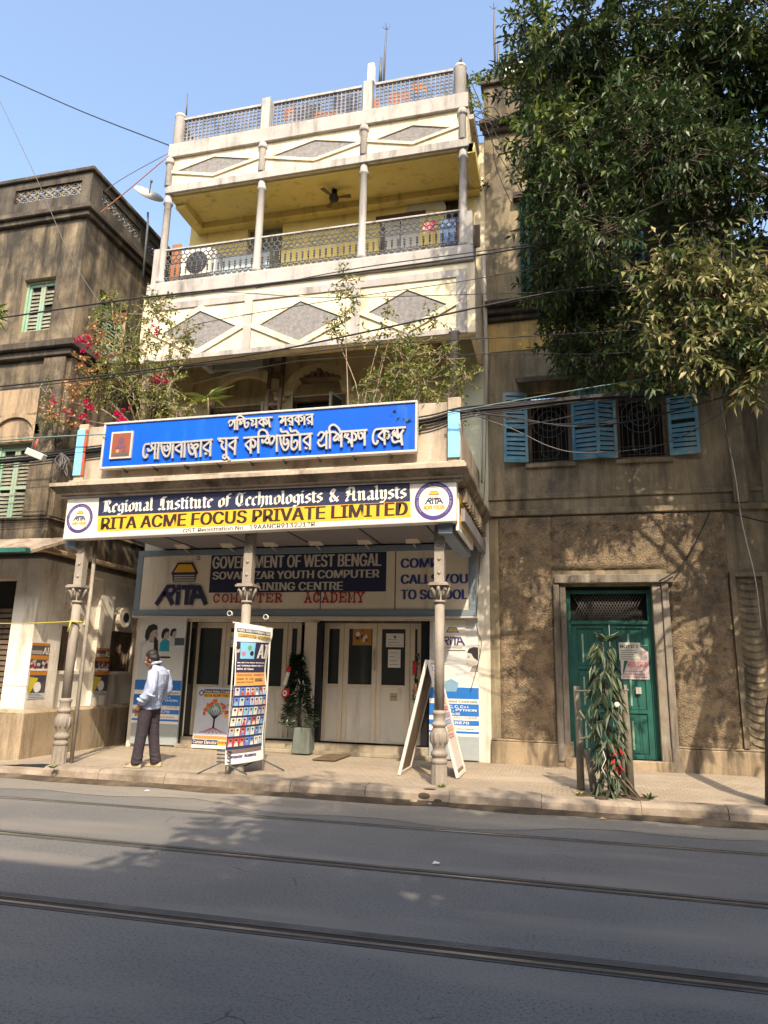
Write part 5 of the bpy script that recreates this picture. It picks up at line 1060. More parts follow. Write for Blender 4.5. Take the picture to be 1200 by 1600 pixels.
paper((358, 1011), (383, 988), 'white sheet behind the hanging banner on the left door pane', 'notice', lambda q, F, x0, x1, z0, z1_: (T(q, F, x0+.03, (z0+z1_)/2, x1-.02, (z0+z1_)/2+.05, 'NO SMOKING', M_black, .002), lines(q, F, x0, x1, z0, z0+.1, 1)))
def d_art(q, F, x0, x1, z0, z1_):
    rr = random.Random(9); W_, H = x1-x0, z1_-z0; q.fbox(F, x0+.015, x1-.015, z0+.015, z1_-.015, .0005, .001, flat((.42, .2, .04), .6))
    for i in range(16): q.poly(F, disc(x0+W_*rr.uniform(.2, .8), z0+H*rr.uniform(.2, .8), W_*rr.uniform(.05, .13), 9), [flat((.03, .02, .02), .6), flat((.5, .36, .06), .6), flat((.35, .08, .03), .6), M_paper][i % 4], .0015+.0002*i)
paper((551, 1008), (581, 977), 'orange and black picture stuck on the middle door pane', 'poster', d_art, flat((.4, .24, .06), .6), name='door_picture')
paper((609, 1095), (621, 1083), 'small tan sticker on the lower half of the right door', 'sticker', lambda q, F, x0, x1, z0, z1_: q.fbox(F, x0+.02, x1-.02, (z0+z1_)/2, (z0+z1_)/2+.012, .0005, .0015, M_wire2), flat((.4, .32, .18), .7), FY(YS+.28-.036), YS+.245, 'sticker')
# posters on the old house wall (plane x = LX)
def wall_poster(p0, p1, label, seed):
    (ya, za), (yb_, zb_) = gq(*p0), gq(*p1); F = fsub(FG, 0, 0, .004); th = thing('wall_poster', label, 'poster', (LX, ya, zb_), 'posters pasted on the whitewashed wall'); rr = random.Random(seed); W_, H = yb_-ya, za-zb_; Fp = fsub(F, ya, zb_)
    q = MB(); q.fbox(Fp, 0, W_, 0, H, -.003, .002, flat((.09, .075, .075), .6)); q.build('sheet', th); q = MB()
    if seed % 2:
        q.fbox(Fp, 0, W_, H*.9, H, .002, .004, flat((.45, .18, .03), .6)); q.fbox(Fp, 0, W_, H*.4, H*.55, .002, .004, flat((.5, .2, .03), .6)); T(q, Fp, W_*.65, H*.6, W_*.97, H*.85, 'AI', M_white, .004, .004)
        for i in range(24): q.poly(Fp, disc(W_*rr.uniform(.05, .95), H*rr.uniform(.1, .36), .03, 7), [M_skin, M_red, M_lgrey, M_hair][i % 4], .0025+.0001*i)
        for i in range(10): q.poly(Fp, disc(W_*(.04+.06*i), H*.66, .035, 7), [M_skin, M_skin2][i % 2], .003+.0001*i)
        q.fbox(Fp, 0, W_, 0, H*.07, .002, .004, M_paper)
    else:
        q.fbox(Fp, 0, W_*.9, H*.62, H, .002, .004, flat((.05, .05, .09), .6)); q.fbox(Fp, 0, W_, H*.86, H, .004, .006, flat((.5, .2, .03), .6)); q.poly(Fp, [(0, H*.1), (W_*.3, H*.45), (W_*.5, H*.75), (0, H*.8)], flat((.6, .48, .03), .6), .0065)
        q.poly(Fp, disc(W_*.5, H*.42, W_*.22, 14), M_paper, .007); q.fbox(Fp, 0, W_, 0, H*.2, .002, .0045, M_pgrey); lines(q, fsub(Fp, 0, 0, .004), 0, W_, 0, H*.2, 3)
    q.build('print', th)
wall_poster((51, 1004), (73, 1048), 'torn crowd poster under orange strips, upper of two left of the left iron column', 1); wall_poster((47, 1049), (68, 1091), 'yellow and dark poster, lower of two left of the left iron column', 2)
wall_poster((151, 1012), (169, 1047), 'crowd poster with orange strips, upper of two on the pier between arched windows', 3); wall_poster((148, 1049), (166, 1087), 'orange and navy poster, lower of two on the pier between arched windows', 4)
# notices on the green door
FN = FY(YR+.115)
paper((968, 1032), (1000, 1004), 'grey printed notice, upper sheet on the green door', 'notice', lambda q, F, x0, x1, z0, z1_: (T(q, F, x0+.02, z1_-.09, x1-.02, z1_-.04, 'NOTICE', M_black, .002, .003), lines(q, F, x0, x1, z0, z1_-.1, 5)), flat((.5, .5, .44), .7), FN, YR+.115)
FN2 = FY(YR+.122)
def d_torn(q, F, x0, x1, z0, z1_):
    W_, H = x1-x0, z1_-z0; q.poly(F, [(x0+W_*.05, z0+H*.1), (x0+W_*.3, z0+H*.6), (x0+W_*.15, z0+H*.7)], M_teal, .001); q.poly(F, [(x1-W_*.35, z1_-.005), (x1, z1_-.005), (x1, z1_-H*.2)], M_teal, .001); T(q, F, x0+W_*.25, z0+H*.35, x1-.03, z0+H*.5, 'REQUIRED', M_red, .002); lines(q, F, x0, x1, z0, z0+H*.3, 3)
paper((971, 1061), (1012, 1008), 'torn pink and white bill below the grey notice on the green door', 'notice', d_torn, flat((.56, .44, .44), .7), FN2, YR+.122, 'torn_bill')

# ================================================================ hanging banner on its stand
tl, tr = P(370, 973, 9.25), P(422, 985, 9.85); BA = thing('banner', 'tall curling banner of small portraits on a stand before the middle column', 'banner', (tl.x+.2, 9.5, .17))
hb = P(367, 1196, 9.25).z; NS, NV = 10, 44
def bp(u, v, d=0.0):      # u across 0..1, v up 0..1
    wv = .06*math.sin(v*7.0+.6)*(u-.3)+.035*math.sin(v*13+2)*u; bel = .05*math.sin(u*math.pi)
    p = V((tl.x, tl.y, 0))*(1-u)+V((tr.x, tr.y, 0))*u; n = V((tr.y-tl.y, -(tr.x-tl.x), 0)).normalized()
    dirx = V((tr.x-tl.x, tr.y-tl.y, 0)).normalized(); zz = hb+(tl.z-hb)*v+(-.04*u if v > .9 else 0)+.03*u*(1-v)
    return p + n*(bel+wv*.8+d) - dirx*(.04*math.sin(v*6.3+1.0)*(1-v)) + V((0, 0, zz))
class BF:
    """banner surface as a drawing frame in metres"""
    W = (V((tr.x-tl.x, tr.y-tl.y, 0))).length; H = tl.z-hb
    def __call__(s, a_, b_, c=0.0): return bp(a_/s.W, b_/s.H, c)
Fb = BF(); W_, H = Fb.W, Fb.H
def grid(q, u0, u1, v0, v1, d, m):
    nu, nv = max(1, round((u1-u0)*NS)), max(1, round((v1-v0)*NV))
    q.add([bp(u0+(u1-u0)*i/nu, v0+(v1-v0)*j/nv, d) for j in range(nv+1) for i in range(nu+1)], [(j*(nu+1)+i, j*(nu+1)+i+1, (j+1)*(nu+1)+i+1, (j+1)*(nu+1)+i) for j in range(nv) for i in range(nu)], m, True)
q = MB(); grid(q, 0, 1, 0, 1, 0, M_paper); grid(q, 0, 1, 0, 1, -.002, M_pgrey); q.build('sheet', BA)
q = MB(); pn = M_navy; po = flat((.62, .32, .10), .6)
grid(q, .03, .93, .935, .965, .002, pn); grid(q, .05, .93, .895, .93, .002, flat((.66, .5, .2), .6)); grid(q, .03, .93, .72, .865, .002, pn); grid(q, .12, .5, .74, .86, .004, flat((.22, .5, .68), .6)); grid(q, .02, .93, .64, .72, .0025, pn); grid(q, .02, .93, .545, .64, .002, po)
blackletter(q, Fb, W_*.05, H*.942, W_*.92, .05, 'Regional Institute of Technologists & Analysts', M_white, .004); T(q, Fb, W_*.06, H*.9, W_*.92, H*.925, 'COMPUTER  ACADEMY', flat((.3, .18, .03), .6), .004, .003); T(q, Fb, W_*.6, H*.745, W_*.93, H*.85, 'AI', M_white, .004, .012)
for k, s in enumerate(('Data  ADS  |  Live  Website  Web Development', 'and  Technology  Diploma  Python  C++', 'DATA  AI  Course')): T(q, Fb, W_*.05, H*(.705-.023*k), W_*(.9 if k < 2 else .5), H*(.719-.023*k), s, M_white, .005, .002)
for k, s in enumerate(('Admission  Going On', 'Class  to  Job', 'Spoken English')): T(q, Fb, W_*.05, H*(.615-.026*k), W_*(.88 if not k else .5), H*(.63-.026*k), s, flat((.3, .1, .03), .6), .005, .001)
grid(q, .55, .82, .575, .582, .004, M_black); grid(q, .55, .82, .588, .595, .004, M_black)
for p_, m_ in (((.2, .775), flat((.45, .2, .25), .6)), ((.42, .78), M_hair), ((.35, .82), mg)): q.poly(Fb, disc(W_*p_[0], H*p_[1], .035, 10), m_, .006)
q.poly(Fb, disc(W_*.06, H*.8, .035, 10), M_skin, .005); q.poly(Fb, disc(W_*.06, H*.82, .028, 10), M_hair, .0055)
rr = random.Random(11); pals = [(.2, .4, .62), (.6, .58, .52), (.45, .06, .05), (.1, .2, .5), (.55, .35, .25), (.3, .5, .55), (.62, .6, .45), (.5, .45, .5)]
grid(q, .0, .95, .1, .545, .002, pn)
for r_ in range(6):
    for c_i in range(7):
        u0 = .02+c_i*.132; v0 = .475-r_*.071; bgc = rr.choice(pals); grid(q, u0, u0+.118, v0, v0+.057, .004, flat(bgc, .6)); cx, cz = W_*(u0+.059), H*(v0+.034)
        q.poly(Fb, [(cx-.032, H*(v0+.001)), (cx+.032, H*(v0+.001)), (cx+.018, cz-.015), (cx-.018, cz-.015)], flat(rr.choice(pals), .6), .0055); q.poly(Fb, disc(cx, cz, .017, 8, ry=.024), M_skin if rr.random() < .6 else flat((.36, .2, .13), .6), .006); q.poly(Fb, disc(cx, cz+.016, .019, 8, ry=.014), M_hair, .0065)
grid(q, .02, .93, .07, .1, .002, flat((.16, .12, .11), .6)); T(q, Fb, W_*.04, H*.035, W_*.75, H*.062, 'Computer  Academy', M_purple, .004, .006); q.build('print', BA)
q = MB()
for u in (0.02, .98): p0 = bp(u, 1, -.03); q.tube([(p0.x, p0.y, .18), p0], .012, M_lgrey, 6)
p0, p1 = bp(-.05, 1.0, -.02), bp(1.05, 1.0, -.02); q.tube([p0, p1], .014, M_lgrey, 6)
for u, s in ((0, -1), (1, 1)):
    p0 = bp(u, 0, -.03); q.tube([(p0.x-.35, p0.y-.05, .18), (p0.x-.02, p0.y, .34), (p0.x+.3, p0.y+.12, .18)], .011, M_dkiron, 6)
for s in (-.3, .3):
    c_ = bp(.0 if s < 0 else .6, 1, -.02); q.tube([c_+V((s*.3+.04*math.cos(t), 0, .1+.05*math.sin(t)+t*.01)) for t in [k*.6 for k in range(11)]], .008, M_lgrey, 5)
for k in range(4): p0 = bp(0, .02+k*.025, -.03); q.tube([p0+V((-.1, 0, 0)), p0+V((.1, .02, 0))], .01, M_dkiron, 5)
q.build('stand', BA)

# ================================================================ folding A-board
AB = thing('a_board', 'white-edged folding notice board standing open behind the right iron column', 'sign', (-1.9, 10.3, .17)); apx = P(666, 1031, 10.15); lf = PZ(636, 1203, .18); rf = PZ(724, 1208, .18); dp = .72
for nm, f0 in (('left', V((lf.x, 10.15, .18))), ('right', V((rf.x, 10.15, .18)))):
    ap = V((apx.x+(.0 if nm == 'left' else .03), 10.15, apx.z)); F = Fr(f0, (0, 1, 0), ap-f0, None); L_ = (ap-f0).length
    if nm == 'left': F.n = -F.n
    if (F.n.x > 0) != (nm == 'right'): F.n = -F.n
    q = MB(); q.fbox(F, .04, dp-.04, .05, L_-.05, -.012, .004, flat((.22, .15, .09), .8)); q.build('panel', AB)
    q = MB()
    for r in ((0, .045, 0, L_), (dp-.045, dp, 0, L_), (.045, dp-.045, 0, .05), (.045, dp-.045, L_-.05, L_)): q.fbox(F, *r, -.028, .018, flat((.66, .62, .56), .55))
    q.build('frame', AB, .004)
    q = MB(); q.fbox(F, .05, dp-.05, .1, L_-.06, .005, .008, flat((.62, .55, .50), .6))
    cols = [flat((.15, .2, .55), .6), flat((.6, .3, .05), .6), flat((.55, .1, .08), .6), flat((.3, .2, .5), .6)]
    for k in range(11): z = L_-.16-k*.095; q.fbox(F, .08, dp-.09-(k*53 % 7)*.03, z, z+.06, .009, .012, cols[k % 4]); T(q, F, .1, z+.012, dp-.14-(k*53 % 7)*.03, z+.046, ['ADMISSION', 'DCA  DTP', 'TALLY', 'PYTHON', 'JAVA', 'HTML', 'C, C++', 'GST', 'EXCEL', 'DESIGN', 'WEB'][k], M_paper, .014, .003)
    q.build('print', AB)
# door mat, power strip, small litter
q = MB(); p0, p1 = PZ(487, 1187, .19), PZ(548, 1180, .19); q.box(p0.x, p1.x, p0.y, p1.y+.2, .186, .2, worn('coir mat', (.20, .14, .085), (.13, .09, .055), 12, bump=.9, bscale=90, fine=.5)); tag(q.build('door_mat', None, .005), 'brown coir doormat on the pavement before the right doors', 'mat')
q = MB(); p0 = PZ(632, 1180, .2); q.box(p0.x-.12, p0.x+.22, p0.y, p0.y+.06, .18, .24, flat((.03, .12, .25), .5)); q.box(p0.x-.02, p0.x+.1, p0.y-.01, p0.y-.001, .24, .27, flat((.03, .12, .25), .5)); tag(q.build('stool_rail', None, .01), 'small blue painted bar lying under the folding notice board', 'bar')
for px_, py_, m_, lb_ in ((230, 1234, M_paper, 'white scrap of litter in the gutter in front of the standing man'), (942, 1277, flat((.5, .36, .1), .7), 'yellow scrap of litter in the gutter in front of the sapling'), (681, 1346, M_paper, 'tiny white scrap of paper on the road between the far two rails')):
    p0 = PZ(px_, py_, .03); q = MB(); q.add([(p0.x-.03, p0.y-.02, .016), (p0.x+.025, p0.y-.02, .02), (p0.x+.035, p0.y+.015, .018), (p0.x-.015, p0.y+.02, .03), (p0.x, p0.y, .03)], [(0, 1, 4), (1, 2, 4), (2, 3, 4), (3, 0, 4)], m_); tag(q.build('litter'), lb_, 'litter')
q = MB(); p0 = PZ(40, 1176, .12); q.box(p0.x-.1, p0.x+.1, p0.y-.05, p0.y+.05, .1, .17, flat((.42, .17, .07), .9)); tag(q.build('brick', None, .012), 'orange broken brick on the ground at the old house corner', 'brick')
# ================================================================ foliage helpers
def leaf(q, p, d, nrm, L_, W_, m, fold=.25):
    d = d.normalized(); s = d.cross(nrm); s = s.normalized() if s.length > 1e-5 else d.orthogonal().normalized(); n = s.cross(d)
    a = p+d*L_*.42+n*W_*fold
    i = len(q.v); q.v += [tuple(p), tuple(a+s*W_*.5), tuple(p+d*L_-n*L_*.08), tuple(a-s*W_*.5)]
    k = q.mi_(m); q.f += [(i, i+1, i+2), (i, i+2, i+3)]; q.mi += [k, k]; q.sm += [False, False]
def rv(r): return V((r.gauss(0, 1), r.gauss(0, 1), r.gauss(0, 1))).normalized()
def cluster(q, c, rad, ntw, r, m, L_=.15, W_=.05, droop=.55, nleaf=9, tl=.32, squash=1.0, m2=None, wood=None, wm=None):
    for _ in range(ntw):
        o = rv(r); k = r.random()**.45; p = c+V((o.x*rad*k, o.y*rad*k, o.z*rad*k*squash)); d = (o+rv(r)*.6+V((0, 0, -droop*.5))).normalized()
        ll = tl*r.uniform(.6, 1.2); mm = m2 if (m2 and r.random() < .35) else m
        if wm: q.bar(p-d*ll*.5, p+d*ll*.9, .008, .008, wm)
        for i in range(nleaf):
            t = i/(nleaf-1); b = p+d*ll*t; a = i*2.4+r.uniform(-.4, .4); u = d.orthogonal().normalized(); w_ = d.cross(u); side = u*math.cos(a)+w_*math.sin(a)
            ld = (d*.55+side*.9+V((0, 0, -droop*r.uniform(.3, 1.2)))).normalized(); leaf(q, b, ld, rv(r)*.5+V((0, 0, 1)), L_*r.uniform(.65, 1.2), W_*r.uniform(.8, 1.2), mm)
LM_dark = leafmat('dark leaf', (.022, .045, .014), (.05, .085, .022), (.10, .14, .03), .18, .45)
LM_dusty_sun = leafmat('dusty sunlit leaf', (.13, .165, .045), (.28, .27, .10), (.44, .36, .19), .25, .6)  # pale tones carry the sunlight on this clump as well as dust
LM_mid = leafmat('green leaf', (.07, .12, .025), (.15, .2, .04), (.24, .27, .05), .3)
LM_yel = leafmat('yellow green leaf', (.15, .2, .04), (.28, .3, .07), (.36, .33, .1), .3)
LM_dry = leafmat('dry bract', (.32, .17, .075), (.46, .27, .13), (.52, .36, .19), .25, .8)
LM_pink = leafmat('magenta bract', (.55, .01, .12), (.75, .02, .2), (.6, .005, .06), .35)
M_bark = worn('bark', (.17, .13, .095), (.1, .075, .055), 5, (.05, .04, .03), .4, bump=.7, fine=.5, bscale=25)
M_twig = flat((.30, .23, .16), .9)

# ================================================================ street tree by the kerb at the right edge
tb = PZ(1203, 1258, .17); ST = thing('street_tree', 'large dark-leaved street tree overhanging the weathered house from the right edge', 'tree', (tb.x, tb.y, .17))
q = MB(); x, y = tb.x+.02, tb.y
trunk = [(x, y, .1), (x+.06, y+.02, 1.2), (x+.42, y+.05, 2.6), (x+.95, y, 4.2), (x+1.25, y-.1, 5.6), (x+1.3, y-.3, 7.6), (x+1.0, y-.4, 9.8)]
q.tube([(a_+.07, b_, c_) for a_, b_, c_ in trunk], [.15, .105, .1, .11, .11, .09, .05], M_bark, 10)
rt = random.Random(21)
blobs = [(860,60,70),(930,40,80),(1010,20,55),(1090,25,75),(1170,40,70),(836,95,34),(845,160,50),(900,140,80),(970,140,70),(1050,140,80),(1130,120,65),(1195,110,50),(852,215,40),(880,230,70),(950,220,80),(1030,230,75),(1095,240,55),(870,285,40),(905,300,60),(965,290,65),(1040,300,45),(1090,330,40),
  (862,355,38),(890,400,60),(940,370,50),(868,450,36),(900,470,55),(950,440,45),(885,535,34),(925,555,42),(965,510,42),(995,560,35),(1050,430,40),(1105,465,70),(1160,460,55),(1195,510,45),(1090,545,48),(1145,560,45),(1040,500,45),(1012,596,18),(1180,585,22),(1165,180,35),(1130,190,40),(1188,238,34),(1152,262,34),(1192,295,30),(1188,340,26),(1150,310,26)]
CRN = MB(); limbs = q
for i, (bx_, by_, br_) in enumerate(blobs):
    Yb = 9.1+rt.uniform(-.7, .7) if by_ < 400 or bx_ < 1000 else 8.2+rt.uniform(-.4, .3)
    if bx_ < 1000 and by_ >= 430: Yb = 10.5+rt.uniform(-.3, .3)
    c = P(bx_, by_, Yb); rad = br_*(c-CAM).length/1250
    dusty = bx_ > 1020 and by_ > 400  # lower right clump, coloured as sunlit and dusty
    cluster(CRN, c, rad, int((76 if not (bx_ < 1000 and by_ >= 430) else 110)*(br_/60)**2)+10, rt, LM_dusty_sun if dusty else LM_dark, .145, .05, .55, 10, .32, m2=LM_mid if (bx_ < 880 or rt.random() < .2) else (LM_dark if not dusty else LM_dark), wm=M_bark)  # greener mix at the left edge puts its sunlight into the leaf colour
    if i % 2 == 0:
        s = V(trunk[6 if c.z > 8.5 else 5]) if c.z > 6.8 else V(trunk[4]); mid = s*.55+c*.45+V((0, 0, .55)); limbs.tube(smooth2([tuple(s), tuple(mid), tuple(c+V((0, 0, .1)))], 3), [.045, .04, .034, .026, .02, .013, .007], M_bark, 6)
for k in range(20):                                         # the part of the crown above the frame, towards the street
    c = V((rt.uniform(.2, 6.0), rt.uniform(6.4, 9.4), 0)); c.z = max(11.2, 3.2+1.18*c.y)+rt.uniform(.2, 1.9)
    cluster(CRN, c, .95, 62, rt, LM_dark, .22, .085, .5, 9, .4)
for k in range(34):
    c = V((rt.uniform(3.0, 6.2), rt.uniform(8.4, 10.6), rt.uniform(4.6, 11.0))); c.x = max(c.x, .34*c.y+.9); cluster(CRN, c, .9, 62, rt, LM_dark, .22, .085, .5, 9, .4)
limbs.build('trunk', ST); CRN.build('crown', ST)
# tree and houses across the street, behind the camera, whose shade lies on the road
OT = thing('street_tree', 'broad street tree across the road, behind the viewer, shading the tram rails', 'tree', (4.5, -2.4, 0)); q = MB(); q.tube([(4.5, -2.4, 0), (4.4, -2.3, 3), (4.0, -1.8, 6.5), (3.2, -1.2, 8.2)], [.26, .2, .14, .06], M_bark, 10)
HOLES = [(PZ(*k, 0).x+2.85, PZ(*k, 0).y-7.1) for k in ((620, 1402), (760, 1410))]; CR2 = MB(); r2_ = random.Random(5)
for k in range(90):
    c = V((r2_.uniform(-.3, 8.5), r2_.uniform(-2.8, .5), r2_.uniform(6.6, 8.6)))
    if any((c.x-gx_)**2+(c.y-gy_)**2 < 1.2**2 for gx_, gy_ in HOLES): continue
    cluster(CR2, c, .95, 60, r2_, LM_dark, .3, .13, .4, 8, .45)
    if k % 4 == 0: q.tube([(4.0, -1.8, 6.0), c], [.06, .015], M_bark, 5)
q.build('trunk', OT); CR2.build('crown', OT)
OH = thing('terrace_row', 'plain terrace of houses across the road behind the viewer', 'building', (0, -6, 0)); q = MB(); q.box(-45, 45, -14, -5.2, 0, 11.0, M_house); q.build('wall', OH)
q = MB(); q.box(-45, 45, -5.19, -5.0, 10.8, 11.08, M_soot); q.build('cornice', OH)
for i in range(12):
    for z in (1.2, 4.6, 8.0): q = MB(); x = -33+i*6; q.box(x, x+1.1, -5.199, -5.16, z, z+1.7, M_teal); q.build('window', OH)

# ================================================================ plants on the canopy deck
YPt = 9.75
def stems(q, pts_list, r0, r1, m):
    for pts in pts_list: p3 = smooth2([tuple(P(*p[:2], p[2] if len(p) > 2 else YPt)) for p in pts], 3); q.tube(p3, [r0+(r1-r0)*i/(len(p3)-1) for i in range(len(p3))], m, 5)
r3 = random.Random(31)
BG = thing('bougainvillea', 'straggly bougainvillea with magenta flowers over the left end of the canopy', 'plant', tuple(P(215, 668, YPt)))
q = MB(); sb = [[(215, 668), (190, 600), (160, 560), (140, 530)], [(222, 668), (200, 590), (180, 520), (175, 470)], [(228, 668), (222, 600), (230, 540), (240, 490)], [(235, 668), (250, 600), (265, 550), (285, 530)], [(200, 668), (160, 640), (120, 630), (80, 620)], [(205, 668), (150, 660), (110, 650), (75, 655)], [(225, 668), (215, 600), (205, 540)], [(232, 668), (240, 610), (250, 570), (262, 520)], [(210, 668), (175, 630), (150, 600), (135, 580)], [(240, 668), (255, 620), (290, 560), (300, 540)]]
stems(q, sb, .014, .005, M_twig); q.tube([P(222, 668, YPt), P(226, 590, YPt)], .03, flat((.4, .33, .26), .9), 7); q.build('stem', BG)
q = MB()
for bx_, by_, br_, n_ in ((190,560,32,26),(180,500,28,18),(215,540,30,24),(240,500,25,16),(250,480,20,10),(270,540,25,14),(230,590,30,20),(265,600,25,18),(150,600,25,14),(175,620,28,20),(280,640,18,14),(250,640,25,22),(205,610,28,16),(290,520,14,8),(178,475,14,8),(75,612,10,4),(78,655,10,5)):
    c = P(bx_, by_, YPt+r3.uniform(-.2, .2)); cluster(q, c, br_*.0105, int(n_*2.2), r3, LM_yel, .075, .042, .1, 6, .2, m2=LM_mid, wm=M_twig)
q.build('foliage', BG)
for bx_, by_, br_, n_ in ((150,525,16,16),(165,545,15,14),(125,565,12,9),(150,590,15,12),(130,620,14,12),(112,600,10,7),(115,655,12,9),(75,645,10,7),(92,640,8,5),(125,600,10,6),(160,570,10,8),(185,495,6,4)):
    q = MB(); cluster(q, P(bx_, by_, YPt-.1), br_*.0115, int(n_*1.6), r3, LM_dry, .06, .05, .0, 6, .1); q.build('dry_bracts', BG)
for bx_, by_, br_, n_ in ((127,530,8,10),(137,533,7,9),(134,546,6,7),(153,554,6,7),(138,628,7,9),(131,655,6,7),(140,640,5,5),(185,643,6,7),(198,640,5,6),(190,653,8,10),(245,520,5,5),(250,590,9,12),(255,583,5,5),(243,592,6,7),(82,625,5,5),(106,645,5,5),(240,515,4,4)):
    q = MB(); cluster(q, P(bx_, by_, YPt-.15), br_*.0085, max(2, int(n_*.6)), r3, LM_pink, .05, .045, .0, 6, .05); q.build('flower', BG)
SH = thing('potted_shrub', 'thin leafy shrub rising over the right end of the blue sign', 'plant', tuple(P(620, 680, YPt)))
q = MB(); stems(q, [[(545, 690), (543, 600), (540, 520), (540, 430)], [(550, 690), (560, 620), (540, 560), (520, 520)], [(560, 690), (575, 600), (590, 540)], [(620, 690), (640, 620), (660, 570), (690, 540)], [(625, 690), (615, 620), (610, 560)], [(640, 690), (680, 630), (720, 590)], [(630, 690), (650, 600), (630, 540)], [(556, 690), (580, 640), (600, 560), (620, 480)]], .012, .004, M_twig); q.build('stem', SH)
q = MB()
for bx_, by_, br_, n_ in ((540,435,8,6),(540,460,8,6),(540,490,8,5),(520,520,10,6),(580,530,12,7),(600,600,28,26),(630,570,28,26),(660,600,30,30),(690,560,22,16),(650,540,22,16),(610,640,26,26),(660,650,30,34),(700,620,20,16),(560,650,14,8),(730,590,12,8),(580,670,22,22),(630,675,25,26),(690,665,20,16),(680,500,8,4),(610,480,6,3),(628,520,14,8)):
    c = P(bx_, by_, YPt+r3.uniform(-.2, .25)); cluster(q, c, br_*.0105, int(n_*1.8), r3, LM_yel, .085, .042, .2, 6, .2, m2=LM_mid, wm=M_twig)
q.build('foliage', SH)
MG = thing('mango_seedling', 'small plant with long drooping leaves over the top edge of the blue sign', 'plant', tuple(P(325, 648, 9.6))); q = MB(); c = P(325, 622, 9.6)
for i in range(16): a_ = i*.7; leaf(q, c+V((0, 0, r3.uniform(-.05, .08))), V((math.cos(a_), .6*math.sin(a_), r3.uniform(-.5, .7))), V((0, 0, 1)), r3.uniform(.3, .5), .075, LM_yel if i % 3 else LM_mid)
q.tube([P(325, 650, 9.6), c], .012, M_twig, 5); q.build('foliage', MG)
def weed(p, label, n=9, s=.1, m=None):
    q = MB()
    for i in range(n): a_ = i*2.4; leaf(q, V(p)+V((.02*math.cos(a_), .02*math.sin(a_), 0)), V((math.cos(a_), math.sin(a_), r3.uniform(.4, 1.4))), V((0, 0, 1)), s*r3.uniform(.6, 1.3), s*.4, m or LM_mid)
    tag(q.build('weed'), label, 'weed')
weed(PZ(33, 1172, .12)+V((0, 0, .02)), 'green leafy weed beside the orange brick at the old house corner', 26, .17); weed(PZ(767, 1186, .17), 'small weed at the foot of the joint between cream and weathered houses', 10, .1); weed(PZ(88, 1199, .17)+V((.02, -.1, 0)), 'low grass tuft round the base of the left iron column', 18, .07); weed(PZ(690, 1230, .17)+V((0, -.03, 0)), 'low grass tuft round the base of the right iron column', 14, .06)
weed(PZ(1015, 1249, .17), 'small dark weed on the pavement right of the sapling guard', 12, .09, LM_dark); weed(PZ(905, 1243, .17), 'yellowing fallen leaves by the left post of the sapling guard', 8, .08, LM_yel)
q = MB(); cluster(q, P(737, 150, 11.5), .35, 26, r3, LM_yel, .1, .05, .2, 8, .2, m2=LM_mid); tag(q.build('wall_plant'), 'bright green plant growing on the terrace corner beside the lattice parapet', 'plant')
q = MB(); cluster(q, P(758, 288, 12.1), .09, 5, r3, LM_dark, .09, .04, .2, 6, .1); tag(q.build('wall_plant'), 'small dark plant rooted in the wall joint beside the upper balcony', 'plant')
q = MB()
for i in range(14): leaf(q, P(-4, 490, 8.8)+V((0, 0, r3.uniform(-.15, .15))), V((1, r3.uniform(-.5, .5), r3.uniform(-1.2, .3))), V((0, 0, 1)), .28, .06, LM_mid)
tag(q.build('palm_frond'), 'tip of a green leafy branch poking in at the left edge', 'plant')

# ================================================================ sapling in its stick guard
gp = PZ(950, 1246, .17); SP = thing('sapling', 'ashoka sapling with drooping narrow leaves inside a stick guard on the pavement', 'tree', tuple(gp)); LM_ash = leafmat('ashoka leaf', (.03, .05, .025), (.08, .11, .055), (.2, .24, .13), .2)
q = MB(); st = [P(952, 1243, gp.y), P(950, 1150, gp.y), P(945, 1070, gp.y), P(942, 1000, gp.y)]; q.tube(st, [.02, .018, .014, .008], M_bark, 6); q.build('trunk', SP)
q = MB(); r4 = random.Random(8)
for i in range(46):
    t = (i+.5)/46; k = t*3; j = min(2, int(k)); p = V(st[j]).lerp(V(st[j+1]), k-j); a_ = i*2.4; sp = .085+.11*math.sin(t*math.pi); tip = p+V((math.cos(a_)*sp, math.sin(a_)*sp, .06 if t > .9 else -.04))
    q.bar(p, tip, .006, .006, M_bark)
    for jn in range(8): b_ = p.lerp(tip, .35+.65*jn/7); sd = V((math.cos(a_+1.57), math.sin(a_+1.57), 0))*(1 if jn % 2 else -1); leaf(q, b_, sd*.5+V((math.cos(a_)*.35, math.sin(a_)*.35, -1.0 if t < .95 else .2)), rv(r4), r4.uniform(.15, .26), .042, LM_ash)
q.build('crown', SP)
SGd = thing('tree_guard', 'rough stick and bamboo guard tied round the ashoka sapling', 'tree guard', tuple(gp)); M_stick = worn('bare stick', (.25, .22, .17), (.16, .14, .10), 5, (.08, .07, .05), .4, bump=.5, fine=.4)
for b0, b1 in (((908, 1241), (901, 1072)), ((986, 1250), (974, 1070)), ((930, 1246), (917, 1170)), ((978, 1240), (969, 1110))):
    p0 = PZ(*b0, .12); p1 = P(*b1, p0.y+.02); q = MB(); q.tube([p0, p0.lerp(p1, .5)+V((.01, 0, 0)), p1], [.052, .046, .042], M_stick, 7); q.build('post', SGd)
for b0, b1, y0 in (((898, 1080), (982, 1078), 9.42), ((905, 1110), (1003, 1252), 9.38), ((905, 1155), (925, 1150), 9.44), ((950, 1190), (985, 1252), 9.36), ((935, 1180), (1000, 1250), 9.37)):
    q = MB(); q.tube([P(*b0, y0), P(*b1, y0)], .014, M_stick, 6); q.build('rail', SGd)
q = MB(); c = P(964, 1178, gp.y-.12); r5 = random.Random(2)
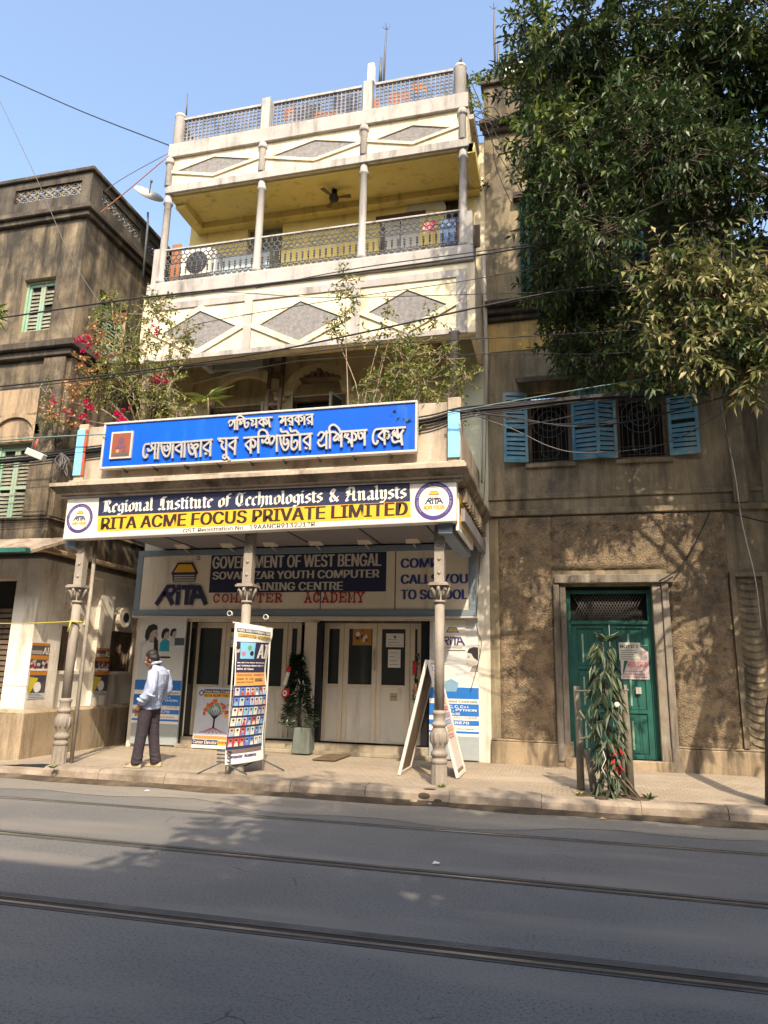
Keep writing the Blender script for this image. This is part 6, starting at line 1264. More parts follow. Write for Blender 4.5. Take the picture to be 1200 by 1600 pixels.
for i in range(14): leaf(q, c+V((r5.uniform(-.04, .04), r5.uniform(-.03, .03), r5.uniform(-.15, .13))), rv(r5)+V((0, 0, -1.2)), rv(r5), .10, .04, flat((.36, .012, .018), .7))
tag(q.build('red_ribbon'), 'bright red tinsel ribbon tied on the sapling guard', 'ribbon')
q = MB(); c = P(943, 1200, gp.y-.14); q.tube([c+V((.0, 0, .2)), c+V((.03, 0, .1)), c+V((-.02, 0, 0)), c+V((.03, 0, -.1)), c+V((0, 0, -.2))], .006, M_white, 5); tag(q.build('string'), 'white string dangling inside the sapling guard', 'string')
q = MB(); c = P(964, 1101, gp.y-.15); q.ell(c, (.032, .008, .032), M_white, 10, 6); tag(q.build('reflector'), 'white round reflector disc on the right post of the sapling guard', 'disc')
q = MB(); rr = random.Random(4)
for i in range(30): a_ = rr.uniform(0, 6.28); k = rr.random()**.5; q.ell((gp.x+.05+.42*k*math.cos(a_), gp.y+.02+.2*k*math.sin(a_), .175), (rr.uniform(.03, .09), rr.uniform(.03, .07), rr.uniform(.01, .03)), M_mud, 7, 4)
kind(q.build('soil'), 'stuff')

# ================================================================ christmas tree in its pot
ct = PZ(472, 1176, .19); XT = thing('christmas_tree', 'thin decorated artificial christmas tree beside the tiled door pilaster', 'tree', (ct.x, ct.y, .18)); LM_fir = leafmat('fir needle', (.012, .03, .016), (.025, .055, .03), (.05, .08, .045), .1); LM_fir2 = leafmat('pale fir', (.10, .15, .08), (.2, .26, .15), (.3, .34, .2), .15)
top = P(464, 1022, ct.y); q = MB(); q.tube([(ct.x-.03, ct.y, .2), (ct.x-.05, ct.y, .6), top], [.03, .025, .006], M_fir if False else M_dkiron, 6); q.build('trunk', XT)
q = MB(); r6 = random.Random(13)
for i in range(2300):
    t = r6.random()**.8; z = .62+(top.z-.62)*t; rad = (.28*(1-t)+.03)*r6.uniform(.3, 1.05); a_ = r6.uniform(0, 6.28); c = V((ct.x-.05, ct.y, z)).lerp(V((top.x, top.y, z)), t)+V((math.cos(a_)*rad, math.sin(a_)*rad, 0)); leaf(q, c, V((math.cos(a_), math.sin(a_), r6.uniform(-.6, .3))), rv(r6), .12, .024, LM_fir2 if t < .16 and r6.random() < .75 else LM_fir)
q.build('branches', XT)
q = MB()
for i in range(40): t = r6.random(); z = .65+(top.z-.7)*t; rad = .3*(1-t)+.04; a_ = r6.uniform(3.3, 6.1); leaf(q, V((ct.x-.05+math.cos(a_)*rad, ct.y+math.sin(a_)*rad, z)), rv(r6), rv(r6), .09, .02, M_white)
q.build('tinsel', XT)
q = MB(); c = P(448, 1058, ct.y-.2); q.tube([c+V((-.03, 0, -.14)), c+V((.0, 0, 0)), c+V((.03, 0, .12))], .035, M_white, 7); q.tube([c+V((.02, 0, .09)), c+V((.04, 0, .18))], .04, M_red, 7); c = P(446, 1083, ct.y-.25); q.ell(c, (.07, .03, .09), M_red, 9, 6, Matrix.Rotation(.6, 3, 'Y')); q.tube([c+V((.03*math.cos(k), -.032, .04*math.sin(k))) for k in [i*.7 for i in range(9)]], .012, M_paper, 5, closed=True); q.build('ornament', XT)
pt = PZ(473, 1178, .18); q = MB(); M_pot = worn('grey green pot', (.2, .23, .2), (.14, .16, .14), 4, (.09, .09, .075), .4)
q.add([(pt.x-.16+.0, pt.y-.15, .19), (pt.x+.16, pt.y-.15, .19), (pt.x+.16, pt.y+.15, .19), (pt.x-.16, pt.y+.15, .19), (pt.x-.13, pt.y-.13, .62), (pt.x+.15, pt.y-.13, .62), (pt.x+.15, pt.y+.13, .62), (pt.x-.13, pt.y+.13, .62)], [(3, 2, 1, 0), (4, 5, 6, 7), (0, 1, 5, 4), (1, 2, 6, 5), (2, 3, 7, 6), (3, 0, 4, 7)], M_pot); tag(q.build('planter', None, .012), 'tapered grey-green planter under the christmas tree', 'planter')
q = MB(); p0 = P(651, 1022, YS+.05)
for i in range(240): t = i/240; c = V((p0.x+.03*math.sin(t*20), p0.y-.03, p0.z-1.25*t)); leaf(q, c, rv(r6), rv(r6), .075, .02, LM_fir if i % 9 else M_white)
gl = thing('garland', 'thin dark tinsel garland hanging at the right edge of the right doors', 'garland', tuple(p0)); q.build('strand', gl); q = MB(); q.tube([p0+V((-.02, -.07, -.12)), p0+V((-.02, -.07, -.33))], .035, M_red, 7); q.tube([p0+V((0, -.07, -.5)), p0+V((0, -.07, -.62))], .03, flat((.5, .25, .15), .6), 7); q.build('ornament', gl)

# ================================================================ the standing man
MX, MY = PZ(225, 1199, .17)[:2]; MAN = thing('person', 'man in pale blue shirt standing with bowed head and hand in pocket', 'person', (MX, MY, .17)); PS = math.radians(-4)
fd = V((-math.cos(PS), math.sin(PS), 0)); ld_ = V((-math.sin(PS), -math.cos(PS), 0))
def B(f, l, z): return V((MX, MY, .17))+fd*f+ld_*l+V((0, 0, z))
def ringb(f, l, z, rf, rl, n=16, tilt=0.0): return [B(f+rf*math.cos(a), l+rl*math.sin(a), z+tilt*rf*math.cos(a)) for a in [2*math.pi*k/n for k in range(n)]]
def organic(name, q, vox, it, mat, parent):
    o = q.build(name, parent); m = o.modifiers.new('r', 'REMESH'); m.mode = 'VOXEL'; m.voxel_size = vox; s = o.modifiers.new('s', 'SMOOTH'); s.iterations = it; s.factor = .5
    me = bpy.data.meshes.new_from_object(o.evaluated_get(bpy.context.evaluated_depsgraph_get())); o.modifiers.clear(); old = o.data; o.data = me; me.name = name; bpy.data.meshes.remove(old)
    me.materials.clear(); me.materials.append(mat); me.polygons.foreach_set('use_smooth', [True]*len(me.polygons)); return o
def limb(q, pts, rs, m, n=12): q.tube(smooth2([tuple(B(*p)) for p in pts], 3), [rs[min(len(rs)-1, int(i/3))]+(rs[min(len(rs)-1, int(i/3)+1)]-rs[min(len(rs)-1, int(i/3))])*((i % 3)/3) for i in range((len(pts)-1)*3+1)], m, n)
M_skinm = flat((.24, .125, .075), .55); M_cloth = None
q = MB()
Rh = Matrix.Rotation(0, 3, 'X')
hd = (.035, 0, 1.505)
def hp(f, l, z):     # head space, bowed forward ~28 degrees
    t = math.radians(28); return B(hd[0]+f*math.cos(t)+z*math.sin(t), hd[1]+l, hd[2]+z*math.cos(t)-f*math.sin(t))
def hell(f, l, z, a_, b_, c_):
    p = hp(f, l, z); ax = (hp(f+1, l, z)-p), (hp(f, l+1, z)-p), (hp(f, l, z+1)-p); q.ell(p, (a_, b_, c_), M_skinm, 14, 10, Matrix(ax).transposed())
hell(-.01, 0, .03, .102, .082, .096); hell(.03, 0, -.03, .062, .06, .075); hell(.05, 0, -.085, .035, .04, .03); hell(.098, 0, -.02, .02, .014, .022); hell(.09, 0, .0, .012, .012, .03); hell(.082, 0, .028, .018, .05, .012); hell(.078, 0, -.062, .018, .026, .011)
for s in (1, -1): hell(-.01, .078*s, -.01, .02, .012, .034); hell(.065, .035*s, -.02, .022, .02, .02)
limb(q, [(-.07, 0, 1.3), (-.05, 0, 1.42), (.0, 0, 1.5)], [.06, .055, .055], M_skinm)
q.loft([ringb(0, 0, .78, .10, .13), ringb(-.03, 0, 1.0, .10, .13), ringb(-.08, 0, 1.2, .10, .15), ringb(-.09, 0, 1.36, .07, .14)], M_skinm)
for s in (1, -1):
    limb(q, [(-.10, .17*s, 1.33), (-.12, .235*s, 1.10), (-.01, .24*s, .95), (.06, .195*s, .86)], [.045, .04, .033, .028], M_skinm)
    h0 = (.105, .188*s, .835)
    limb(q, [(.055, .195*s, .865), (.09, .17*s, .80)], [.034, .04], M_skinm)
    for k in range(4): o_ = (k-1.5)*.019; limb(q, [(.095+o_*.8, .168*s, .80), (.105+o_, .158*s, .755), (.10+o_, .145*s, .715-.006*(k in (0, 3)))], [.012, .0105, .009], M_skinm, 7)
    limb(q, [(.10, .19*s, .835), (.135, .19*s, .80), (.145, .182*s, .768)], [.014, .012, .010], M_skinm, 7)
limb(q, [(.01, .08, .85), (.05, .095, .47), (.08, .11, .06)], [.08, .055, .04], M_skinm); limb(q, [(-.02, -.08, .85), (-.05, -.095, .47), (-.11, -.11, .06)], [.08, .055, .04], M_skinm)
for f, l in ((.12, .115), (-.07, -.115)): limb(q, [(f-.09, l, .045), (f, l, .05), (f+.1, l, .035)], [.035, .036, .03], M_skinm)
organic('body', q, .0085, 3, M_skinm, MAN)
def clothmat(name, c1, c2, scale, stripes, wr):
    m = worn(name, c1, c1, 2, None, bump=0, fine=.05); t = m.node_tree; L = t.links.new; b = t.nodes['Principled BSDF']; tc = N(t, 'ShaderNodeTexCoord')
    if stripes:
        wv = N(t, 'ShaderNodeTexWave'); wv.inputs['Scale'].default_value = scale; wv.inputs['Distortion'].default_value = 1.2; wv.inputs['Detail Scale'].default_value = 1.0
        L(tc.outputs['Object'], wv.inputs['Vector']); x = N(t, 'ShaderNodeMix', data_type='RGBA'); L(wv.outputs[0], x.inputs[0]); x.inputs[6].default_value = (*c1, 1); x.inputs[7].default_value = (*c2, 1); L(x.outputs[2], b.inputs['Base Color'])
    n1 = N(t, 'ShaderNodeTexNoise'); n1.inputs['Scale'].default_value = 9; n1.inputs['Detail'].default_value = 2; n1.inputs['Distortion'].default_value = 1.5; mp = N(t, 'ShaderNodeMapping'); mp.inputs['Scale'].default_value = (1.2, 1.2, .75); mp.inputs['Rotation'].default_value = (0, .6, 0); L(tc.outputs['Object'], mp.inputs[0]); L(mp.outputs[0], n1.inputs['Vector'])
    bp_ = N(t, 'ShaderNodeBump'); bp_.inputs['Strength'].default_value = wr; bp_.inputs['Distance'].default_value = .05; L(n1.outputs[0], bp_.inputs['Height']); L(bp_.outputs[0], b.inputs['Normal']); return m
M_shirt = clothmat('striped shirt', (.27, .33, .52), (.45, .49, .60), 34, True, .55); M_trou = clothmat('dark trousers', (.045, .036, .045), (.05, .04, .05), 1, False, .45)
q = MB()
q.loft([ringb(.0, 0, .79, .142, .172, 20, -.12), ringb(-.01, 0, .9, .142, .172, 20), ringb(-.035, 0, 1.02, .138, .168, 20), ringb(-.075, 0, 1.18, .138, .188, 20), ringb(-.10, 0, 1.30, .122, .20, 20), ringb(-.10, 0, 1.37, .09, .165, 20), ringb(-.07, 0, 1.415, .068, .09, 20), ringb(-.045, 0, 1.445, .066, .068, 20, .5)], M_shirt)
for s in (1, -1): limb(q, [(-.095, .165*s, 1.335), (-.125, .225*s, 1.2), (-.135, .25*s, 1.08), (-.05, .25*s, .985), (.035, .21*s, .885)], [.08, .075, .068, .064, .05], M_shirt)
for z_, f_, l_ in ((1.02, -.13, .25), (.97, -.04, .25), (.93, .01, .24)):  # sleeve folds at the elbow
    q.tube([B(f_+.06*math.cos(a), l_+.062*math.sin(a), z_+.03*math.cos(a)) for a in [2*math.pi*k/12 for k in range(12)]], .012, M_shirt, 6, closed=True)
for z_ in (.83, .88): q.tube([B(.0+.145*math.cos(a), .176*math.sin(a), z_+.02*math.sin(2*a)) for a in [2*math.pi*k/16 for k in range(16)]], .012, M_shirt, 6, closed=True)
organic('shirt', q, .011, 3, M_shirt, MAN)
q = MB()
q.tube([B(-.05+.068*math.cos(a), .07*math.sin(a), 1.455+.035*math.cos(a)*-.6) for a in [2*math.pi*k/14 for k in range(14)]], .018, M_shirt, 6, closed=True); q.build('collar', MAN)
q = MB()
q.loft([ringb(.0, 0, .97, .12, .15, 16), ringb(.0, 0, .88, .128, .162, 16), ringb(-.005, 0, .79, .125, .168, 16), ringb(0, 0, .73, .085, .12, 16)], M_trou)
limb(q, [(.012, .083, .82), (.02, .09, .62), (.035, .098, .45), (.055, .105, .25), (.07, .11, .05)], [.108, .092, .08, .076, .078], M_trou); limb(q, [(-.02, -.083, .82), (-.03, -.09, .62), (-.05, -.098, .45), (-.08, -.105, .25), (-.115, -.11, .05)], [.108, .092, .08, .076, .078], M_trou)
for s, f0, kf in ((1, .02, .07), (-1, -.04, -.115)):
    for z_ in (.09, .15, .46, .5): t = (.82-z_)/.77; c_ = (kf*t, s*(.083+.027*t)); q.tube([B(c_[0]+.078*math.cos(a), c_[1]+.078*math.sin(a), z_+.02*math.cos(a+s)) for a in [2*math.pi*k/12 for k in range(12)]], .009, M_trou, 6, closed=True)
organic('trousers', q, .011, 3, M_trou, MAN)
M_shoe = flat((.42, .36, .24), .6)
for f, l in ((.12, .115), (-.07, -.115)):
    q = MB(); q.loft([[B(f+a*.135, l+b_*.046, z) for a, b_ in [(math.cos(t), math.sin(t)*(1-.12*math.cos(t))) for t in [2*math.pi*k/16 for k in range(16)]]] for z in (.0, .02)]+[[B(f-.01+a*.12, l+b_*.04, .05+.018*(-a)) for a, b_ in [(math.cos(t), math.sin(t)) for t in [2*math.pi*k/16 for k in range(16)]]], [B(f-.035+a*.08, l+b_*.032, .078) for a, b_ in [(math.cos(t), math.sin(t)) for t in [2*math.pi*k/16 for k in range(16)]]]], M_shoe); q.build('shoe', MAN)
q = MB(); t = math.radians(28)
def cap(f, l, z, a_, b_, c_):
    p = hp(f, l, z); ax = (hp(f+1, l, z)-p), (hp(f, l+1, z)-p), (hp(f, l, z+1)-p); q.ell(p, (a_, b_, c_), M_hair, 14, 10, Matrix(ax).transposed())
cap(-.032, 0, .06, .098, .088, .082); cap(-.065, 0, .0, .062, .074, .07); cap(-.02, 0, .105, .074, .064, .03)
for s in (1, -1): cap(-.025, .064*s, .02, .052, .026, .05); cap(.014, .08*s, .0, .012, .008, .03); 
organic('hair', q, .008, 2, flat((.012, .010, .010), .6), MAN)
q = MB()
for s in (1, -1): q.ell(hp(.083, .034*s, .008), (.010, .010, .008), M_white, 8, 6); q.ell(hp(.091, .034*s, .006), (.005, .005, .006), M_black, 8, 6)
q.build('eyes', MAN)

# ================================================================ roof-top and balcony things
q = MB(); p0 = P(224, 355, 11.6); dc = P(232, 306, 11.55); q.tube([p0+V((.12, 0, -1.2)), p0+V((.1, 0, .1)), P(229, 330, 11.6)+V((0, .05, 0))], .025, M_dkiron, 6)
DS = thing('satellite_dish', 'white satellite dish on a bent pole beside the left end of the upper balcony', 'dish', tuple(p0)); q.build('pole', DS); q = MB(); ax = (V((.42, -.79, -.44))*.5+(CR*.38+CU*.92)*.87).normalized(); u = ax.orthogonal().normalized(); w_ = ax.cross(u)
rg = [[dc+(u*math.cos(a)+w_*math.sin(a))*r_+ax*(r_*r_*.55) for a in [2*math.pi*k/28 for k in range(28)]] for r_ in (.02, .1, .18, .25, .31)]; q.loft(rg[::-1]+[[p-ax*.012 for p in x] for x in rg], flat((.72, .68, .60), .5)); q.build('reflector', DS)
q = MB(); q.tube([dc-ax*.02, dc+ax*.05+w_*.0, dc+ax*.30-u*.03], .012, M_dkiron, 5); q.ell(dc+ax*.31-u*.03, (.03, .03, .04), M_dkiron, 8, 6); q.build('feed_arm', DS)
def mast(pts, Y, label, r=.025, tip=True):
    q = MB(); p = [P(*k, Y) for k in pts]; q.tube(p, [r]*(len(p)-1)+[r*.5], M_wire2, 6)
    if tip:
        for a in range(4): q.tube([p[-1], p[-1]+V((.1*math.cos(a*1.57), .1*math.sin(a*1.57), .12))], .008, M_wire2, 4)
    tag(q.build('antenna'), label, 'antenna')
mast([(599, 140), (602, 75), (604, 47)], 13.5, 'slim lightning mast on the academy roof behind the lattice parapet'); mast([(594, 130), (596, 90)], 13.6, 'short thick pole beside the slim mast on the academy roof', .05, False); mast([(774, 110), (772, 45), (772, 15)], 13.5, 'slim lightning mast by the chimney of the weathered house'); mast([(779, 110), (778, 68)], 13.6, 'short pole beside the mast by the chimney of the weathered house', .04, False); mast([(291, 180), (293, 146)], 11.2, 'thin crooked stick on the left terrace post', .02, False); mast([(719, 97), (721, 90)], 11.1, 'short metal stub on the right terrace post', .03, False)
q = MB(); p0 = P(787, 128, 13.4); q.box(p0.x-.02, p0.x+.5, 13.3, 13.8, p0.z-.5, p0.z+.45, M_white); tag(q.build('water_tank', None, .03), 'white box tank behind the chimney of the weathered house', 'tank')
# laundry on the terrace behind the lattice
for k, (x_, y_, w_, h_, c_) in enumerate(((455, 176, .16, .3, (.36, .11, .035)), (505, 183, .3, .25, (.34, .1, .03)), (540, 165, .3, .5, (.04, .05, .1)), (580, 168, .16, .4, (.4, .11, .03)), (625, 152, .2, .25, (.38, .11, .03)), (655, 137, .14, .2, (.42, .15, .04)), (480, 176, .3, .4, (.05, .06, .09)))):
    p0 = P(x_, y_, 11.9); q = MB(); n = 6; q.add([(p0.x-w_+2*w_*i/n, 11.9+.04*math.sin(i*1.7+k), p0.z+h_/2-j*h_/3+.02*math.sin(i+j)) for j in range(4) for i in range(n+1)], [(j*(n+1)+i, j*(n+1)+i+1, (j+1)*(n+1)+i+1, (j+1)*(n+1)+i) for j in range(3) for i in range(n)], flat(c_, .8), True)
    tag(q.build('laundry'), ['orange cloth on the terrace behind the left part of the middle lattice', 'wide orange cloth low on the terrace behind the middle lattice', 'dark cloth on the terrace at the right end of the middle lattice', 'orange cloth on the terrace behind the middle terrace post', 'orange cloth on the terrace behind the right lattice', 'small amber cloth on the terrace high behind the right lattice', 'navy cloth on the terrace behind the middle lattice'][k], 'laundry', 'laundry on the terrace')
# balcony things
ac = P(303, 415, 11.7); AC = thing('air_conditioner', 'white air conditioner unit on the balcony behind the left railing', 'air conditioner', tuple(ac)); q = MB(); q.box(ac.x-.42, ac.x+.42, 11.6, 11.95, ac.z-.3, ac.z+.32, M_white); q.build('casing', AC, .02); q = MB(); F = FY(11.59); q.prism(F, disc(ac.x+.12, ac.z, .24, 20), -.005, .004, M_black); [ring(q, F, ac.x+.12, ac.z, r_, r_+.01, M_wire2, .008, 20) for r_ in (.09, .17, .235)]; q.build('fan_grille', AC)
q = MB(); p0 = P(272, 425, 11.5); p1 = P(271, 382, 11.5); q.box(p0.x-.1, p0.x+.1, 11.5, 11.54, p0.z-.4, p1.z, flat((.34, .14, .06), .7)); tag(q.build('orange_board', None, .008), 'orange upright board on the balcony behind the left railing end', 'board')
q = MB(); p0 = P(330, 408, 11.8); q.box(p0.x-.0, p0.x+.12, 11.75, 12.1, zB+.2, p0.z+.25, M_pgrey); q.box(p0.x+.14, p0.x+1.2, 12.0, 12.05, zB+.2, p0.z+.2, flat((.35, .4, .42), .6)); tag(q.build('cupboard', None, .01), 'pale grey cupboard on the balcony right of the air conditioner', 'cupboard')
def cloth(px0, px1, py0, py1, Y, col, name, label, pat=None):
    a_, c_ = P(px0, py0, Y), P(px1, py1, Y); q = MB(); nx, nz = 8, 6; q.add([(a_.x+(c_.x-a_.x)*i/nx, Y+.03*math.sin(i*1.9)+.015*math.sin(j), a_.z+(c_.z-a_.z)*j/nz) for j in range(nz+1) for i in range(nx+1)], [(j*(nx+1)+i, j*(nx+1)+i+1, (j+1)*(nx+1)+i+1, (j+1)*(nx+1)+i) for j in range(nz) for i in range(nx)], pat or flat(col, .85), True); tag(q.build(name), label, 'clothes', 'clothes drying on the balcony')
cloth(661, 680, 347, 362, 11.5, (.55, .08, .1), 'washing', 'red patterned cloth drying behind the balcony railing', worn('red print', (.6, .06, .09), (.65, .45, .4), 9, bump=0)); cloth(688, 712, 343, 382, 11.45, (.1, .2, .5), 'washing', 'blue patterned garment drying behind the balcony railing', worn('blue print', (.05, .14, .42), (.4, .5, .6), 9, bump=0)); cloth(714, 726, 340, 385, 11.5, (.3, .17, .1), 'washing', 'brown cloth drying at the right end of the balcony railing'); cloth(596, 601, 352, 395, 11.6, (.02, .02, .025), 'washing', 'narrow black cloth hanging beside the white balcony door')
fp = P(522, 309, 11.65); FN_ = thing('ceiling_fan', 'dark ceiling fan hanging under the yellow balcony ceiling', 'fan', tuple(fp)); q = MB(); q.tube([fp, V((fp.x, fp.y, zS0+.04))], .016, M_black, 6); q.lathe((fp.x, fp.y, zS0-.08), [(.02, -.05), (.055, .0), (.06, .11)], M_black, 10); q.build('down_rod', FN_); q = MB(); q.lathe(tuple(fp), [(.02, -.07), (.09, -.05), (.1, 0), (.08, .04), (.02, .06)], M_black, 14); q.build('motor', FN_)
for k in range(3): a_ = .1+k*2.094; d = V((math.cos(a_), math.sin(a_), 0)); e = V((-d.y, d.x, 0)); q = MB(); q.add([fp+d*.1+e*.03, fp+d*.1-e*.03, fp+d*.34-e*.05, fp+d*.34+e*.045, fp+d*.1+e*.03+V((0, 0, .01)), fp+d*.1-e*.03+V((0, 0, .01)), fp+d*.34-e*.05+V((0, 0, .025)), fp+d*.34+e*.045+V((0, 0, .01))], [(3, 2, 1, 0), (4, 5, 6, 7), (0, 1, 5, 4), (1, 2, 6, 5), (2, 3, 7, 6), (3, 0, 4, 7)], flat((.12, .08, .05), .5)); q.build('blade', FN_)
LDr = thing('ladder', 'dark wooden ladder leaning against the arched first-floor wall', 'ladder', tuple(P(430, 640, 11.9))); q = MB()
for x0, x1 in ((414, 425), (434, 444)): q.bar(P(x0-3, 690, 11.7), P(x1, 556, 12.2), .07, .06, M_wood)
q.build('rails', LDr); q = MB()
for k in range(6): t = k/6+.08; q.bar(P(411, 690, 11.7).lerp(P(425, 556, 12.2), t), P(431, 690, 11.7).lerp(P(444, 556, 12.2), t), .05, .045, M_wood)
q.build('rungs', LDr)
q = MB(); a_ = P(500, 592, 12.1); 
for k in range(5): q.box(a_.x-.3+k*.13, a_.x-.22+k*.13, 12.0, 12.2, a_.z, a_.z+(.06, .12, .18, .1, .05)[k], M_wood)
q.box(a_.x-.38, a_.x+.42, 11.98, 12.22, a_.z-.04, a_.z-.001, M_wood); tag(q.build('wall_shelf'), 'small wooden shelf of odds and ends in the right arched recess', 'shelf')
q = MB(); p0, p1 = P(738, 352, 11.5), P(750, 385, 11.5); q.box(p0.x, p1.x, 11.5, 11.53, p1.z, p0.z, M_wood); tag(q.build('wall_board'), 'brown square board hung outside the right end of the balcony', 'board')
DPp = [P(755, 400, 12.0), P(758, 480, 12.0), P(760, 560, 12.05), P(759, 640, 12.1)]; q = MB(); q.tube(DPp, .04, flat((.5, .47, .43), .5), 8); tag(q.build('drain_pipe'), 'pale drain pipe running down the joint right of the lower balcony', 'pipe')
q = MB(); a_, c_ = P(752, 640, YW-.03), P(750, 752, YW-.03); q.tube([a_, V((a_.x, a_.y, c_.z))], .02, M_lgrey, 6); tag(q.build('conduit'), 'thin vertical conduit on the pale wall right of the canopy parapet', 'pipe')
q = MB(); p0 = P(50, 990, 10.0)
# camera housing in the right arch of the old house
(yc_, zc_2) = gq(194, 965); ex = thing('wall_fan', 'round pale extractor vent in the second arch of the old house wall', 'vent', (LX, yc_, zc_2)); q = MB(); F = fsub(FG, yc_, zc_2, -.09); q.prism(F, disc(0, 0, .2, 18), 0, .12, M_wwash); q.prism(F, disc(.02, .0, .1, 14), .121, .126, M_black); q.build('housing', ex, .01)

# ================================================================ cables
def cable(pts, Y, label, r=.011, m=None, name='overhead_cable', cat='cable', group='overhead cables', Y2=None):
    q = MB(); n = len(pts); p = [P(x, y, Y+((Y2-Y)*i/(n-1) if Y2 else 0)) for i, (x, y) in enumerate(pts)]; p = smooth2([tuple(k) for k in p], 5) if n > 2 else [p[0].lerp(p[1], i/8)-V((0, 0, .0)) for i in range(9)]
    q.tube(p, r, m or M_wire, 5); return tag(q.build(name), label, cat, group)
M_or = flat((.30, .13, .07), .6); M_grn = flat((.13, .2, .18), .6)
cable([(-60, 93), (0, 118), (130, 175), (264, 227)], 10.9, 'black cable from the upper left edge to the top of the left balcony pillar', .013)
cable([(-8, 140), (0, 158), (60, 285), (110, 400), (160, 480)], 9.0, 'thin steep wire crossing the old house parapet', .006, M_wire2)
cable([(264, 243), (160, 330), (70, 398), (-40, 470)], 10.4, 'orange-brown wire from the balcony pillar down to the left edge', .011, M_or)
cable([(262, 240), (185, 283), (120, 330), (-20, 380)], 10.6, 'thin grey wire from the balcony pillar over the old house cornice', .007, M_wire2)
cable([(-30, 500), (0, 497), (200, 468), (400, 446), (560, 425), (733, 401), (800, 390), (1000, 360), (1260, 324)], 9.0, 'upper black cable crossing the balcony just below its railing', .014)
cable([(400, 450), (560, 419), (733, 395), (900, 372), (1200, 333)], 9.05, 'thin black cable running beside the upper cable below the railing', .008)
cable([(-30, 607), (0, 604), (200, 582), (400, 553), (580, 517), (757, 478), (900, 451), (1033, 441), (1260, 410)], 8.95, 'lower black cable crossing under the lower balcony edge', .014)
cable([(-30, 613), (200, 586), (400, 562), (560, 541), (700, 532), (1000, 515), (1260, 490)], 8.9, 'thin cable along the underside of the lower balcony', .008)
cable([(300, 508), (400, 489), (560, 463), (713, 441), (800, 426), (1000, 395), (1260, 352)], 9.1, 'thin wire slanting across the three big diamond panels', .006)
cable([(330, 455), (400, 459), (520, 465), (800, 458), (1000, 450), (1260, 425)], 9.1, 'thin nearly level wire across the big diamond panels', .006)
cable([(300, 600), (420, 572), (520, 560), (760, 553), (960, 552), (1260, 530)], 9.2, 'thin wire across the shrub and the ochre stained wall', .006)
for k, (dy, rr_, yy) in enumerate(((0, .02, 8.95), (5, .016, 9.0), (-4, .013, 8.9), (9, .012, 9.02), (3, .014, 8.85), (13, .01, 9.03))):
    cable([(-40, 722+dy), (0, 719+dy), (60, 713+dy), (160, 700+dy), (300, 688+dy), (480, 672+dy), (650, 658+dy*1.3), (720, 641+dy), (800, 633+dy*.7), (920, 620+dy*.5), (1040, 611+dy*.8), (1130, 590+dy*.6), (1260, 545+dy*.6)], 9.362+(yy-8.95)*.12, 'strand of the thick black cable bundle passing behind the blue sign', rr_, M_wire)
cable([(700, 645), (800, 627), (920, 606), (1013, 590), (1100, 560)], 9.15, 'greenish wire above the cable bundle before the blue shutters', .008, M_grn)
cable([(700, 641), (800, 652), (883, 666), (960, 662), (1040, 646), (1157, 613), (1260, 585)], 9.15, 'sagging black cable across the blue shutters', .011)
cable([(740, 640), (800, 655), (890, 663), (980, 650), (1060, 625)], 9.2, 'thin sagging wire just above the sagging cable before the blue shutters', .007)
cable([(720, 642), (800, 670), (860, 698), (917, 707), (1040, 693), (1157, 627)], 9.2, 'pale wire sagging low across the window grilles', .007, M_wire2)
cable([(800, 668), (870, 655), (960, 635), (1040, 618)], 9.1, 'thin dark wire rising across the left window grille', .006)
cable([(1125, 613), (1133, 667), (1148, 740), (1160, 820), (1180, 905), (1190, 990)], 9.6, 'grey wire hanging down the right side of the weathered house', .008, M_wire2)
cable([(1110, 799), (1085, 850), (1060, 888), (1030, 908)], 12.0, 'black wire slanting down to the green door lintel', .012, group=None); cable([(1136, 799), (1165, 808), (1215, 820)], 12.05, 'short black wire on the roughcast wall at the right edge', .012, group=None)
cable([(-20, 690), (60, 684), (130, 680), (165, 679)], 9.2, 'single green-black cable at the left end above the bundle', .012, M_grn)
cable([(-20, 974), (40, 974), (115, 971)], 9.3, 'yellow tape stretched from the left edge to the left iron column', .007, flat((.5, .42, .04), .6), 'yellow_tape', 'tape', None)
q = MB(); c = P(115, 971, 9.3)
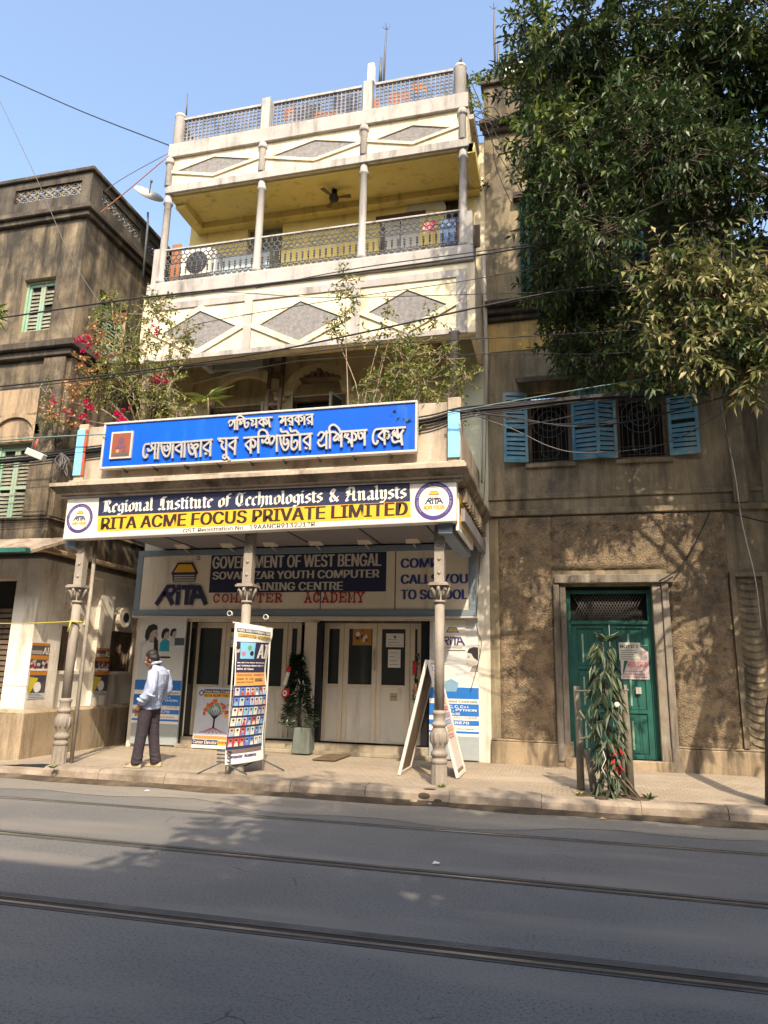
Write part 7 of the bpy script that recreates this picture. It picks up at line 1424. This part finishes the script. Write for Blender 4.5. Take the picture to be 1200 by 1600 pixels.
q.tube([V((-7.21+.1*math.cos(a), 9.43+.1*math.sin(a), c.z)) for a in [k*.52 for k in range(12)]], .014, flat((.5, .42, .04), .6), 5, closed=True); q.tube([c+V((-.03, -.02, 0)), c+V((-.06, -.03, -.16))], .014, flat((.5, .42, .04), .6), 4); tag(q.build('yellow_ribbon'), 'yellow ribbon knotted round the left iron column', 'ribbon')
cable([(760, 640), (757, 760), (745, 960), (752, 1010), (735, 1080)], 12.1, 'thin black wire hanging on the cream end wall', .006)
JB = thing('junction_box', 'grey box hanging on the cable bundle before the green shutters at the left', 'box', tuple(P(57, 710, 9.1))); q = MB(); a_ = P(43, 705, 9.1); c_ = P(69, 716, 9.1); q.bar(a_, c_, .1, .11, M_lgrey); q.build('casing', JB, .01); q = MB(); p0 = P(58, 686, 9.1); q.tube([p0, P(52, 704, 9.1)], .012, M_red, 5); q.tube([p0+V((.02, 0, 0)), P(54, 704, 9.1)], .01, M_or, 5); q.build('strap', JB)
q = MB(); c = P(96, 708, 9.15); r7 = random.Random(6)
for i in range(16): e = V((r7.uniform(-.18, .2), r7.uniform(-.08, .08), r7.uniform(-.42, -.2))); q.tube(smooth2([tuple(c), tuple(c+e*.5+V((r7.uniform(-.12, .12), 0, 0))), tuple(c+e), tuple(c+e*.55+V((r7.uniform(-.08, .08), 0, 0)))], 3), .009, M_wire2, 4)
tag(q.build('cable_tangle'), 'tangle of loose black cable ends hanging from the bundle at the left', 'cable')
q = MB(); c = P(758, 193, 11.6)
for k in range(4): q.tube([c+V((.28*math.cos(a+k), .1*math.sin(a*2), .22*math.sin(a)+.03*k)) for a in [i*.5 for i in range(13)]], .008, M_wire, 4)
tag(q.build('cable_coil'), 'loose coil of black wire on the wall beside the upper terrace', 'cable')
for (pts, lb) in (([(722, 98), (745, 150), (768, 220), (815, 300)], 'thin wire from the right terrace post down to the weathered house'), ([(721, 95), (760, 180), (800, 260), (830, 330)], 'second thin wire from the right terrace post toward the tree'), ([(768, 200), (775, 260), (800, 320)], 'short thin wire below the loose coil on the weathered house wall')): cable(pts, 11.2, lb, .007)
